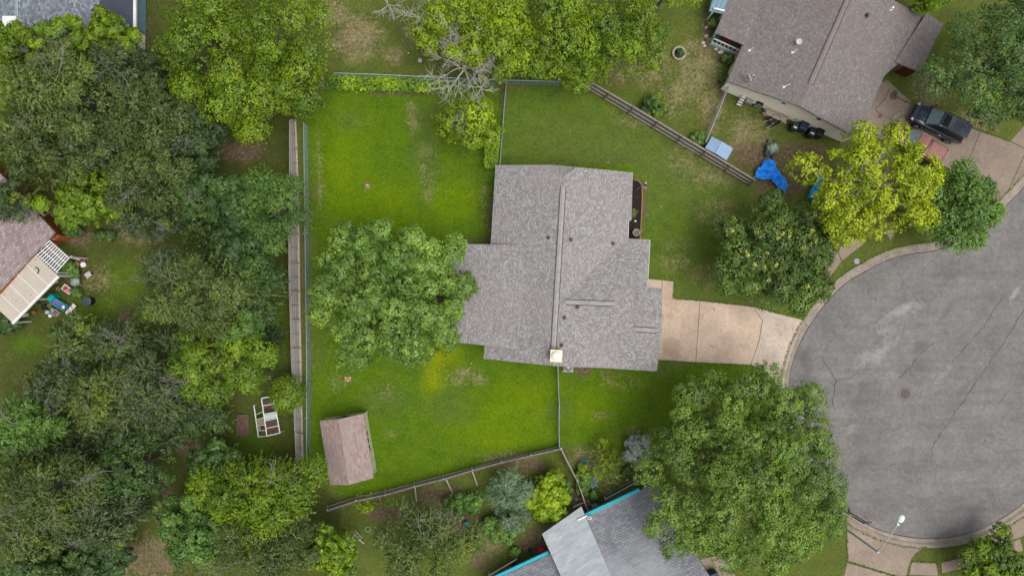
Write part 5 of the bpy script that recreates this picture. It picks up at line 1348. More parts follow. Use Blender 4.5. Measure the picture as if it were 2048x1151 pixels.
def chain_fence(label, pts_px, h=1.2, m=None, wire=0.010, gap=0.075, post=3.0, rail=.03):
    m = m or m_galv; pts = [P(x, y, h) for x, y in pts_px]; pts = [Vector((p.x, p.y, 0)) for p in pts]; L = plen(pts)
    root = thing("chain_link_fence", label, "fence", pts[0])
    n = int(L / post)
    for i in range(n + 1):
        p, d = poly_at(pts, L * i / n); mb = MB(); mb.tube([(p.x, p.y, -.1), (p.x, p.y, h + .04)], .035, 7); obj("post", mb, m, root)
    mb = MB(); mb.tube([p + Vector((0, 0, h)) for p in pts], rail, 7); obj("top_rail", mb, m, root)
    vs, fs = [], []; k = 0
    nw = int(L / gap); w = wire / 2
    for i in range(nw):
        for s_ in (-1, 1):
            t0 = i * gap; t1 = t0 + s_ * h
            lo, hi = .05, h
            if t1 < 0: hi = h * t0 / h; t1 = 0
            if t1 > L: hi = .05 + (L - t0); t1 = L
            if hi - lo < .1: continue
            a, d = poly_at(pts, t0); b, _ = poly_at(pts, min(max(t1, 0), L)); a = a + Vector((0, 0, lo)); b = b + Vector((0, 0, hi))
            e = (b - a).normalized(); nrm = Vector((-d.y, d.x, 0)); u = e.cross(nrm) * w + nrm * w * .6
            vs += [a - u, a + u, b + u, b - u]; fs.append((k, k + 1, k + 2, k + 3)); k += 4
    mb = MB(); mb.add(vs, fs); o = obj("wire_mesh", mb, m, root); o["kind"] = "stuff"
    return root
chain_fence("long wire fence running beside the board fence on the left of the yard", [(607, 245), (609, 400), (611, 560), (613, 700), (613, 800), (613, 918)], 1.25, m_galvg, wire=.010, gap=.075, rail=.034)
chain_fence("green-grey wire fence along the top of the yard behind the vine bank", [(668, 146), (760, 149), (880, 155), (1003, 160), (1120, 163)], 1.25, m_galvg, rail=.036)
chain_fence("wire fence from the top fence down to the corner of the house", [(1013, 160), (1008, 220), (1000, 328)], 1.25, m_galvg, rail=.036)
chain_fence("wire fence from the lower side of the house to the bottom wooden fence", [(1116, 734), (1117, 775), (1119, 815), (1118, 850), (1119, 892)], 1.1, m_galv, rail=.034)
chain_fence("wire side fence from the brown-roofed house to the blue metal box", [(1459, 168), (1437, 224), (1412, 284)], 1.25, m_galv, rail=.05)

def board_fence(name, label, base_px, top_px, h, horiz=False, m=None, bw=.14, rails=(.3, 1.0, 1.6), rm=None, post=2.4, seed=0, side=1, pcol=None, railw=.09, rail_off=.05):
    """base_px and top_px: matching polylines of the fence foot and of its top edge, so a leaning fence leans"""
    rr = random.Random(seed); m = m or m_wood; rm = rm or m_wood2
    bs_ = [P(x, y, 0) for x, y in base_px]; ts_ = [P(x, y, h) for x, y in top_px]
    root = thing(name, label, "fence", bs_[0]); Lb = plen(bs_); Lt = plen(ts_); n = max(1, int(Lb / post))
    at = lambda t: (poly_at(bs_, Lb * t)[0], poly_at(ts_, Lt * t)[0])
    for i in range(n + 1):
        a, b = at(i / n); d = poly_at(bs_, Lb * i / n)[1]; nr = Vector((-d.y, d.x, 0)) * side * .09
        mb = MB(); mb.bar(a + nr - Vector((0, 0, .1)), b + nr + Vector((0, 0, -.03)), .1, .1); obj("post", mb, pcol or rm, root)
    if horiz:
        nb = int(h / bw)
        for i in range(n):
            for k in range(nb):
                f0, f1 = (k + .04) / nb, (k + .96) / nb; j = rr.uniform(-.02, .02)
                a0, b0 = at((i + .01) / n); a1, b1 = at((i + .99) / n); f = (f0 + f1) / 2
                p, q = a0.lerp(b0, f), a1.lerp(b1, f); mb = MB(); off = Vector((j, 0, 0))
                e0, e1 = a0.lerp(b0, f0), a0.lerp(b0, f1); g0, g1 = a1.lerp(b1, f0), a1.lerp(b1, f1)
                d = (q - p).normalized(); nr = Vector((-d.y, d.x, 0)) * .025
                vs = [e0, g0, g1, e1]; vs = [v_ + off for v_ in vs]; vs = vs + [v_ - nr * side for v_ in vs]
                mb.add(vs, [(0, 1, 2, 3), (7, 6, 5, 4), (0, 4, 5, 1), (1, 5, 6, 2), (2, 6, 7, 3), (3, 7, 4, 0)]); obj("board", mb, m, root)
            for tt in (.5,):
                a, b = at((i + tt) / n); d = poly_at(bs_, Lb * (i + tt) / n)[1]; nr = Vector((-d.y, d.x, 0)) * side * .05
                mb = MB(); mb.bar(a + nr, b + nr, .05, .05); obj("batten", mb, m_wood, root)
        mb = MB()
        for i in range(n):
            a, _ = at(i / n); b, _ = at((i + 1) / n); nr = Vector((0.0, 0, 0)); d = (b - a).normalized(); nr = Vector((-d.y, d.x, 0)) * side * .06
            mb = MB(); mb.bar(a + nr + Vector((0, 0, .1)), b + nr + Vector((0, 0, .1)), .14, .14); obj("kick_board", mb, rm, root)
        mb = MB()
    else:
        npk = int(Lb / (bw + .012)); pm = None
        for i in range(npk):
            a, b = at((i + .5) / npk); d = poly_at(bs_, Lb * (i + .5) / npk)[1]; nr = Vector((-d.y, d.x, 0))
            b = b + (b - a).normalized() * rr.uniform(-.05, .05) + d * rr.uniform(-.02, .02) + nr * rr.uniform(-.012, .012)
            s0 = d * bw / 2; th = nr * .02; vs = [a - s0, a + s0, b + s0, b - s0]; vs = vs + [v_ - th * side for v_ in vs]
            mb = MB(); mb.add(vs, [(0, 1, 2, 3), (7, 6, 5, 4), (0, 4, 5, 1), (1, 5, 6, 2), (2, 6, 7, 3), (3, 7, 4, 0)]); obj("picket", mb, m, root)
        for z in rails:
            for i in range(n):
                a, b = at(i / n); c, d_ = at((i + 1) / n); p, q = a.lerp(b, z / h), c.lerp(d_, z / h); d = (q - p).normalized(); nr = Vector((-d.y, d.x, 0)) * side * rail_off
                mb = MB(); mb.bar(p + nr, q + nr, .05, railw); obj("rail", mb, rm, root)
    return root
board_fence("board_fence", "tall grey horizontal-board fence leaning left along the side of the yard", [(590, 240), (594, 330), (597, 480), (598, 560), (599, 640), (601, 720), (602, 800), (605, 925)],
            [(579, 240), (579, 330), (577, 480), (578, 560), (580, 640), (582, 720), (587, 800), (592, 925)], 1.95, True, m_wood, .162, rm=m_wood2, side=1, seed=3)
board_fence("picket_fence", "long diagonal wooden fence with pale rails at the upper right of the lawn", [(1158, 168), (1262, 230), (1366, 292), (1500, 371)], [(1172, 156), (1277, 217), (1383, 281), (1511, 358)], 1.8,
            False, mat('grey_picket', (.26, .22, .195), .9, var=.35, scale=5), .145, (.28, .95, 1.68), mat('grey_tan_rail', (.50, .45, .385), .9, var=.3, scale=5), 2.4, 5, side=-1, railw=.07, pcol=mat('grey_picket', (.26, .22, .195)))
board_fence("picket_fence", "sagging old wooden fence with slanting props at the bottom of the yard", [(655, 1011), (716, 991), (759, 983), (832, 964), (891, 948), (947, 934), (1018, 916), (1118, 892)],
            [(655, 1022), (713, 1003), (756, 996), (830, 974), (891, 959), (944, 942), (1018, 922), (1121, 899)], 1.35, False, mat('grey_picket', (.26, .22, .195)), .145, (.25, 1.2), m_wood, 2.4, 8, side=1, pcol=m_wood)
board_fence("plank_fence", "thin dark plank fence from the wire fence corner down to the teal-trimmed house", [(1117, 888), (1129, 912), (1153, 958), (1164, 992), (1173, 1015)], [(1121, 897), (1133, 922), (1158, 969), (1169, 1004), (1178, 1028)], 1.35,
            False, m_wood, .14, (.3, 1.1), m_wood, 2.2, 9, side=1)
for i, (a, b, mm, lb) in enumerate([((759, 992), (765, 1012), mat("fresh_orange_wood", (.32, .15, .06), .8), "orange new wooden prop behind the bottom fence"), ((830, 972), (833, 1002), m_wood, "grey wooden prop in the middle of the bottom fence"),
                               ((892, 957), (907, 988), m_wood, "slanting grey prop second from the right on the bottom fence"), ((944, 940), (955, 970), m_wood, "slanting grey prop nearest the right end of the bottom fence")]):
    p, q = P(*a, 1.2), P(*b, 0); mb = MB(); mb.bar(p, q, .09, .09); tag(obj("fence_prop", mb, mm), lb, "prop", "props of the bottom fence")
# old boards showing below the trees by the top fence
mb = MB()
r_ = thing("board_stack", "old grey boards leaning under the trees at the top fence", "boards", P(1076, 148))
for k in range(6):
    mb = MB(); a, b = P(1062 + k * 1.5, 138 + k * 3.2, .6), P(1093 - k, 134 + k * 3.0, .6); mb.bar(a + Vector((0, 0, -.05 * k)), b + Vector((0, 0, -.05 * k)), .14, .03); obj("board", mb, m_wood, r_)

# ================================================================== VEHICLES
m_tyre = mat("tyre_rubber", (0.018, 0.018, 0.019), 0.85); m_rim = mat("alloy_rim", (.32, .33, .34), .35, .8); m_trim = mat("black_trim", (.014, .014, .016), .45)
m_lamp = mat("lamp_glass", (.65, .66, .66), .15, spec=.6); m_tail = mat("tail_lamp", (.25, .01, .012), .3)
def paint(name, c, rough=.22):
    t = NT(name); n1 = t.noise(t.obj(), 1.5, 4, .6); k = t.ramp(n1, [(.3, tuple(x * .85 for x in c)), (.7, tuple(x * 1.15 for x in c))])
    return t.principled(k, rough, .35, None, .5, Coat_Weight=.6, Coat_Roughness=.08)
m_screen = mat("windscreen_glass", (.14, .20, .215), .15, spec=.9)
def car(name, label, c, ang, L, W, pm, kind):
    c = Vector((c.x, c.y, 0)); root = thing(name, label, "car", c); co, si = math.cos(ang), math.sin(ang)
    T = lambda x, y, z: (c.x + x * co - y * si, c.y + x * si + y * co, z + Z0); Z0 = .035
    k = L / 4.55; w = W / 2
    if kind == 'suv':
        st = [(-2.275, .84, .50, .98), (-2.2, .94, .40, 1.05), (-1.5, 1, .30, 1.08), (0, 1, .28, 1.06), (.9, 1, .28, 1.05), (1.45, .985, .30, 1.03), (1.95, .93, .34, .95), (2.2, .80, .42, .80), (2.275, .66, .48, .68)]
        gh = dict(b=(-2.2, 1.15, .90, 1.05), r=(-2.02, .28, .70, 1.70))
    else:
        st = [(-2.275, .88, .50, .98), (-2.2, .97, .40, 1.04), (-1.2, 1, .30, 1.06), (0, 1, .28, 1.04), (.9, 1, .28, 1.03), (1.5, .985, .30, 1.0), (1.95, .93, .34, .93), (2.2, .82, .42, .8), (2.275, .70, .48, .70)]
        gh = dict(b=(-.75, 1.15, .90, 1.03), r=(-.50, .40, .72, 1.58))
    V = []
    for x, hw, zb, zt in st:
        hw *= w; x *= k
        half = [(0, zb), (hw * .88, zb), (hw * .985, zb + .16), (hw, (zb + zt) / 2), (hw * .985, zt - .14), (hw * .93, zt - .035), (hw * .62, zt), (0, zt + .018)]
        V += [T(x, y, z) for y, z in half] + [T(x, -y, z) for y, z in half[-2:0:-1]]
    rn_ = 14; m_ = len(st); mb = MB()
    fs = [(i * rn_ + j, i * rn_ + (j + 1) % rn_, (i + 1) * rn_ + (j + 1) % rn_, (i + 1) * rn_ + j) for i in range(m_ - 1) for j in range(rn_)] + [tuple(range(rn_ - 1, -1, -1)), tuple(range((m_ - 1) * rn_, m_ * rn_))]
    mb.add(V, fs); body = obj("body", mb, pm, root, smooth=True)
    (bx0, bx1, bw_, bz), (tx0, tx1, tw, tz) = gh['b'], gh['r']; bx0 *= k; bx1 *= k; tx0 *= k; tx1 *= k; bw_ *= w; tw *= w
    bl = [(bx0, -bw_, bz), (bx1, -bw_ * .92, bz - .02), (bx1, bw_ * .92, bz - .02), (bx0, bw_, bz)]; tl = [(tx0, -tw, tz - .05), (tx1, -tw * .95, tz), (tx1, tw * .95, tz), (tx0, tw, tz - .05)]
    mb = MB(); mb.add([T(*q) for q in bl + tl], [(0, 1, 5, 4), (1, 2, 6, 5), (2, 3, 7, 6), (3, 0, 4, 7), (4, 5, 6, 7)]); cab = obj("cabin", mb, pm, root, bevel=.05)
    def pane(i, j, nm, mm, u0=.06, u1=.94, v0=.10, v1=.90):
        a, b, c2, d2 = Vector(bl[i]), Vector(bl[j]), Vector(tl[j]), Vector(tl[i])
        g = lambda u, v: (a.lerp(b, u)).lerp(d2.lerp(c2, u), v)
        q = [g(u0, v0), g(u1, v0), g(u1, v1), g(u0, v1)]; n_ = (q[1] - q[0]).cross(q[3] - q[0]).normalized() * .022
        q = [x_ + n_ for x_ in q] + [x_ + n_ * .2 for x_ in q]; mb = MB(); mb.add([T(*x_) for x_ in q], [(0, 1, 2, 3), (7, 6, 5, 4), (0, 4, 5, 1), (1, 5, 6, 2), (2, 6, 7, 3), (3, 7, 4, 0)]); obj(nm, mb, mm, root)
    pane(1, 2, "windscreen", m_screen, .05, .95, .06, .93); pane(3, 0, "rear_window", m_glass)
    for i, j, sg in ((0, 1, 1), (2, 3, -1)):
        if kind == 'suv':
            for u0, u1 in ((.05, .30), (.33, .60), (.63, .90)):
                if sg < 0: u0, u1 = 1 - u1, 1 - u0
                pane(i, j, "side_window", m_glass, u0, u1, .12, .86)
        else:
            for u0, u1 in ((.08, .45), (.5, .9)): pane(i, j, "side_window", m_glass, u0, u1, .12, .86)
    if kind == 'suv':
        mb = MB(); q = T(tx1 - .42, 0, tz - .005); mb.box(q, (.52, 1.0, .03), ang); obj("sunroof", mb, mat("tinted_glass", (.008, .009, .011), .35, spec=.2), root)
        for y in (-.36, -.18, 0, .18, .36):
            mb = MB(); mb.bar(T(tx0 + .45, y, tz - .005), T(tx0 + 1.15, y, tz + .0), .035, .03); obj("roof_rib", mb, pm, root)
        for y in (-tw * .98, tw * .98):
            mb = MB(); mb.bar(T(tx0 + .15, y, tz + .015), T(tx1 - .2, y, tz + .04), .045, .05); obj("roof_rail", mb, m_trim, root)
        mb = MB(); mb.box(T(tx0 - .08, 0, tz - .06), (.22, tw * 1.8, .04), ang); obj("rear_spoiler", mb, pm, root)
        mb = MB(); mb.box(T(1.62 * k, 0, 1.04), (.55, .5, .03), ang, .85); obj("bonnet_bulge", mb, pm, root)
        for y in (-.55, .55): mb = MB(); mb.bar(T(1.2 * k, y * w, 1.062), T(1.95 * k, y * w * .9, .985), .03, .03); obj("bonnet_crease", mb, pm, root)
    else:
        mb = MB(); mb.box(T(-1.5 * k, 0, 1.07), (1.35, W * .84, .05), ang); obj("bed_cover", mb, pm, root, bevel=.02)
    mb = MB(); mb.box(T(1.18 * k, 0, 1.045), (.1, W * .76, .03), ang); obj("wiper_cowl", mb, m_trim, root)
    for y in (-.72, .72):
        mb = MB(); mb.box(T(2.12 * k, y * w, .80), (.28, .2, .10), ang - y * .5, .8); obj("headlight", mb, m_lamp, root)
        mb = MB(); mb.box(T(-2.24 * k, y * w * 1.12, .92), (.12, .18, .22), ang, .9); obj("taillight", mb, m_tail, root)
        mb = MB(); mb.box(T(.95 * k, (y / .72) * (w + .10), 1.12), (.14, .2, .13), ang, .8); obj("mirror", mb, pm, root)
        mb = MB(); mb.bar(T(-.6, (y / .72) * (w + .004), .78), T(-.4, (y / .72) * (w + .004), .78), .03, .04); obj("door_handle", mb, m_rim, root)
    mb = MB(); mb.box(T(2.26 * k, 0, .60), (.08, W * .5, .22), ang); obj("grille", mb, m_trim, root)
    mb = MB(); mb.box(T(-2.27 * k, 0, .55), (.12, W * .84, .16), ang); obj("rear_bumper", mb, m_trim, root, bevel=.03)
    for x in (-1.42, 1.42):
        for sg in (-1, 1):
            wc = Vector(T(x * k, sg * (w - .10), .36 - Z0 + .0)); wc.z = .40; ax = Vector((-si, co, 0)) * sg
            mb = MB(); mb.tube([wc - ax * .12, wc - ax * .11, wc + ax * .11, wc + ax * .125], [.30, .365, .365, .32], 22); wl = obj("wheel", mb, m_tyre, root)
            mb = MB(); mb.tube([wc + ax * .10, wc + ax * .130], [.24, .22], 18); obj("rim", mb, m_rim, wl)
    return root
f_, r__ = P(1830, 223, .75), P(1937, 264, 1.55); f_.z = r__.z = 0
car("parked_car", "dark blue-grey estate car with sunroof parked on the upper right driveway", (f_ + r__) / 2, math.atan2(f_.y - r__.y, f_.x - r__.x), 4.6, 1.9, paint("slate_blue_paint", (.045, .057, .085)), 'suv')
rr_ = P(1888, 315, 1.05); fw = Vector((-.86, .51, 0)); cc_ = Vector((rr_.x, rr_.y, 0)) + fw * 2.35
car("parked_car", "rust-red car half hidden under the yellow tree beside the dark car", cc_, math.atan2(fw.y, fw.x), 4.7, 1.8, paint("rust_red_paint", (.22, .085, .065), .45), 'pickup')

# ================================================================== STREET FURNITURE
# street lamp: base hidden by the tree, arm over the street
lt = P(1756, 1103, 8.0); lb_ = Vector((lt.x, lt.y, 0)); head = P(1800, 1040, 8.3)
sl = thing("street_lamp", "tall grey street lamp with a long arm reaching over the street", "street lamp", lb_)
m_lpole = mat("lamp_pole_blue_grey", (.46, .55, .61), .5, .1)
mb = MB(); mb.tube([(lt.x, lt.y, 0), (lt.x, lt.y, .5), (lt.x, lt.y, 8.05)], [.12, .10, .07], 10); obj("pole", mb, m_lpole, sl)
mb = MB(); mb.lathe((lt.x, lt.y, 0), [(.24, 0), (.24, .05), (.16, .09), (.14, .3), (.11, .34)], 12); obj("base", mb, m_lpole, sl)
ad = (head - lt); ad.z = 0; adn = ad.normalized()
mb = MB(); mb.tube([lt + Vector((0, 0, -.15)), lt + ad * .2 + Vector((0, 0, .12)), lt + ad * .6 + Vector((0, 0, .26)), lt + ad * .9 + Vector((0, 0, .3))], [.045, .04, .035, .032], 8); obj("arm", mb, m_galv, sl)
mb = MB(); N = 14; vs = []
for i, (t_, w_, zh) in enumerate([(-.42, .05, .06), (-.38, .09, .09), (-.15, .13, .11), (.1, .24, .16), (.3, .24, .15), (.42, .15, .10), (.47, .03, .04)]):
    for k in range(N):
        a = 2 * math.pi * k / N; q = head + adn * t_ + Vector((-adn.y, adn.x, 0)) * math.cos(a) * w_ + Vector((0, 0, math.sin(a) * zh * (1 if math.sin(a) > 0 else .6))); vs.append(q)
fs = [(i * N + k, i * N + (k + 1) % N, (i + 1) * N + (k + 1) % N, (i + 1) * N + k) for i in range(6) for k in range(N)] + [tuple(range(N - 1, -1, -1)), tuple(range(6 * N, 7 * N))]
mb.add(vs, fs); hd = obj("lamp_head", mb, mat("lamp_head_white", (.70, .76, .78), .35), sl, smooth=True)
mb = MB(); q = head - adn * .18; mb.lathe((q.x, q.y, q.z + .1), [(.05, 0), (.05, .08), (.02, .1)], 8); obj("photocell", mb, m_dark, hd)
# manhole and drain covers
p = P(1812, 787, 0); mb = MB(); mb.lathe((p.x, p.y, -.12), [(.40, 0), (.40, .012), (.36, .014), (.02, .016)], 28); o = obj("manhole_cover", mb, mat("rusty_iron", (.13, .105, .10), .8, .2, var=.5, scale=6)); tag(o, "round rusty manhole cover set in the grey asphalt", "manhole")
mb = MB(); mb.lathe((p.x, p.y, -.119), [(.66, 0), (.66, .006), (.46, .008), (.42, .003)], 28); tag(obj("manhole_collar", mb, mat("patched_asphalt", (.17, .16, .165), .9)), "ring of patched asphalt around the manhole cover", "manhole")
p = P(1713, 522, 0); mb = MB(); mb.lathe((p.x, p.y, 0), [(.25, 0), (.25, .05), (.21, .06), (.20, .045), (.02, .045)], 24); tag(obj("meter_cover", mb, mat("grey_blue_plastic", (.30, .31, .36), .6)), "round grey meter cover in the grass strip by the kerb", "meter cover")
# portable basketball goal
b0 = P(1689, 1021, .15); bg_ = thing("basketball_hoop", "portable basketball hoop with dark blue base at the kerb beside the largest tree", "basketball hoop", (b0.x, b0.y, 0))
m_navy = mat("navy_plastic", (.018, .032, .065), .5); an = math.radians(-35)
mb = MB(); mb.lathe((b0.x, b0.y, -.1), [(.40, 0), (.44, .08), (.40, .24), (.22, .30), (.05, .31)], 18, 1.2, .85); obj("base", mb, m_navy, bg_, smooth=True)
for dx, dy in ((-.18, -.22), (.08, -.28)): mb = MB(); mb.blob((b0.x + dx, b0.y + dy, .25), (.2, .15, .09), int(dx * 100)); obj("sand_bag", mb, mat("pale_bag", (.62, .58, .52), .8), bg_)
pb0 = Vector((b0.x + .25, b0.y - .1, .2)); tp = Vector((b0.x + .45, b0.y - .15, 2.7))
for off in (-.07, .07): mb = MB(); mb.tube([pb0 + Vector((off, off, 0)), tp + Vector((off, off, 0))], .04, 8); obj("pole", mb, m_trim, bg_)
bc = tp + Vector((.35, .25, .35)); nb = Vector((.55, .83, 0)).normalized(); sdv = Vector((nb.y, -nb.x, 0))
for off in (-.06, .06): mb = MB(); mb.bar(tp + sdv * off, bc + sdv * off, .03, .04); obj("bracket", mb, m_trim, bg_)
mb = MB(); mb.box((bc.x, bc.y, bc.z), (1.1, .04, .75), math.atan2(sdv.y, sdv.x)); bbd = obj("backboard", mb, mat("smoked_board", (.22, .22, .23), .2), bg_)
rc = bc + nb * .3 - Vector((0, 0, .22)); mb = MB(); mb.tube([rc + Vector((math.cos(a) * .23, math.sin(a) * .23, 0)) for a in [i * math.pi / 10 for i in range(21)]], .014, 6); obj("rim", mb, mat("rim_red", (.5, .05, .05), .5), bbd)

# ================================================================== SMALL THINGS AROUND THE LOT
def pot(name, label, px, py, r, h, m, rim=True, group=None, plant=None, fill=(.07, .05, .035), z=0.0):
    c = P(px, py, h * .7); root = thing(name, label, "pot", (c.x, c.y, z), group); C = (c.x, c.y, z)
    mb = MB(); mb.lathe(C, [(r * .72, 0), (r * .95, h * .85), (r * 1.05, h * .87), (r * 1.05, h), (r * .9, h), (r * .86, h * .84), (r * .1, h * .84)], 18); obj("pot_body", mb, m, root, smooth=False)
    mb = MB(); mb.lathe(C, [(r * .84, h * .80), (r * .84, h * .9), (.02, h * .93)], 14); obj("soil", mb, mat("potting_soil_%d" % int(fill[0] * 1000), fill, .95), root)
    return root
m_terra = mat("terracotta", (.36, .15, .08), .8); m_mulch = mat("dark_mulch", (.024, .017, .014), .95, var=.5, scale=14, bump=.02); m_edgebrick = mat("edging_brick", (.36, .18, .12), .9, var=.35, scale=8)
# mulch bed with brick edging
bed = thing("mulch_bed", "dark mulch flower bed with brick edging along the house front", "flower bed", P(1270, 420))
mb = MB(); mb.prism([(P(x, y).x, P(x, y).y) for x, y in [(1252, 362), (1268, 360), (1277, 363), (1282, 372), (1283, 390), (1281, 440), (1279, 477), (1248, 476)]], -.05, .07); obj("mulch", mb, m_mulch, bed)
ed = [P(x, y) for x, y in [(1268, 359), (1277, 361.5), (1283.5, 370), (1284.5, 390), (1282.5, 440), (1280, 478)]]; L_ = plen(ed); nb_ = int(L_ / .21)
bm_ = mesh_of(MB().box((0, 0, 0), (.195, .10, .12)), "brick", m_edgebrick)
for i in range(nb_):
    q, d = poly_at(ed, L_ * (i + .5) / nb_); share("brick", bm_, bed, (q.x, q.y, .05 + R.uniform(-.012, .012)), (0, 0, math.atan2(d.y, d.x) + R.uniform(-.06, .06)))
# a straggly reddish twig in the bed
mb = MB(); q = P(1272, 394, .2)
for k in range(5): mb.tube([(q.x, q.y, .05), (q.x + .12 * math.cos(k * 1.3), q.y + .12 * math.sin(k * 1.3), .25), (q.x + .25 * math.cos(k * 1.3 + .2), q.y + .2 * math.sin(k * 1.3 + .2), .32)], [.018, .014, .008], 5)
tag(obj("bare_twig", mb, mat("reddish_twig", (.26, .10, .05), .9)), "small reddish bare twig plant in the mulch bed", "plant")
p = P(1272, 465, .2); wbm = mat("pale_stoneware", (.42, .38, .30), .7)
wb = thing("stone_bowl", "round pale-rimmed bowl in the lower end of the mulch bed", "bowl", (p.x, p.y, .07)); mb = MB(); mb.lathe((p.x, p.y, .07), [(.18, 0), (.27, .22), (.31, .26), (.31, .32), (.255, .32), (.22, .2), (.03, .19)], 22); obj("bowl", mb, wbm, wb)
mb = MB(); mb.lathe((p.x, p.y, .27), [(.22, 0), (.22, .02), (.02, .025)], 18); obj("contents", mb, mat("grey_gravel", (.16, .17, .15), .9, var=.5, scale=20), wb)
mb = MB(); mb.blob((P(1270, 442).x, P(1270, 442).y, .1), (.1, .08, .06), 5); tag(obj("white_stone", mb, m_white), "small white stone in the mulch bed", "stone")
# garden flag on a slanting pole
fp0, fp1 = P(1272, 380, .2), P(1290, 367, 1.7); fl = thing("garden_flag", "small red white and blue flag on a slanting pole over the mulch bed", "flag", (fp0.x, fp0.y, .06))
mb = MB(); mb.tube([(fp0.x, fp0.y, .05), fp1], .016, 6); obj("pole", mb, m_wood2, fl)
dirp = (fp1 - fp0).normalized(); sdp = Vector((.62, -.55, -.35)).normalized()
def flag_strip(t0, t1, u0, u1, nm, m, off=0):
    mb = MB(); vs = []; n1 = 8
    for i in range(n1 + 1):
        u = u0 + (u1 - u0) * i / n1
        for t_ in (t0, t1): vs.append(fp0.lerp(fp1, t_) + sdp * u + Vector((0, 0, .06 * math.sin(u * 14) + off)))
    mb.add(vs, [(2 * i, 2 * i + 1, 2 * i + 3, 2 * i + 2) for i in range(n1)]); o = obj(nm, mb, m, fl)
    so = o.modifiers.new("thick", 'SOLIDIFY'); so.thickness = .004
m_fr, m_fw, m_fb = mat("flag_red", (.55, .03, .05), .8), mat("flag_white", (.8, .78, .78), .8), mat("flag_blue", (.03, .05, .22), .8)
for k in range(7): flag_strip(.60 + .054 * k, .60 + .054 * (k + 1), 0, .5, "stripe", m_fr if k % 2 == 0 else m_fw)
flag_strip(.80, .98, .0, .22, "canton", m_fb, .008)
mb = MB(); mb.blob((fp1.x + .08, fp1.y + .06, fp1.z - .02), (.07, .07, .07), 3, rough=.1); obj("finial", mb, m_fw, fl)
# air conditioner by the lower eave
p = P(1136, 733, .5); ac = thing("air_conditioner", "air conditioner on a pale pad tucked under the lower eave", "air conditioner", (p.x, p.y, 0))
mb = MB(); mb.box((p.x, p.y - .04, .03), (1.0, .95, .1)); obj("pad", mb, m_walk, ac, bevel=.03)
mb = MB(); mb.box((p.x, p.y, .48), (.82, .80, .8)); obj("cabinet", mb, mat("grey_cabinet", (.42, .42, .40), .5), ac, bevel=.12)
mb = MB(); mb.lathe((p.x, p.y, .88), [(.34, 0), (.34, .03), (.27, .035), (.02, .03)], 20); fg = obj("fan_guard", mb, m_trim, ac)
for k in range(8): a = k * math.pi / 8; mb = MB(); mb.bar((p.x - .32 * math.cos(a), p.y - .32 * math.sin(a), .925), (p.x + .32 * math.cos(a), p.y + .32 * math.sin(a), .925), .012, .012); obj("guard_wire", mb, m_galv, fg)
# pavers, stones, litter in the lawn
pv = thing("paver_pad", "pinkish brick paver pad in the lawn below the big yard tree", "paver", P(695, 757))
for i in range(3):
    for j in range(2): q = P(691.5 + i * 4.2, 755 + j * 5); mb = MB(); mb.box((q.x, q.y, .03), (.16, .2, .07), .08); obj("brick", mb, m_edgebrick if (i + j) % 2 else mat("pale_pink_brick", (.5, .33, .26), .9), pv)
p = P(735, 372); mb = MB(); mb.lathe((p.x, p.y, 0), [(.22, 0), (.16, .03), (.08, .06), (.02, .07)], 14); tag(obj("soil_mound", mb, mat("pink_soil", (.33, .20, .15), .95, var=.4, scale=8)), "small pinkish soil mound in the bright lawn", "mound")
p = P(734, 370); mb = MB(); mb.blob((p.x, p.y, .12), (.07, .05, .05), 11); tag(obj("white_stone", mb, m_white), "white pebble on top of the pinkish soil mound", "stone")
for i, (px, py, r, lb) in enumerate([(1216, 325, .05, "white scrap of paper on the grass above the house roof"), (943, 726, .06, "pale twisted scrap on the dry grass beside the roof corner"), (635, 906, .07, "white ball on the grass between wire fence and shed"), (817, 107, .07, "white ball on the dry lawn at the top"),
                                 (1322, 413, .05, "pale pebble on the front lawn right of the mulch bed")]):
    p = P(px, py); mb = MB(); mb.blob((p.x, p.y, r * .8), (r, r * .8, r * .8), i, rough=.1); tag(obj("litter", mb, m_white), lb, "litter")
p = P(840, 121, .3); mb = MB(); mb.lathe((p.x, p.y, 0), [(.13, 0), (.16, .32), (.17, .34), (.14, .34), (.12, .1), (.02, .1)], 14); tag(obj("bucket", mb, mat("pale_bucket", (.55, .62, .62), .4)), "small pale bucket on the grass beside the stone ring under the lime trees", "bucket")
def stone_ring(lb, px, py, r, n, m, seed):
    c = P(px, py, .1); root = thing("stone_ring", lb, "planter ring", (c.x, c.y, 0)); rr = random.Random(seed)
    for i in range(n):
        a0, a1 = 2 * math.pi * (i + .04) / n, 2 * math.pi * (i + .96) / n; h = .24 + rr.uniform(-.02, .02)
        pts = [(c.x + q * math.cos(a), c.y + q * math.sin(a)) for q, a in ((r, a0), (r, (a0 + a1) / 2), (r, a1), (r * .70, a1), (r * .70, a0))]
        mb = MB(); mb.prism(pts, -.02, h); obj("block", mb, m, root, bevel=.015)
    mb = MB(); mb.lathe((c.x, c.y, 0), [(r * .70, 0), (r * .69, .12), (.02, .15)], 20); obj("soil", mb, m_mulch, root)
stone_ring("round ring of pale stone blocks on the upper right lawn", 1358, 107, .60, 13, mat("pale_limestone", (.40, .345, .27), .9, var=.3, scale=5), 1)
stone_ring("small brick ring with dark soil under the lime trees at the top", 853, 103, .46, 11, mat("tan_brick", (.32, .21, .14), .9, var=.3), 2)
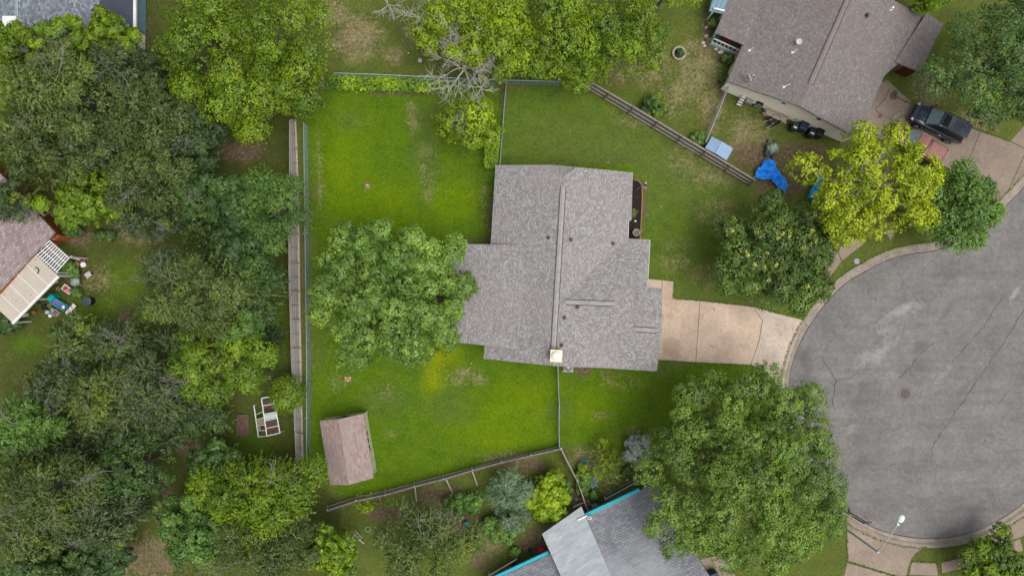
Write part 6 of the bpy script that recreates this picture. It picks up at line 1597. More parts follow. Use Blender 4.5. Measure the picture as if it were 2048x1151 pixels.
for i, (px, py, r, lb) in enumerate([(1413, 55, .17, "topmost white rock in the porch-side bed"), (1412, 73, .18, "white rock second from the top in the porch-side bed"), (1406, 86, .16, "white rock at the left tip of the porch-side bed"), (1408.5, 92, .13, "small white rock below the left tip of the porch-side bed"),
                               (1431.5, 99, .15, "upright white rock below the porch rail"), (1440.5, 105, .20, "biggest white rock, right end of the porch-side bed"), (1234, 953, .14, "white rock at the left of the low dark plant"), (1260, 946, .13, "white rock at the right of the low dark plant"), (1254, 958, .11, "white rock below the low dark plant, left of a pair"), (1258, 956, .09, "small white rock below the low dark plant, right of a pair")]):
    p = P(px, py); mb = MB(); mb.blob((p.x, p.y, r * .4), (r, r * .8, r * .6), i + 40); tag(obj("rock", mb, mat("white_limestone", (.58, .53, .45), .9, var=.25, scale=5)), lb, "rock")
# satellite dishes and brackets on the brown roof
def on_roof(h_, px, py):
    z = 3
    for _ in range(8): q = P(px, py, z); z = h_.z(q.x, q.y, 2.6)
    return P(px, py, z)
def dish(lb, px, py, r, tilt, az, hh=.55):
    c = on_roof(hn, px, py); root = thing("satellite_dish", lb, "satellite dish", c); t_ = c + Vector((0, 0, hh))
    mb = MB(); mb.tube([c - Vector((0, 0, .05)), c + Vector((.02, 0, hh * .6)), t_], .025, 8); obj("mast", mb, m_galv, root)
    mb = MB(); mb.box((c.x, c.y, c.z + .02), (.22, .14, .03)); obj("foot", mb, m_galv, root)
    n_ = Vector((math.cos(az) * math.cos(tilt), math.sin(az) * math.cos(tilt), math.sin(tilt))); u = n_.cross(Vector((0, 0, 1))).normalized(); v_ = u.cross(n_); vs = []; N = 18; pr_ = [(0.02, 0), (.35, .015), (.7, .06), (1, .12)]
    for rr, dd in pr_:
        for k in range(N): a = 2 * math.pi * k / N; vs.append(t_ + (u * math.cos(a) * 1.1 + v_ * math.sin(a)) * r * rr + n_ * dd * r * 1.6)
    fs = [(i * N + k, i * N + (k + 1) % N, (i + 1) * N + (k + 1) % N, (i + 1) * N + k) for i in range(3) for k in range(N)] + [tuple(range(N))]
    mb = MB(); mb.add(vs, fs); o = obj("reflector", mb, mat("dish_grey", (.62, .66, .68), .5), root, smooth=True); so = o.modifiers.new("thick", 'SOLIDIFY'); so.thickness = .02
    e = t_ + n_ * r * 1.5 - v_ * r * .3; mb = MB(); mb.tube([t_ - v_ * r * .8, e], .018, 6); obj("arm", mb, m_galv, root)
    mb = MB(); mb.tube([e - n_ * .02, e - n_ * .12], [.05, .035], 8); obj("receiver", mb, m_white, root)
dish("grey satellite dish seen edge-on near the cream wall corner of the brown roof", 1492, 160, .36, .15, .5)
dish("white satellite dish facing up in the middle of the brown roof slope", 1594, 87, .22, 1.0, 3.6, .4)
for i, (px, py, lb) in enumerate([(1499, 101, "empty white dish bracket near the left eave of the brown roof"), (1585, 105, "empty white bracket below the round white dish"), (1568, 174, "long white bracket near the lower rake of the brown roof")]):
    c = on_roof(hn, px, py); mb = MB(); mb.box((c.x, c.y, c.z + .03), (.24, .16, .04), .4); mb.tube([(c.x, c.y, c.z + .03), (c.x + .1, c.y + .05, c.z + .25), (c.x + (.35 if i == 2 else .2), c.y + .12, c.z + .42)], .03, 7); tag(obj("dish_bracket", mb, m_white, None), lb, "bracket")
# step ladder, cooler, grill, lumber, barrow, bins by the cream wall
def frame_of(px, py, z, rz):
    c = P(px, py, z); c.z = 0; co, si = math.cos(rz), math.sin(rz)
    return c, (lambda x, y, zz: Vector((c.x + x * co - y * si, c.y + x * si + y * co, zz)))
wd_ang = math.atan2(-.40, .916)
c, W = frame_of(1487, 194, .7, wd_ang); r = thing("step_frame", "white slatted step frame leaning on the cream wall", "steps", c)
for y in (-.17, .17):
    mb = MB(); mb.bar(W(y, -.65, .1), W(y, .55, 1.35), .05, .08); obj("side_rail", mb, m_galv, r)
for k in range(7): t_ = (k + .5) / 7; a, b = W(-.19, -.65 + 1.2 * t_, .14 + 1.25 * t_), W(.19, -.65 + 1.2 * t_, .14 + 1.25 * t_); mb = MB(); mb.bar(a, b, .13, .04); obj("tread", mb, m_white, r)
c, W = frame_of(1501, 199, .6, wd_ang); r = thing("grill", "pale round-backed gas grill between the step frame and black grill", "grill", c); m_beige = mat("beige_plastic", (.50, .46, .42), .5)
mb = MB(); mb.box(W(0, 0, .45), (.75, .55, .6), wd_ang, .9); obj("cabinet", mb, m_beige, r, bevel=.08)
mb = MB(); mb.box(W(0, .05, .86), (.68, .5, .22), wd_ang, .8); lid = obj("lid", mb, m_beige, r, bevel=.06)
mb = MB(); mb.bar(W(-.2, -.18, .98), W(.2, -.18, .98), .03, .03); obj("lid_handle", mb, m_trim, lid)
for x in (-.3, .3): q = W(x, -.2, .1); mb = MB(); mb.tube([q - Vector((.03, 0, 0)), q + Vector((.03, 0, 0))], .1, 12); obj("wheel", mb, m_trim, r)
c, W = frame_of(1519, 207, .7, wd_ang); r = thing("grill", "grill with black lid and pale side shelves by the lumber pile", "grill", c)
mb = MB(); mb.box(W(0, 0, .45), (.6, .5, .65), wd_ang); obj("cart", mb, m_galv, r)
mb = MB(); mb.box(W(0, 0, .92), (.62, .52, .26), wd_ang, .82); lid = obj("lid", mb, m_trim, r, bevel=.05)
mb = MB(); mb.bar(W(-.2, -.24, .98), W(.2, -.24, .98), .03, .03); obj("lid_handle", mb, m_galv, lid)
for x in (-.5, .5): mb = MB(); mb.box(W(x, 0, .80), (.34, .46, .04), wd_ang); obj("side_shelf", mb, m_beige, r)
r = thing("lumber_pile", "stack of weathered planks along the cream wall", "lumber", P(1557, 225)); m_lum = mat("lumber_tan", (.46, .35, .24), .9, var=.4, scale=5)
A, B = P(1534, 217, .7), P(1577, 236, .7); dv_ = (B - A).normalized(); nv = Vector((-dv_.y, dv_.x, 0)); A.z = B.z = 0
for l in range(4):
    for k in range(6):
        o_ = nv * (.5 - k * .17) + Vector((0, 0, .12 + l * .15)); e0, e1 = R.uniform(-.12, .1), R.uniform(-.1, .12)
        mb = MB(); mb.bar(A + o_ + dv_ * e0, B + o_ + dv_ * e1, .14, .06); obj("plank", mb, m_lum if R.random() < .6 else m_wood, r)
for t_ in (.15, .85): q = A.lerp(B, t_); mb = MB(); mb.bar(q + nv * .6 + Vector((0, 0, .05)), q - nv * .5 + Vector((0, 0, .05)), .1, .09); obj("bearer", mb, m_woodd, r)
c, W = frame_of(1548, 241, .4, .5); r = thing("wheelbarrow", "black wheelbarrow tub tipped on the grass below the lumber pile", "wheelbarrow", c)
mb = MB(); vs = [W(x * .4, y * .33, .35) for x, y in ((-1, -1), (.6, -1), (1, -.5), (1, .5), (.6, 1), (-1, 1))]; v2 = [W(x * .48, y * .42, .62) for x, y in ((-1, -1), (.6, -1), (1, -.5), (1, .5), (.6, 1), (-1, 1))]
mb.add(vs + v2, [tuple(range(5, -1, -1))] + [(i, (i + 1) % 6, 6 + (i + 1) % 6, 6 + i) for i in range(6)]); o = obj("tub", mb, m_trim, r); so = o.modifiers.new("t", 'SOLIDIFY'); so.thickness = .02
for y in (-.22, .22): mb = MB(); mb.bar(W(.6, y * .4, .22), W(-.9, y * 1.3, .5), .04, .04); obj("handle", mb, m_wood2, r); mb = MB(); mb.bar(W(-.35, y, .36), W(-.4, y, 0), .03, .03); obj("leg", mb, m_trim, r)
q = W(.62, 0, .18); ax = (W(0, 1, 0) - W(0, 0, 0)) * .05; mb = MB(); mb.tube([q - ax, q + ax], .18, 14); obj("wheel", mb, m_tyre, r)
mb = MB(); q = P(1553, 233, .3); mb.lathe((q.x, q.y, 0), [(.1, 0), (.12, .22), (.06, .3), (.03, .32)], 10); tag(obj("jug", mb, mat("yellow_plastic", (.55, .33, .01), .5)), "small yellow jug beside the black wheelbarrow", "jug")
for i, (a, b, mm, lb) in enumerate([((1582, 246, .1), (1605, 228, 1.7), m_wood2, "tan-handled shovel leaning on the cream wall"), ((1590, 246, .1), (1620, 234, 1.6), mat("orange_handle", (.55, .17, .03), .6), "orange-handled rake leaning on the cream wall by the bins")]):
    p, q = P(*a), P(*b); r = thing("garden_tool", lb, "garden tool", (p.x, p.y, 0)); mb = MB(); mb.tube([p, q], .025, 6); obj("handle", mb, mm, r)
    mb = MB(); d_ = (q - p).normalized(); mb.bar(q, q + d_ * .3, .2 if i == 0 else .34, .03); obj("blade" if i == 0 else "rake_head", mb, m_dark, r)
def wheelie(lb, px, py, bc, lc, rz, sticker=False, s_=1.0):
    c, W = frame_of(px, py, .9, rz); r = thing("wheeled_bin", lb, "bin", c, "bins along the cream wall"); 
    mb = MB(); mb.box(W(0, 0, .5), (.5 * s_, .58 * s_, .92), rz, 1.15); obj("bin_body", mb, bc, r, bevel=.03)
    mb = MB(); mb.box(W(0, .02, 1.0), (.62 * s_, .70 * s_, .09), rz, .9); ld = obj("lid", mb, lc, r, bevel=.03)
    mb = MB(); mb.bar(W(-.22, .38 * s_, .98), W(.22, .38 * s_, .98), .04, .04); obj("handle", mb, bc, r)
    for x in (-.25, .25): q = W(x, .26, .12); ax = (W(1, 0, 0) - W(0, 0, 0)) * .04; mb = MB(); mb.tube([q - ax, q + ax], .12, 12); obj("wheel", mb, m_tyre, r)
    if sticker: mb = MB(); mb.box(W(.02, -.10, 1.052), (.3, .12, .006), rz); obj("sticker", mb, m_white, ld)
m_bblue = mat("bin_blue", (.022, .035, .075), .5); m_bblk = mat("bin_black", (.014, .015, .018), .5); m_bgr = mat("bin_dark_green", (.012, .045, .042), .5)
wheelie("dark green bin with white sticker, leftmost along the cream wall", 1590, 253, m_bgr, m_bgr, wd_ang, True, .85)
wheelie("large navy bin second from the left along the cream wall", 1608, 252, m_bblue, m_bblue, wd_ang, False, 1.15)
wheelie("black bin with white sticker third along the cream wall", 1624, 265, m_bblk, m_bblk, wd_ang, True)
wheelie("black bin rightmost along the cream wall", 1640, 266, m_bblk, m_bblk, wd_ang, False)
# wire cart with plants
c, W = frame_of(1542, 298, .4, -.15); r = thing("garden_cart", "blue-grey wire garden cart full of plants on bare soil", "cart", c); m_bw = mat("blue_wire", (.13, .17, .30), .5)
for k in range(2):
    z = (.35, .75)[k]; mb = MB(); pts = [W(x, y, z) for x, y in ((-.42, -.5), (.42, -.4), (.42, .4), (-.42, .5), (-.42, -.5))]; mb.tube(pts, .02, 6); obj("hoop", mb, m_bw, r)
for x, y in ((-.42, -.5), (.42, -.4), (.42, .4), (-.42, .5)): mb = MB(); mb.tube([W(x, y, .02), W(x, y, .78)], .02, 6); obj("upright", mb, m_bw, r)
for y in (.7, -.6):
    for x in (-.3, .3): q = W(x, y, .12); ax = (W(1, 0, 0) - W(0, 0, 0)) * .05; mb = MB(); mb.tube([q - ax, q + ax], .13, 12); obj("wheel", mb, m_bblue, r)
mb = MB(); mb.box(W(0, 0, .38), (.8, .8, .1), -.15); obj("tray", mb, m_dark, r)
shrub("pale green plants growing in the blue wire cart", 1544, 297, 10, .85, 'sage', 'tuft', 10, 240, cr=.18, n=40, per=24, L=.14, W=.07, low=.5, mixp=('fresh', .6))
# crumpled blue tarps
def tarp(lb, poly, h, m, seed, hi=.55):
    pts = np.array([(P(x, y, h).x, P(x, y, h).y) for x, y in poly]); mn, mx = pts.min(0), pts.max(0); st = .07; xs_, ys_ = np.arange(mn[0], mx[0], st), np.arange(mn[1], mx[1], st); X, Y = np.meshgrid(xs_, ys_)
    z = h * .4 + hi * (np.abs(fbm(X * 1.1, Y * 1.1, seed, 2) - .5) * 2.2 + np.abs(vnoise(X * 2.6 + 7 + Y, Y * 2.6, seed + 1) - .5) * 1.1 + np.abs(vnoise(X * 5 - Y * 2, Y * 5, seed + 2) - .5) * .7)
    wx = X + (vnoise(X * 2, Y * 2, seed + 4) - .5) * .3; wy = Y + (vnoise(X * 2 + 31, Y * 2, seed + 5) - .5) * .3
    ins = inside(wx, wy, pts); ny_, nx_ = X.shape; id_ = np.arange(nx_ * ny_).reshape(ny_, nx_); q = np.stack([id_[:-1, :-1], id_[:-1, 1:], id_[1:, 1:], id_[1:, :-1]], -1).reshape(-1, 4); ok = ins.ravel()[q].all(1); q = q[ok]
    use = np.unique(q); rm = np.zeros(nx_ * ny_, int); rm[use] = np.arange(len(use)); c = pts.mean(0); V = np.stack([X.ravel() - c[0], Y.ravel() - c[1], z.ravel()], -1)[use]; me = np_mesh("tarp", V, rm[q], m)
    o = bpy.data.objects.new("tarp", me); COL.objects.link(o); o.location = (c[0], c[1], .02); so = o.modifiers.new("t", 'SOLIDIFY'); so.thickness = .01; tag(o, lb, "tarp")
m_tarp = mat("blue_tarp", (.012, .27, .95), .35, var=.2, scale=3, spec=.5); m_tarp2 = mat("cyan_tarp", (.014, .33, .62), .4, var=.3, scale=3)
tarp("crumpled bright blue tarp on bare soil below the garden cart", [(1530, 316), (1540, 318), (1553, 334), (1564, 352), (1578, 372), (1568, 386), (1552, 372), (1541, 360), (1520, 364), (1508, 354), (1516, 338)], .4, m_tarp, 1)
tarp("long narrow blue tarp beside the yellow tree", [(1636, 338), (1652, 350), (1644, 372), (1632, 400), (1620, 412), (1612, 398), (1624, 372), (1632, 358)], .5, m_tarp2, 2)
# hose on the upper right driveway
m_hose = mat("grey_green_hose", (.10, .12, .10), .6)
mb = MB(); pts = catmull([(*P(1779, 178)[:2], .05), (*P(1768, 200)[:2], .05), (*P(1752, 218)[:2], .05), (*P(1757, 226)[:2], .05), (*P(1772, 235)[:2], .05), (*P(1790, 240)[:2], .05), (*P(1805, 232)[:2], .05), (*P(1812, 243)[:2], .05), (*P(1800, 258)[:2], .05), (*P(1784, 254)[:2], .05), (*P(1781, 240)[:2], .05), (*P(1790, 226)[:2], .05), (*P(1806, 222)[:2], .05)], 8)
mb.tube(pts, .02, 6); tag(obj("garden_hose", mb, m_hose), "garden hose looping over the driveway behind the dark car", "hose")
# cold frame and raised beds on the left
cf = thing("cold_frame", "white open-lidded cold frame with some glazed panes beside the board fence", "cold frame", P(536, 834))
TL, TR, BR, BL = P(523, 796, 1.05), P(547, 792, 1.05), P(560, 865, 1.05), P(534, 871, 1.05); l0, l1 = P(508, 810, .55), P(517, 873, .55)
def wbar(a, b, w=.075, nm="frame_bar", m=None): mb = MB(); mb.bar(a, b, w, w); return obj(nm, mb, m or m_white, cf)
for a, b in ((TL, TR), (TR, BR), (BR, BL), (TL, BL)): wbar(a, b)
for t_ in (.2, .42, .6, .8): wbar(TL.lerp(BL, t_), TR.lerp(BR, t_), .055)
wbar(l0, l1); wbar(l1, BL, .06)
for t_ in (.3, .45, .65, .8): wbar(l0.lerp(l1, t_), TL.lerp(BL, t_ + .05), .045)
for q in (TL, TR, BR, BL): wbar(q, Vector((q.x, q.y, 0)), .06, "leg")
for q in (l0, l1): wbar(q, Vector((q.x, q.y, 0)), .06, "leg")
def pane_(a, b, c2, d2, m, nm="pane"): mb = MB(); q = [a, b, c2, d2]; mb.add([x_ + Vector((0, 0, .02)) for x_ in q] + [x_ for x_ in q], [(0, 1, 2, 3), (7, 6, 5, 4), (0, 4, 5, 1), (1, 5, 6, 2), (2, 6, 7, 3), (3, 7, 4, 0)]); obj(nm, mb, m, cf)
m_frost = mat("frosted_pane", (.47, .52, .50), .4, var=.12); m_strawp = mat("tan_panel", (.30, .27, .17), .7)
pane_(TL.lerp(BL, .44), TR.lerp(BR, .44), TR.lerp(BR, .58), TL.lerp(BL, .58), m_frost); pane_(l0.lerp(l1, .47), TL.lerp(BL, .5), TL.lerp(BL, .68), l0.lerp(l1, .64), m_strawp); pane_(l0.lerp(l1, .67), l0.lerp(l1, .67).lerp(TL.lerp(BL, .72), .4), l0.lerp(l1, .79).lerp(TL.lerp(BL, .84), .4), l0.lerp(l1, .79), m_strawp)
m_litter = mat("brown_litter", (.16, .095, .07), .95, var=.6, scale=9, bump=.03)
for (a, b, nm, lb) in [((527, 840), (557, 866), "compost_bed", "brown compost in the lower part of the white cold frame"), ((530, 800), (549, 820), "compost_bed", "brown compost in the upper part of the white cold frame"), ((475, 828), (498, 868), "raised_bed", "timber-edged bed of brown mulch left of the white cold frame")]:
    p, q = P(*a), P(*b); r = thing(nm, lb, "garden bed", ((p.x + q.x) / 2, (p.y + q.y) / 2, 0)); rr = random.Random(a[0]); mb = MB(); nn = 10; vs = []; fs = []
    for i in range(nn):
        for j in range(nn): vs.append((p.x + (q.x - p.x) * i / (nn - 1), p.y + (q.y - p.y) * j / (nn - 1), .12 + rr.uniform(-.05, .09) * (0 < i < nn - 1 and 0 < j < nn - 1)))
    for i in range(nn - 1):
        for j in range(nn - 1): fs.append((i * nn + j, i * nn + j + 1, (i + 1) * nn + j + 1, (i + 1) * nn + j))
    mb.add(vs, fs); obj("soil", mb, m_litter, r)
    for e0, e1 in (((p.x, p.y), (q.x, p.y)), ((q.x, p.y), (q.x, q.y)), ((q.x, q.y), (p.x, q.y)), ((p.x, q.y), (p.x, p.y))): mb = MB(); mb.bar((*e0, .09), (*e1, .09), .05, .18); obj("edge_board", mb, m_woodd, r)
# clutter round the patio on the left
def tub(name, lb, px, py, r, h, m, cat="tub", lidm=None, group=None):
    c = P(px, py, h); root = thing(name, lb, cat, (c.x, c.y, 0), group); C = (c.x, c.y, 0)
    mb = MB(); mb.lathe(C, [(r * .82, 0), (r, h * .95), (r * 1.04, h), (r * .93, h), (r * .9, h * .8), (.02, h * .78)], 20); obj("tub_body", mb, m, root)
    if lidm: mb = MB(); mb.lathe(C, [(r * 1.06, h), (r * 1.06, h + .03), (r * .7, h + .07), (.02, h + .08)], 20); obj("lid", mb, lidm, root)
tub("barrel", "round dark slate-blue barrel on the left neighbour's lawn", 173, 602, .38, .75, mat("barrel_black", (.02, .022, .026), .6), "barrel", mat("slate_lid", (.06, .075, .10), .55))
G = "pots beside the patio"
pot("flower_pot", "reddish pot with pale contents at the right of the pergola", 166, 519, .22, .4, m_terra, group=G)
pot("flower_pot", "wide tan woven pot right of the pergola", 154.5, 528, .20, .3, mat("tan_wicker", (.36, .25, .13), .9), group=G, fill=(.2, .13, .07))
tub("wash_basin", "white basin beside the tan woven pot", 166, 529, .23, .25, m_white, "basin")
pot("flower_pot", "tan round pot between the patio posts and the tray table", 118, 577, .17, .3, mat("tan_clay", (.34, .27, .12), .8), group=G, fill=(.16, .12, .05))
pot("flower_pot", "small orange pot at the lower end of the patio clutter", 69, 625, .15, .28, m_terra, group=G, fill=(.3, .1, .06))
pot("flower_pot", "small tan pot below the patio gutter", 77, 609, .14, .25, mat("tan_clay2", (.28, .2, .12), .8), group=G)
pot("flower_pot", "black pot in the middle of the patio clutter", 90, 614, .22, .4, m_trim, group=G, fill=(.02, .02, .025))
pot("flower_pot", "olive pot right of the black pot in the patio clutter", 100, 611, .19, .35, mat("olive_clay", (.17, .16, .05), .8), group=G, fill=(.12, .12, .03))
tub("paint_bucket", "white-lidded bucket at the bottom left of the patio clutter", 94, 624, .16, .36, m_white, "bucket", mat("grey_lid", (.45, .47, .46), .5))
tub("paint_bucket", "smaller white bucket at the very bottom of the patio clutter", 100, 631, .14, .3, m_white, "bucket", m_white)
tub("flower_tub", "grey-green tub right of the white-lidded bucket", 104, 620, .19, .4, mat("grey_green_tub", (.20, .27, .25), .6))
c, W = frame_of(109, 625, .4, -.7); r = thing("plant_crate", "pale crate holding a red item at the bottom of the patio clutter", "crate", c)
for (x, y, sx, sy) in ((0, .2, .5, .04), (0, -.2, .5, .04), (.24, 0, .04, .36), (-.24, 0, .04, .36)): mb = MB(); mb.box(W(x, y, .18), (sx, sy, .34), -.7); obj("side_board", mb, m_beige, r)
mb = MB(); mb.box(W(0, 0, .05), (.46, .38, .05), -.7); obj("bottom", mb, m_beige, r); mb = MB(); q = W(.02, .02, .22); mb.blob(q, (.13, .11, .1), 4); tag(obj("red_ball", mb, m_red), "red lump inside the pale crate", "ball")
c, W = frame_of(135, 578, .5, -.65); r = thing("tray_table", "small pale tray table carrying red and pink flower pots", "table", c)
mb = MB(); mb.box(W(0, 0, .5), (.82, .5, .05), -.65); obj("table_top", mb, m_beige, r)
for (x, y, sx, sy) in ((0, .25, .82, .03), (0, -.25, .82, .03), (.41, 0, .03, .5), (-.41, 0, .03, .5)): mb = MB(); mb.box(W(x, y, .55), (sx, sy, .08), -.65); obj("rim_board", mb, m_white, r)
for x in (-.36, .36):
    for y in (-.2, .2): mb = MB(); mb.box(W(x, y, .24), (.04, .04, .48), -.65); obj("leg", mb, m_white, r)
for x, m_, lb in ((-.12, m_red, "red flower pot on the pale tray table"), (.18, mat("pink_plastic", (.6, .16, .26), .5), "pink flower pot on the pale tray table")):
    q = W(x, 0, .53); mb = MB(); mb.lathe(q, [(.1, 0), (.14, .16), (.15, .18), (.11, .18), (.02, .15)], 14); tag(obj("flower_pot", mb, m_), lb, "pot")
c, W = frame_of(113, 602, .5, -.75); r = thing("play_slide", "teal and purple plastic toddler slide among the patio clutter", "toy slide", c); m_tl = mat("toy_teal", (.012, .33, .33), .4); m_gr = mat("toy_green", (.01, .28, .14), .4); m_pu = mat("toy_purple", (.11, .12, .42), .4)
mb = MB(); mb.box(W(-.42, 0, .45), (.55, .75, .9), -.75, .8); obj("tower", mb, m_tl, r, bevel=.08)
mb = MB(); mb.box(W(-.42, 0, .95), (.3, .45, .12), -.75, .7); obj("step_top", mb, m_tl, r, bevel=.04)
mb = MB(); mb.bar(W(-.15, 0, .75), W(.85, 0, .12), .42, .06); obj("chute", mb, m_pu, r)
for y in (-.26, .26): mb = MB(); mb.bar(W(-.15, y, .86), W(.9, y, .22), .1, .16); obj("chute_side", mb, m_gr if y > 0 else m_tl, r, bevel=.03)
q = W(.72, -.02, .28); mb = MB(); mb.lathe(q, [(.1, 0), (.15, .12), (.13, .13), (.06, .1), (.02, .1)], 14); tag(obj("toy_wheel", mb, m_white), "white round pot lying at the foot of the toddler slide", "pot")
c, W = frame_of(141, 618, .4, .85); r = thing("lounge_board", "white folding bench with dark straps lying beyond the toddler slide", "bench", c)
for k in range(3): mb = MB(); mb.box(W(-.38 + k * .36, 0, .34), (.34, .36, .04), .85); obj("panel", mb, m_white, r)
for k in range(2): mb = MB(); mb.bar(W(-.4 + k * .4, -.2, .37), W(-.1 + k * .4, .2, .37), .03, .02); obj("strap", mb, m_trim, r)
for x in (-.45, .45):
    for y in (-.14, .14): mb = MB(); mb.box(W(x, y, .16), (.03, .03, .32), .85); obj("leg", mb, m_trim, r)
c, W = frame_of(175, 549, .5, .65); r = thing("garden_chair", "small pale wooden garden chair on the left neighbour's lawn edge", "chair", c)
mb = MB(); mb.box(W(0, 0, .42), (.5, .45, .05), .65); obj("seat", mb, m_beige, r); mb = MB(); mb.box(W(-.05, .25, .62), (.5, .05, .4), .65); obj("backrest", mb, m_dark, r)
for x in (-.2, .2):
    for y in (-.18, .18): mb = MB(); mb.box(W(x, y, .2), (.05, .05, .4), .65); obj("leg", mb, m_beige, r)
for i, (a, b, lb) in enumerate([((140, 513), (161, 518), "pale plank lying right of the pergola corner"), ((107, 565), (116, 562), "pale short plank lying below the patio gutter"), ((45, 632), (57, 628), "pale short board at the lower corner of the patio")]):
    p, q = P(*a, .15), P(*b, .15); mb = MB(); mb.bar(p, q, .22, .06); tag(obj("plank", mb, m_beige), lb, "plank")
mb = MB(); p = P(126, 546, .3); mb.box((p.x, p.y, .25), (.75, .6, .5), .7); tag(obj("wooden_box", mb, mat("brown_box", (.17, .11, .07), .9), bevel=.02), "brown wooden box below the lower corner of the pergola", "box")
shrub("pale cream flowering plant beside the tray table", 151, 563, 9, .7, 'sage', 'tuft', 7, 241, cr=.16, n=24, per=24, L=.16, W=.07)
for i, (px, py, lb) in enumerate([(139, 735, "upper teal plastic toy under the left trees"), (141, 757, "lower teal plastic toy under the left trees")]):
    p = P(px, py, .4); r = thing("plastic_toy", lb, "toy", (p.x, p.y, 0)); mb = MB(); mb.box((p.x, p.y, .2), (.8, .5, .35), .3 + i, .8); obj("toy_body", mb, m_tl, r, bevel=.06); mb = MB(); mb.box((p.x + .1, p.y, .48), (.3, .4, .25), .3 + i, .8); obj("toy_seat", mb, m_tl, r, bevel=.05)
    for x in (-.3, .3):
        for y in (-.26, .26): mb = MB(); mb.tube([(p.x + x, p.y + y - .04, .1), (p.x + x, p.y + y + .04, .1)], .1, 12); obj("wheel", mb, m_trim, r)
p = P(47, 922, .4); mb = MB(); mb.lathe((p.x, p.y, 0), [(.55, 0), (.34, .2), (.3, .5), (.27, .55), (.02, .5)], 9); tag(obj("tree_stump", mb, mat("grey_stump", (.26, .20, .18), .95, var=.5, scale=5)), "weathered broken tree stump on the left edge", "stump")
# frames and oddments at the bottom
c, W = frame_of(713, 1070, .8, .6); r = thing("lattice_frame", "small white gridded frame on a pole at the bottom centre", "frame", c)
for k in range(3): mb = MB(); t_ = -.28 + k * .28; mb.bar(W(t_, -.42, .8 + .0), W(t_, .42, 1.15), .035, .035); obj("bar", mb, m_galv, r)
for k in range(4): mb = MB(); t_ = k / 3; mb.bar(W(-.28, -.42 + .84 * t_, .8 + .35 * t_), W(.28, -.42 + .84 * t_, .8 + .35 * t_), .035, .035); obj("bar", mb, m_galv, r)
mb = MB(); mb.bar(W(0, -.42, .8), W(-.15, -1.05, .05), .05, .05); obj("pole", mb, m_white, r)
p = P(735, 1058, .2); mb = MB()
for k in range(2): mb.tube([(p.x + math.cos(a) * (.2 + .03 * k), p.y + math.sin(a) * (.2 + .03 * k), .06 + .05 * k) for a in [i * math.pi / 8 for i in range(17)]], .03, 6)
o = tag(obj("hose_coil", mb, mat("pale_green_hose", (.22, .38, .24), .5)), "pale green hose coil right of the white gridded frame", "hose")
mb = MB(); p = P(933, 1049, .3); mb.lathe((p.x, p.y, 0), [(.22, 0), (.26, .3), (.27, .32), (.22, .32), (.02, .28)], 14); tag(obj("planter", mb, mat("teal_planter", (.02, .22, .22), .5)), "teal planter in the bare soil at the bottom", "pot")
p = P(1084, 1099, .6); r = thing("charcoal_grill", "round red kettle with dark vent beside the teal wall", "grill", (p.x, p.y, 0)); mb = MB(); mb.lathe((p.x, p.y, .35), [(.08, 0), (.34, .14), (.40, .30), (.36, .46), (.18, .56), (.03, .58)], 22); obj("kettle", mb, m_red, r, smooth=True)
mb = MB(); mb.lathe((p.x - .12, p.y - .14, .82), [(.14, 0), (.14, .05), (.02, .07)], 12); obj("vent", mb, m_dark, r)
for k in range(3): a = k * 2.1; mb = MB(); mb.tube([(p.x + .12 * math.cos(a), p.y + .12 * math.sin(a), .42), (p.x + .32 * math.cos(a), p.y + .32 * math.sin(a), 0)], .02, 6); obj("leg", mb, m_galv, r)
pot("flower_pot", "orange pot, larger of two behind the white rail at the bottom", 1017, 1133, .24, .4, mat("orange_pot", (.55, .12, .06), .6), fill=(.4, .09, .05)); pot("flower_pot", "orange pot, smaller of two behind the white rail at the bottom", 1008, 1139, .17, .3, mat("orange_pot", (.55, .12, .06), .6), fill=(.4, .09, .05))
pot("flower_pot", "black pot next to the orange pots", 1029, 1129, .18, .35, m_trim, fill=(.03, .03, .03)); pot("flower_pot", "small black pot left of the red kettle", 1060, 1098, .14, .3, m_trim, fill=(.03, .05, .02)); pot("flower_pot", "black pot holding the small green plant near the red kettle", 1027, 1110, .16, .3, m_trim, fill=(.03, .05, .02))
a, b = P(978, 1150, .9), P(1033, 1117, .9); r = thing("white_rail", "white rail in front of the orange pots at the bottom edge", "rail", ((a.x + b.x) / 2, (a.y + b.y) / 2, 0)); mb = MB(); mb.bar(a, b, .09, .09); obj("rail", mb, m_white, r)
for q in (a, b): mb = MB(); mb.box((q.x, q.y, .44), (.06, .06, .88)); obj("post", mb, m_white, r)
a, b = P(1211, 997, .5), P(1275, 962, .5); r = thing("white_rail", "white low rail above the bright teal eave", "rail", ((a.x + b.x) / 2, (a.y + b.y) / 2, 0)); mb = MB(); mb.bar(a, b, .06, .05); obj("rail", mb, m_white, r)
for q in (a, b): mb = MB(); mb.box((q.x, q.y, .25), (.1, .1, .56)); obj("post", mb, m_white, r)
mb = MB(); mb.bar((a.x - .05, a.y + .12, .12), (b.x - .1, b.y + .12, .12), .03, .03); obj("lower_rail", mb, m_galv, r)
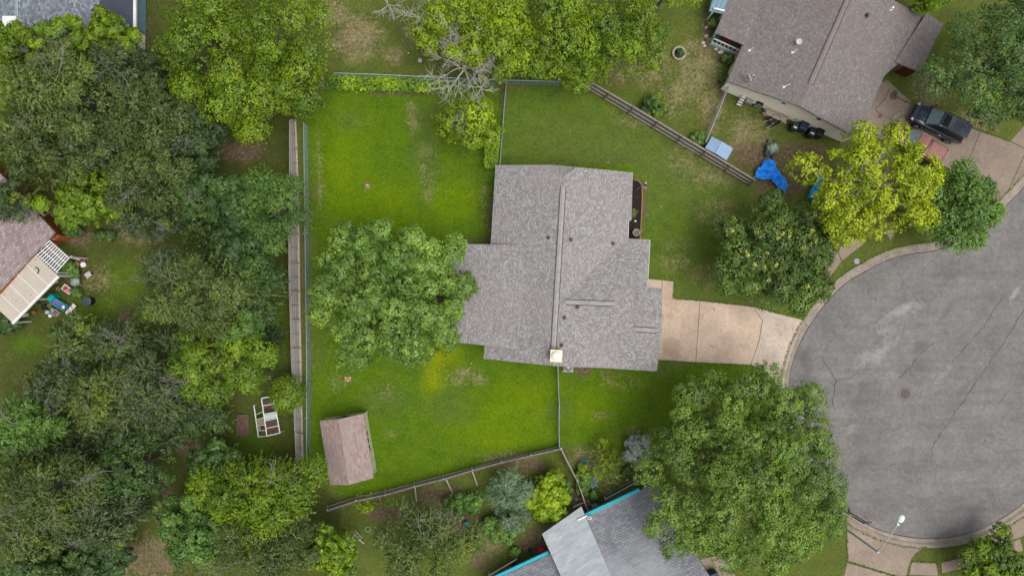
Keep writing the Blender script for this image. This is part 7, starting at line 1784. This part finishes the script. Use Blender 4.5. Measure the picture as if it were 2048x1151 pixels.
# pale rock at the thin fence and timber
for i, (px, py, lb) in enumerate([(1177, 1004, "hollow pale concrete block at the foot of the plank fence")]):
    p = P(px, py, .15); r = thing("concrete_block", lb, "block", (p.x, p.y, 0))
    for (x, y, sx, sy) in ((0, .09, .40, .04), (0, -.09, .40, .04), (.18, 0, .04, .15), (-.18, 0, .04, .15), (0, 0, .04, .15)):
        q = Vector((p.x, p.y, .1)) + Vector((x * .4 + y * .9, -x * .9 + y * .4, 0)); mb = MB(); mb.box(q, (sx, sy, .2), -1.15); obj("web", mb, m_beige, r)
a, b = P(1146, 1013, .3), P(1168, 1003, .3); mb = MB(); mb.bar(a, b, .16, .12); tag(obj("timber", mb, m_wood2), "pale timber beam at the end of the silver shingles", "timber")
for i, (px, py, lb) in enumerate([(1153, 997, "grey stone left of the concrete block"), (1161, 996, "grey stone nearest the plank fence foot")]):
    p = P(px, py); mb = MB(); mb.blob((p.x, p.y, .08), (.16, .13, .12), 70 + i); tag(obj("stone", mb, mat("grey_fieldstone", (.28, .26, .25), .9)), lb, "stone")
p = P(1189, 1012, .5); r = thing("garden_chair", "grey metal garden chair beside the teal wall", "chair", (p.x, p.y, 0))
mb = MB(); mb.box((p.x, p.y, .42), (.42, .42, .03), .4); obj("seat", mb, m_galv, r); mb = MB(); mb.bar((p.x + .2, p.y + .1, .45), (p.x + .28, p.y + .14, .9), .4, .03); obj("backrest", mb, m_galv, r)
for x in (-.17, .17):
    for y in (-.17, .17): mb = MB(); mb.tube([(p.x + x, p.y + y, 0), (p.x + x, p.y + y, .42)], .015, 6); obj("leg", mb, m_galv, r)
p = P(1428, 1150, .6); r = thing("wheeled_bin", "dark blue bin at the bottom edge right of the grey roof", "bin", (p.x, p.y, 0)); mb = MB(); mb.box((p.x, p.y, .5), (.6, .7, .95), .4, 1.1); obj("bin_body", mb, m_bblue, r); mb = MB(); mb.box((p.x, p.y, 1.02), (.7, .8, .08), .4, .9); obj("lid", mb, m_bblue, r)

# ---- grass creeping over the edges of slabs and beds, weeds in the lawn, fallen leaves
def scatter(name, label_kind, pts, cols, L, W, seed, up=.7, z=.0):
    rng = np.random.default_rng(seed); n = len(pts); p = np.concatenate([pts, np.full((n, 1), 0.0)], 1) if pts.shape[1] == 2 else pts.copy(); p[:, 2] += z
    nrm = unit(rng.normal(0, .45, (n, 3)) + np.array([0, 0, up])); td = unit(rng.normal(0, 1, (n, 3))); b = unit(np.cross(nrm, td)); td = np.cross(b, nrm); sc = rng.uniform(.5, 1.4, (n, 1))
    v = np.stack([p - td * L * .5 * sc, p + b * W * .5 * sc, p + td * L * .5 * sc, p - b * W * .5 * sc], 1).reshape(-1, 3); v[:, 2] = np.maximum(v[:, 2], p[:, 2].repeat(4) - .01)
    me = np_mesh(name, v, np.arange(n * 4).reshape(n, 4), m_leaf, {"Col": ('FACE', np.concatenate([np.clip(cols, .003, .9), np.ones((n, 1))], -1))}); o = bpy.data.objects.new(name, me); COL.objects.link(o); o["kind"] = "stuff"
rng = np.random.default_rng(5); ep = []
for line, dens_ in [([(1348, 562), (1346, 597), (1400, 600), (1506, 612), (1560, 627)], 60), ([(1318, 720), (1391, 725), (1501, 730), (1530, 741), (1566, 790)], 60), ([(1696, 1122), (1795, 1152)], 90), ([(1852, 1091), (1826, 1112), (1812, 1152)], 70), ([(1822, 1122), (1873, 1124), (1878, 1150)], 60), ([(1882, 1123), (1985, 1096), (2040, 1074)], 60),
                    ([(1785, 190), (1832, 213), (1960, 262), (2019, 282)], 60), ([(1690, 1030), (1696, 1122)], 60), ([(1285, 362), (1286, 400), (1284, 440), (1281, 478)], 50)]:
    ps = [P(*q) for q in line]; Ls = plen(ps)
    for _ in range(int(Ls * dens_)):
        q, d = poly_at(ps, rng.uniform(0, Ls)); ep.append((q.x + rng.normal(0, .05), q.y + rng.normal(0, .05), rng.uniform(.02, .07)))
for i in range(0, len(kl) - 1):
    for _ in range(26):
        q = kl[i].lerp(kl[i + 1], rng.random()) + outn[i] * (.70 + rng.normal(0, .05)); ep.append((q.x, q.y, rng.uniform(.02, .07)))
ep = np.array(ep); g0 = np.array([.10, .155, .016]) * rng.uniform(.6, 1.5, (len(ep), 1)); g0[rng.random(len(ep)) < .2] = (.24, .19, .09)
scatter("edge_grass", "", ep, g0, .13, .05, 6)
# weeds: small clumps over the mown lawns
wp_ = []; wc_ = []
for _ in range(420):
    px_, py_ = rng.uniform(620, 1640), rng.uniform(170, 1000)
    if not inside(np.array([P(px_, py_).x]), np.array([P(px_, py_).y]), poly_yard)[0]: continue
    q = P(px_, py_); col_ = np.array([.075, .135, .014]) * rng.uniform(.7, 1.4) if rng.random() < .75 else np.array([.20, .17, .07]) * rng.uniform(.6, 1.2)
    for _ in range(rng.integers(4, 10)): wp_.append((q.x + rng.normal(0, .12), q.y + rng.normal(0, .12), rng.uniform(.01, .05))); wc_.append(col_ * rng.uniform(.8, 1.2))
scatter("lawn_weeds", "", np.array(wp_), np.array(wc_), .13, .06, 7)
# fallen leaves below and beside the trees
lp_ = []
for (px_, py_, r_, n_, z_) in [(1600, 600, 60, 160, -.115), (1660, 880, 90, 260, -.115), (1760, 530, 70, 220, -.115), (1900, 500, 60, 150, -.115), (1560, 690, 60, 30, .035), (800, 760, 120, 260, .02), (640, 620, 40, 120, .02), (1400, 830, 120, 260, .02), (930, 330, 80, 200, .02), (1560, 420, 120, 240, .02), (1740, 1090, 60, 40, .035), (1860, 270, 90, 40, .035), (250, 580, 140, 300, .02), (1000, 1080, 90, 200, .02), (1760, 1000, 160, 120, -.115), (1150, 190, 120, 160, .02)]:
    for _ in range(n_): q = P(px_ + rng.normal(0, r_ * .6), py_ + rng.normal(0, r_ * .45)); ok_ = inside(np.array([q.x]), np.array([q.y]), road_poly)[0]; lp_.append((q.x, q.y, -.112 if ok_ else max(z_, .03)))
lp_ = np.array(lp_); lc = np.where(rng.random((len(lp_), 1)) < .6, np.array([[.17, .11, .05]]), np.array([[.20, .20, .03]])) * rng.uniform(.5, 1.5, (len(lp_), 1)); scatter("fallen_leaves", "", lp_, lc, .11, .07, 8, up=2.0)
print("leaf tris", TRIS[0])
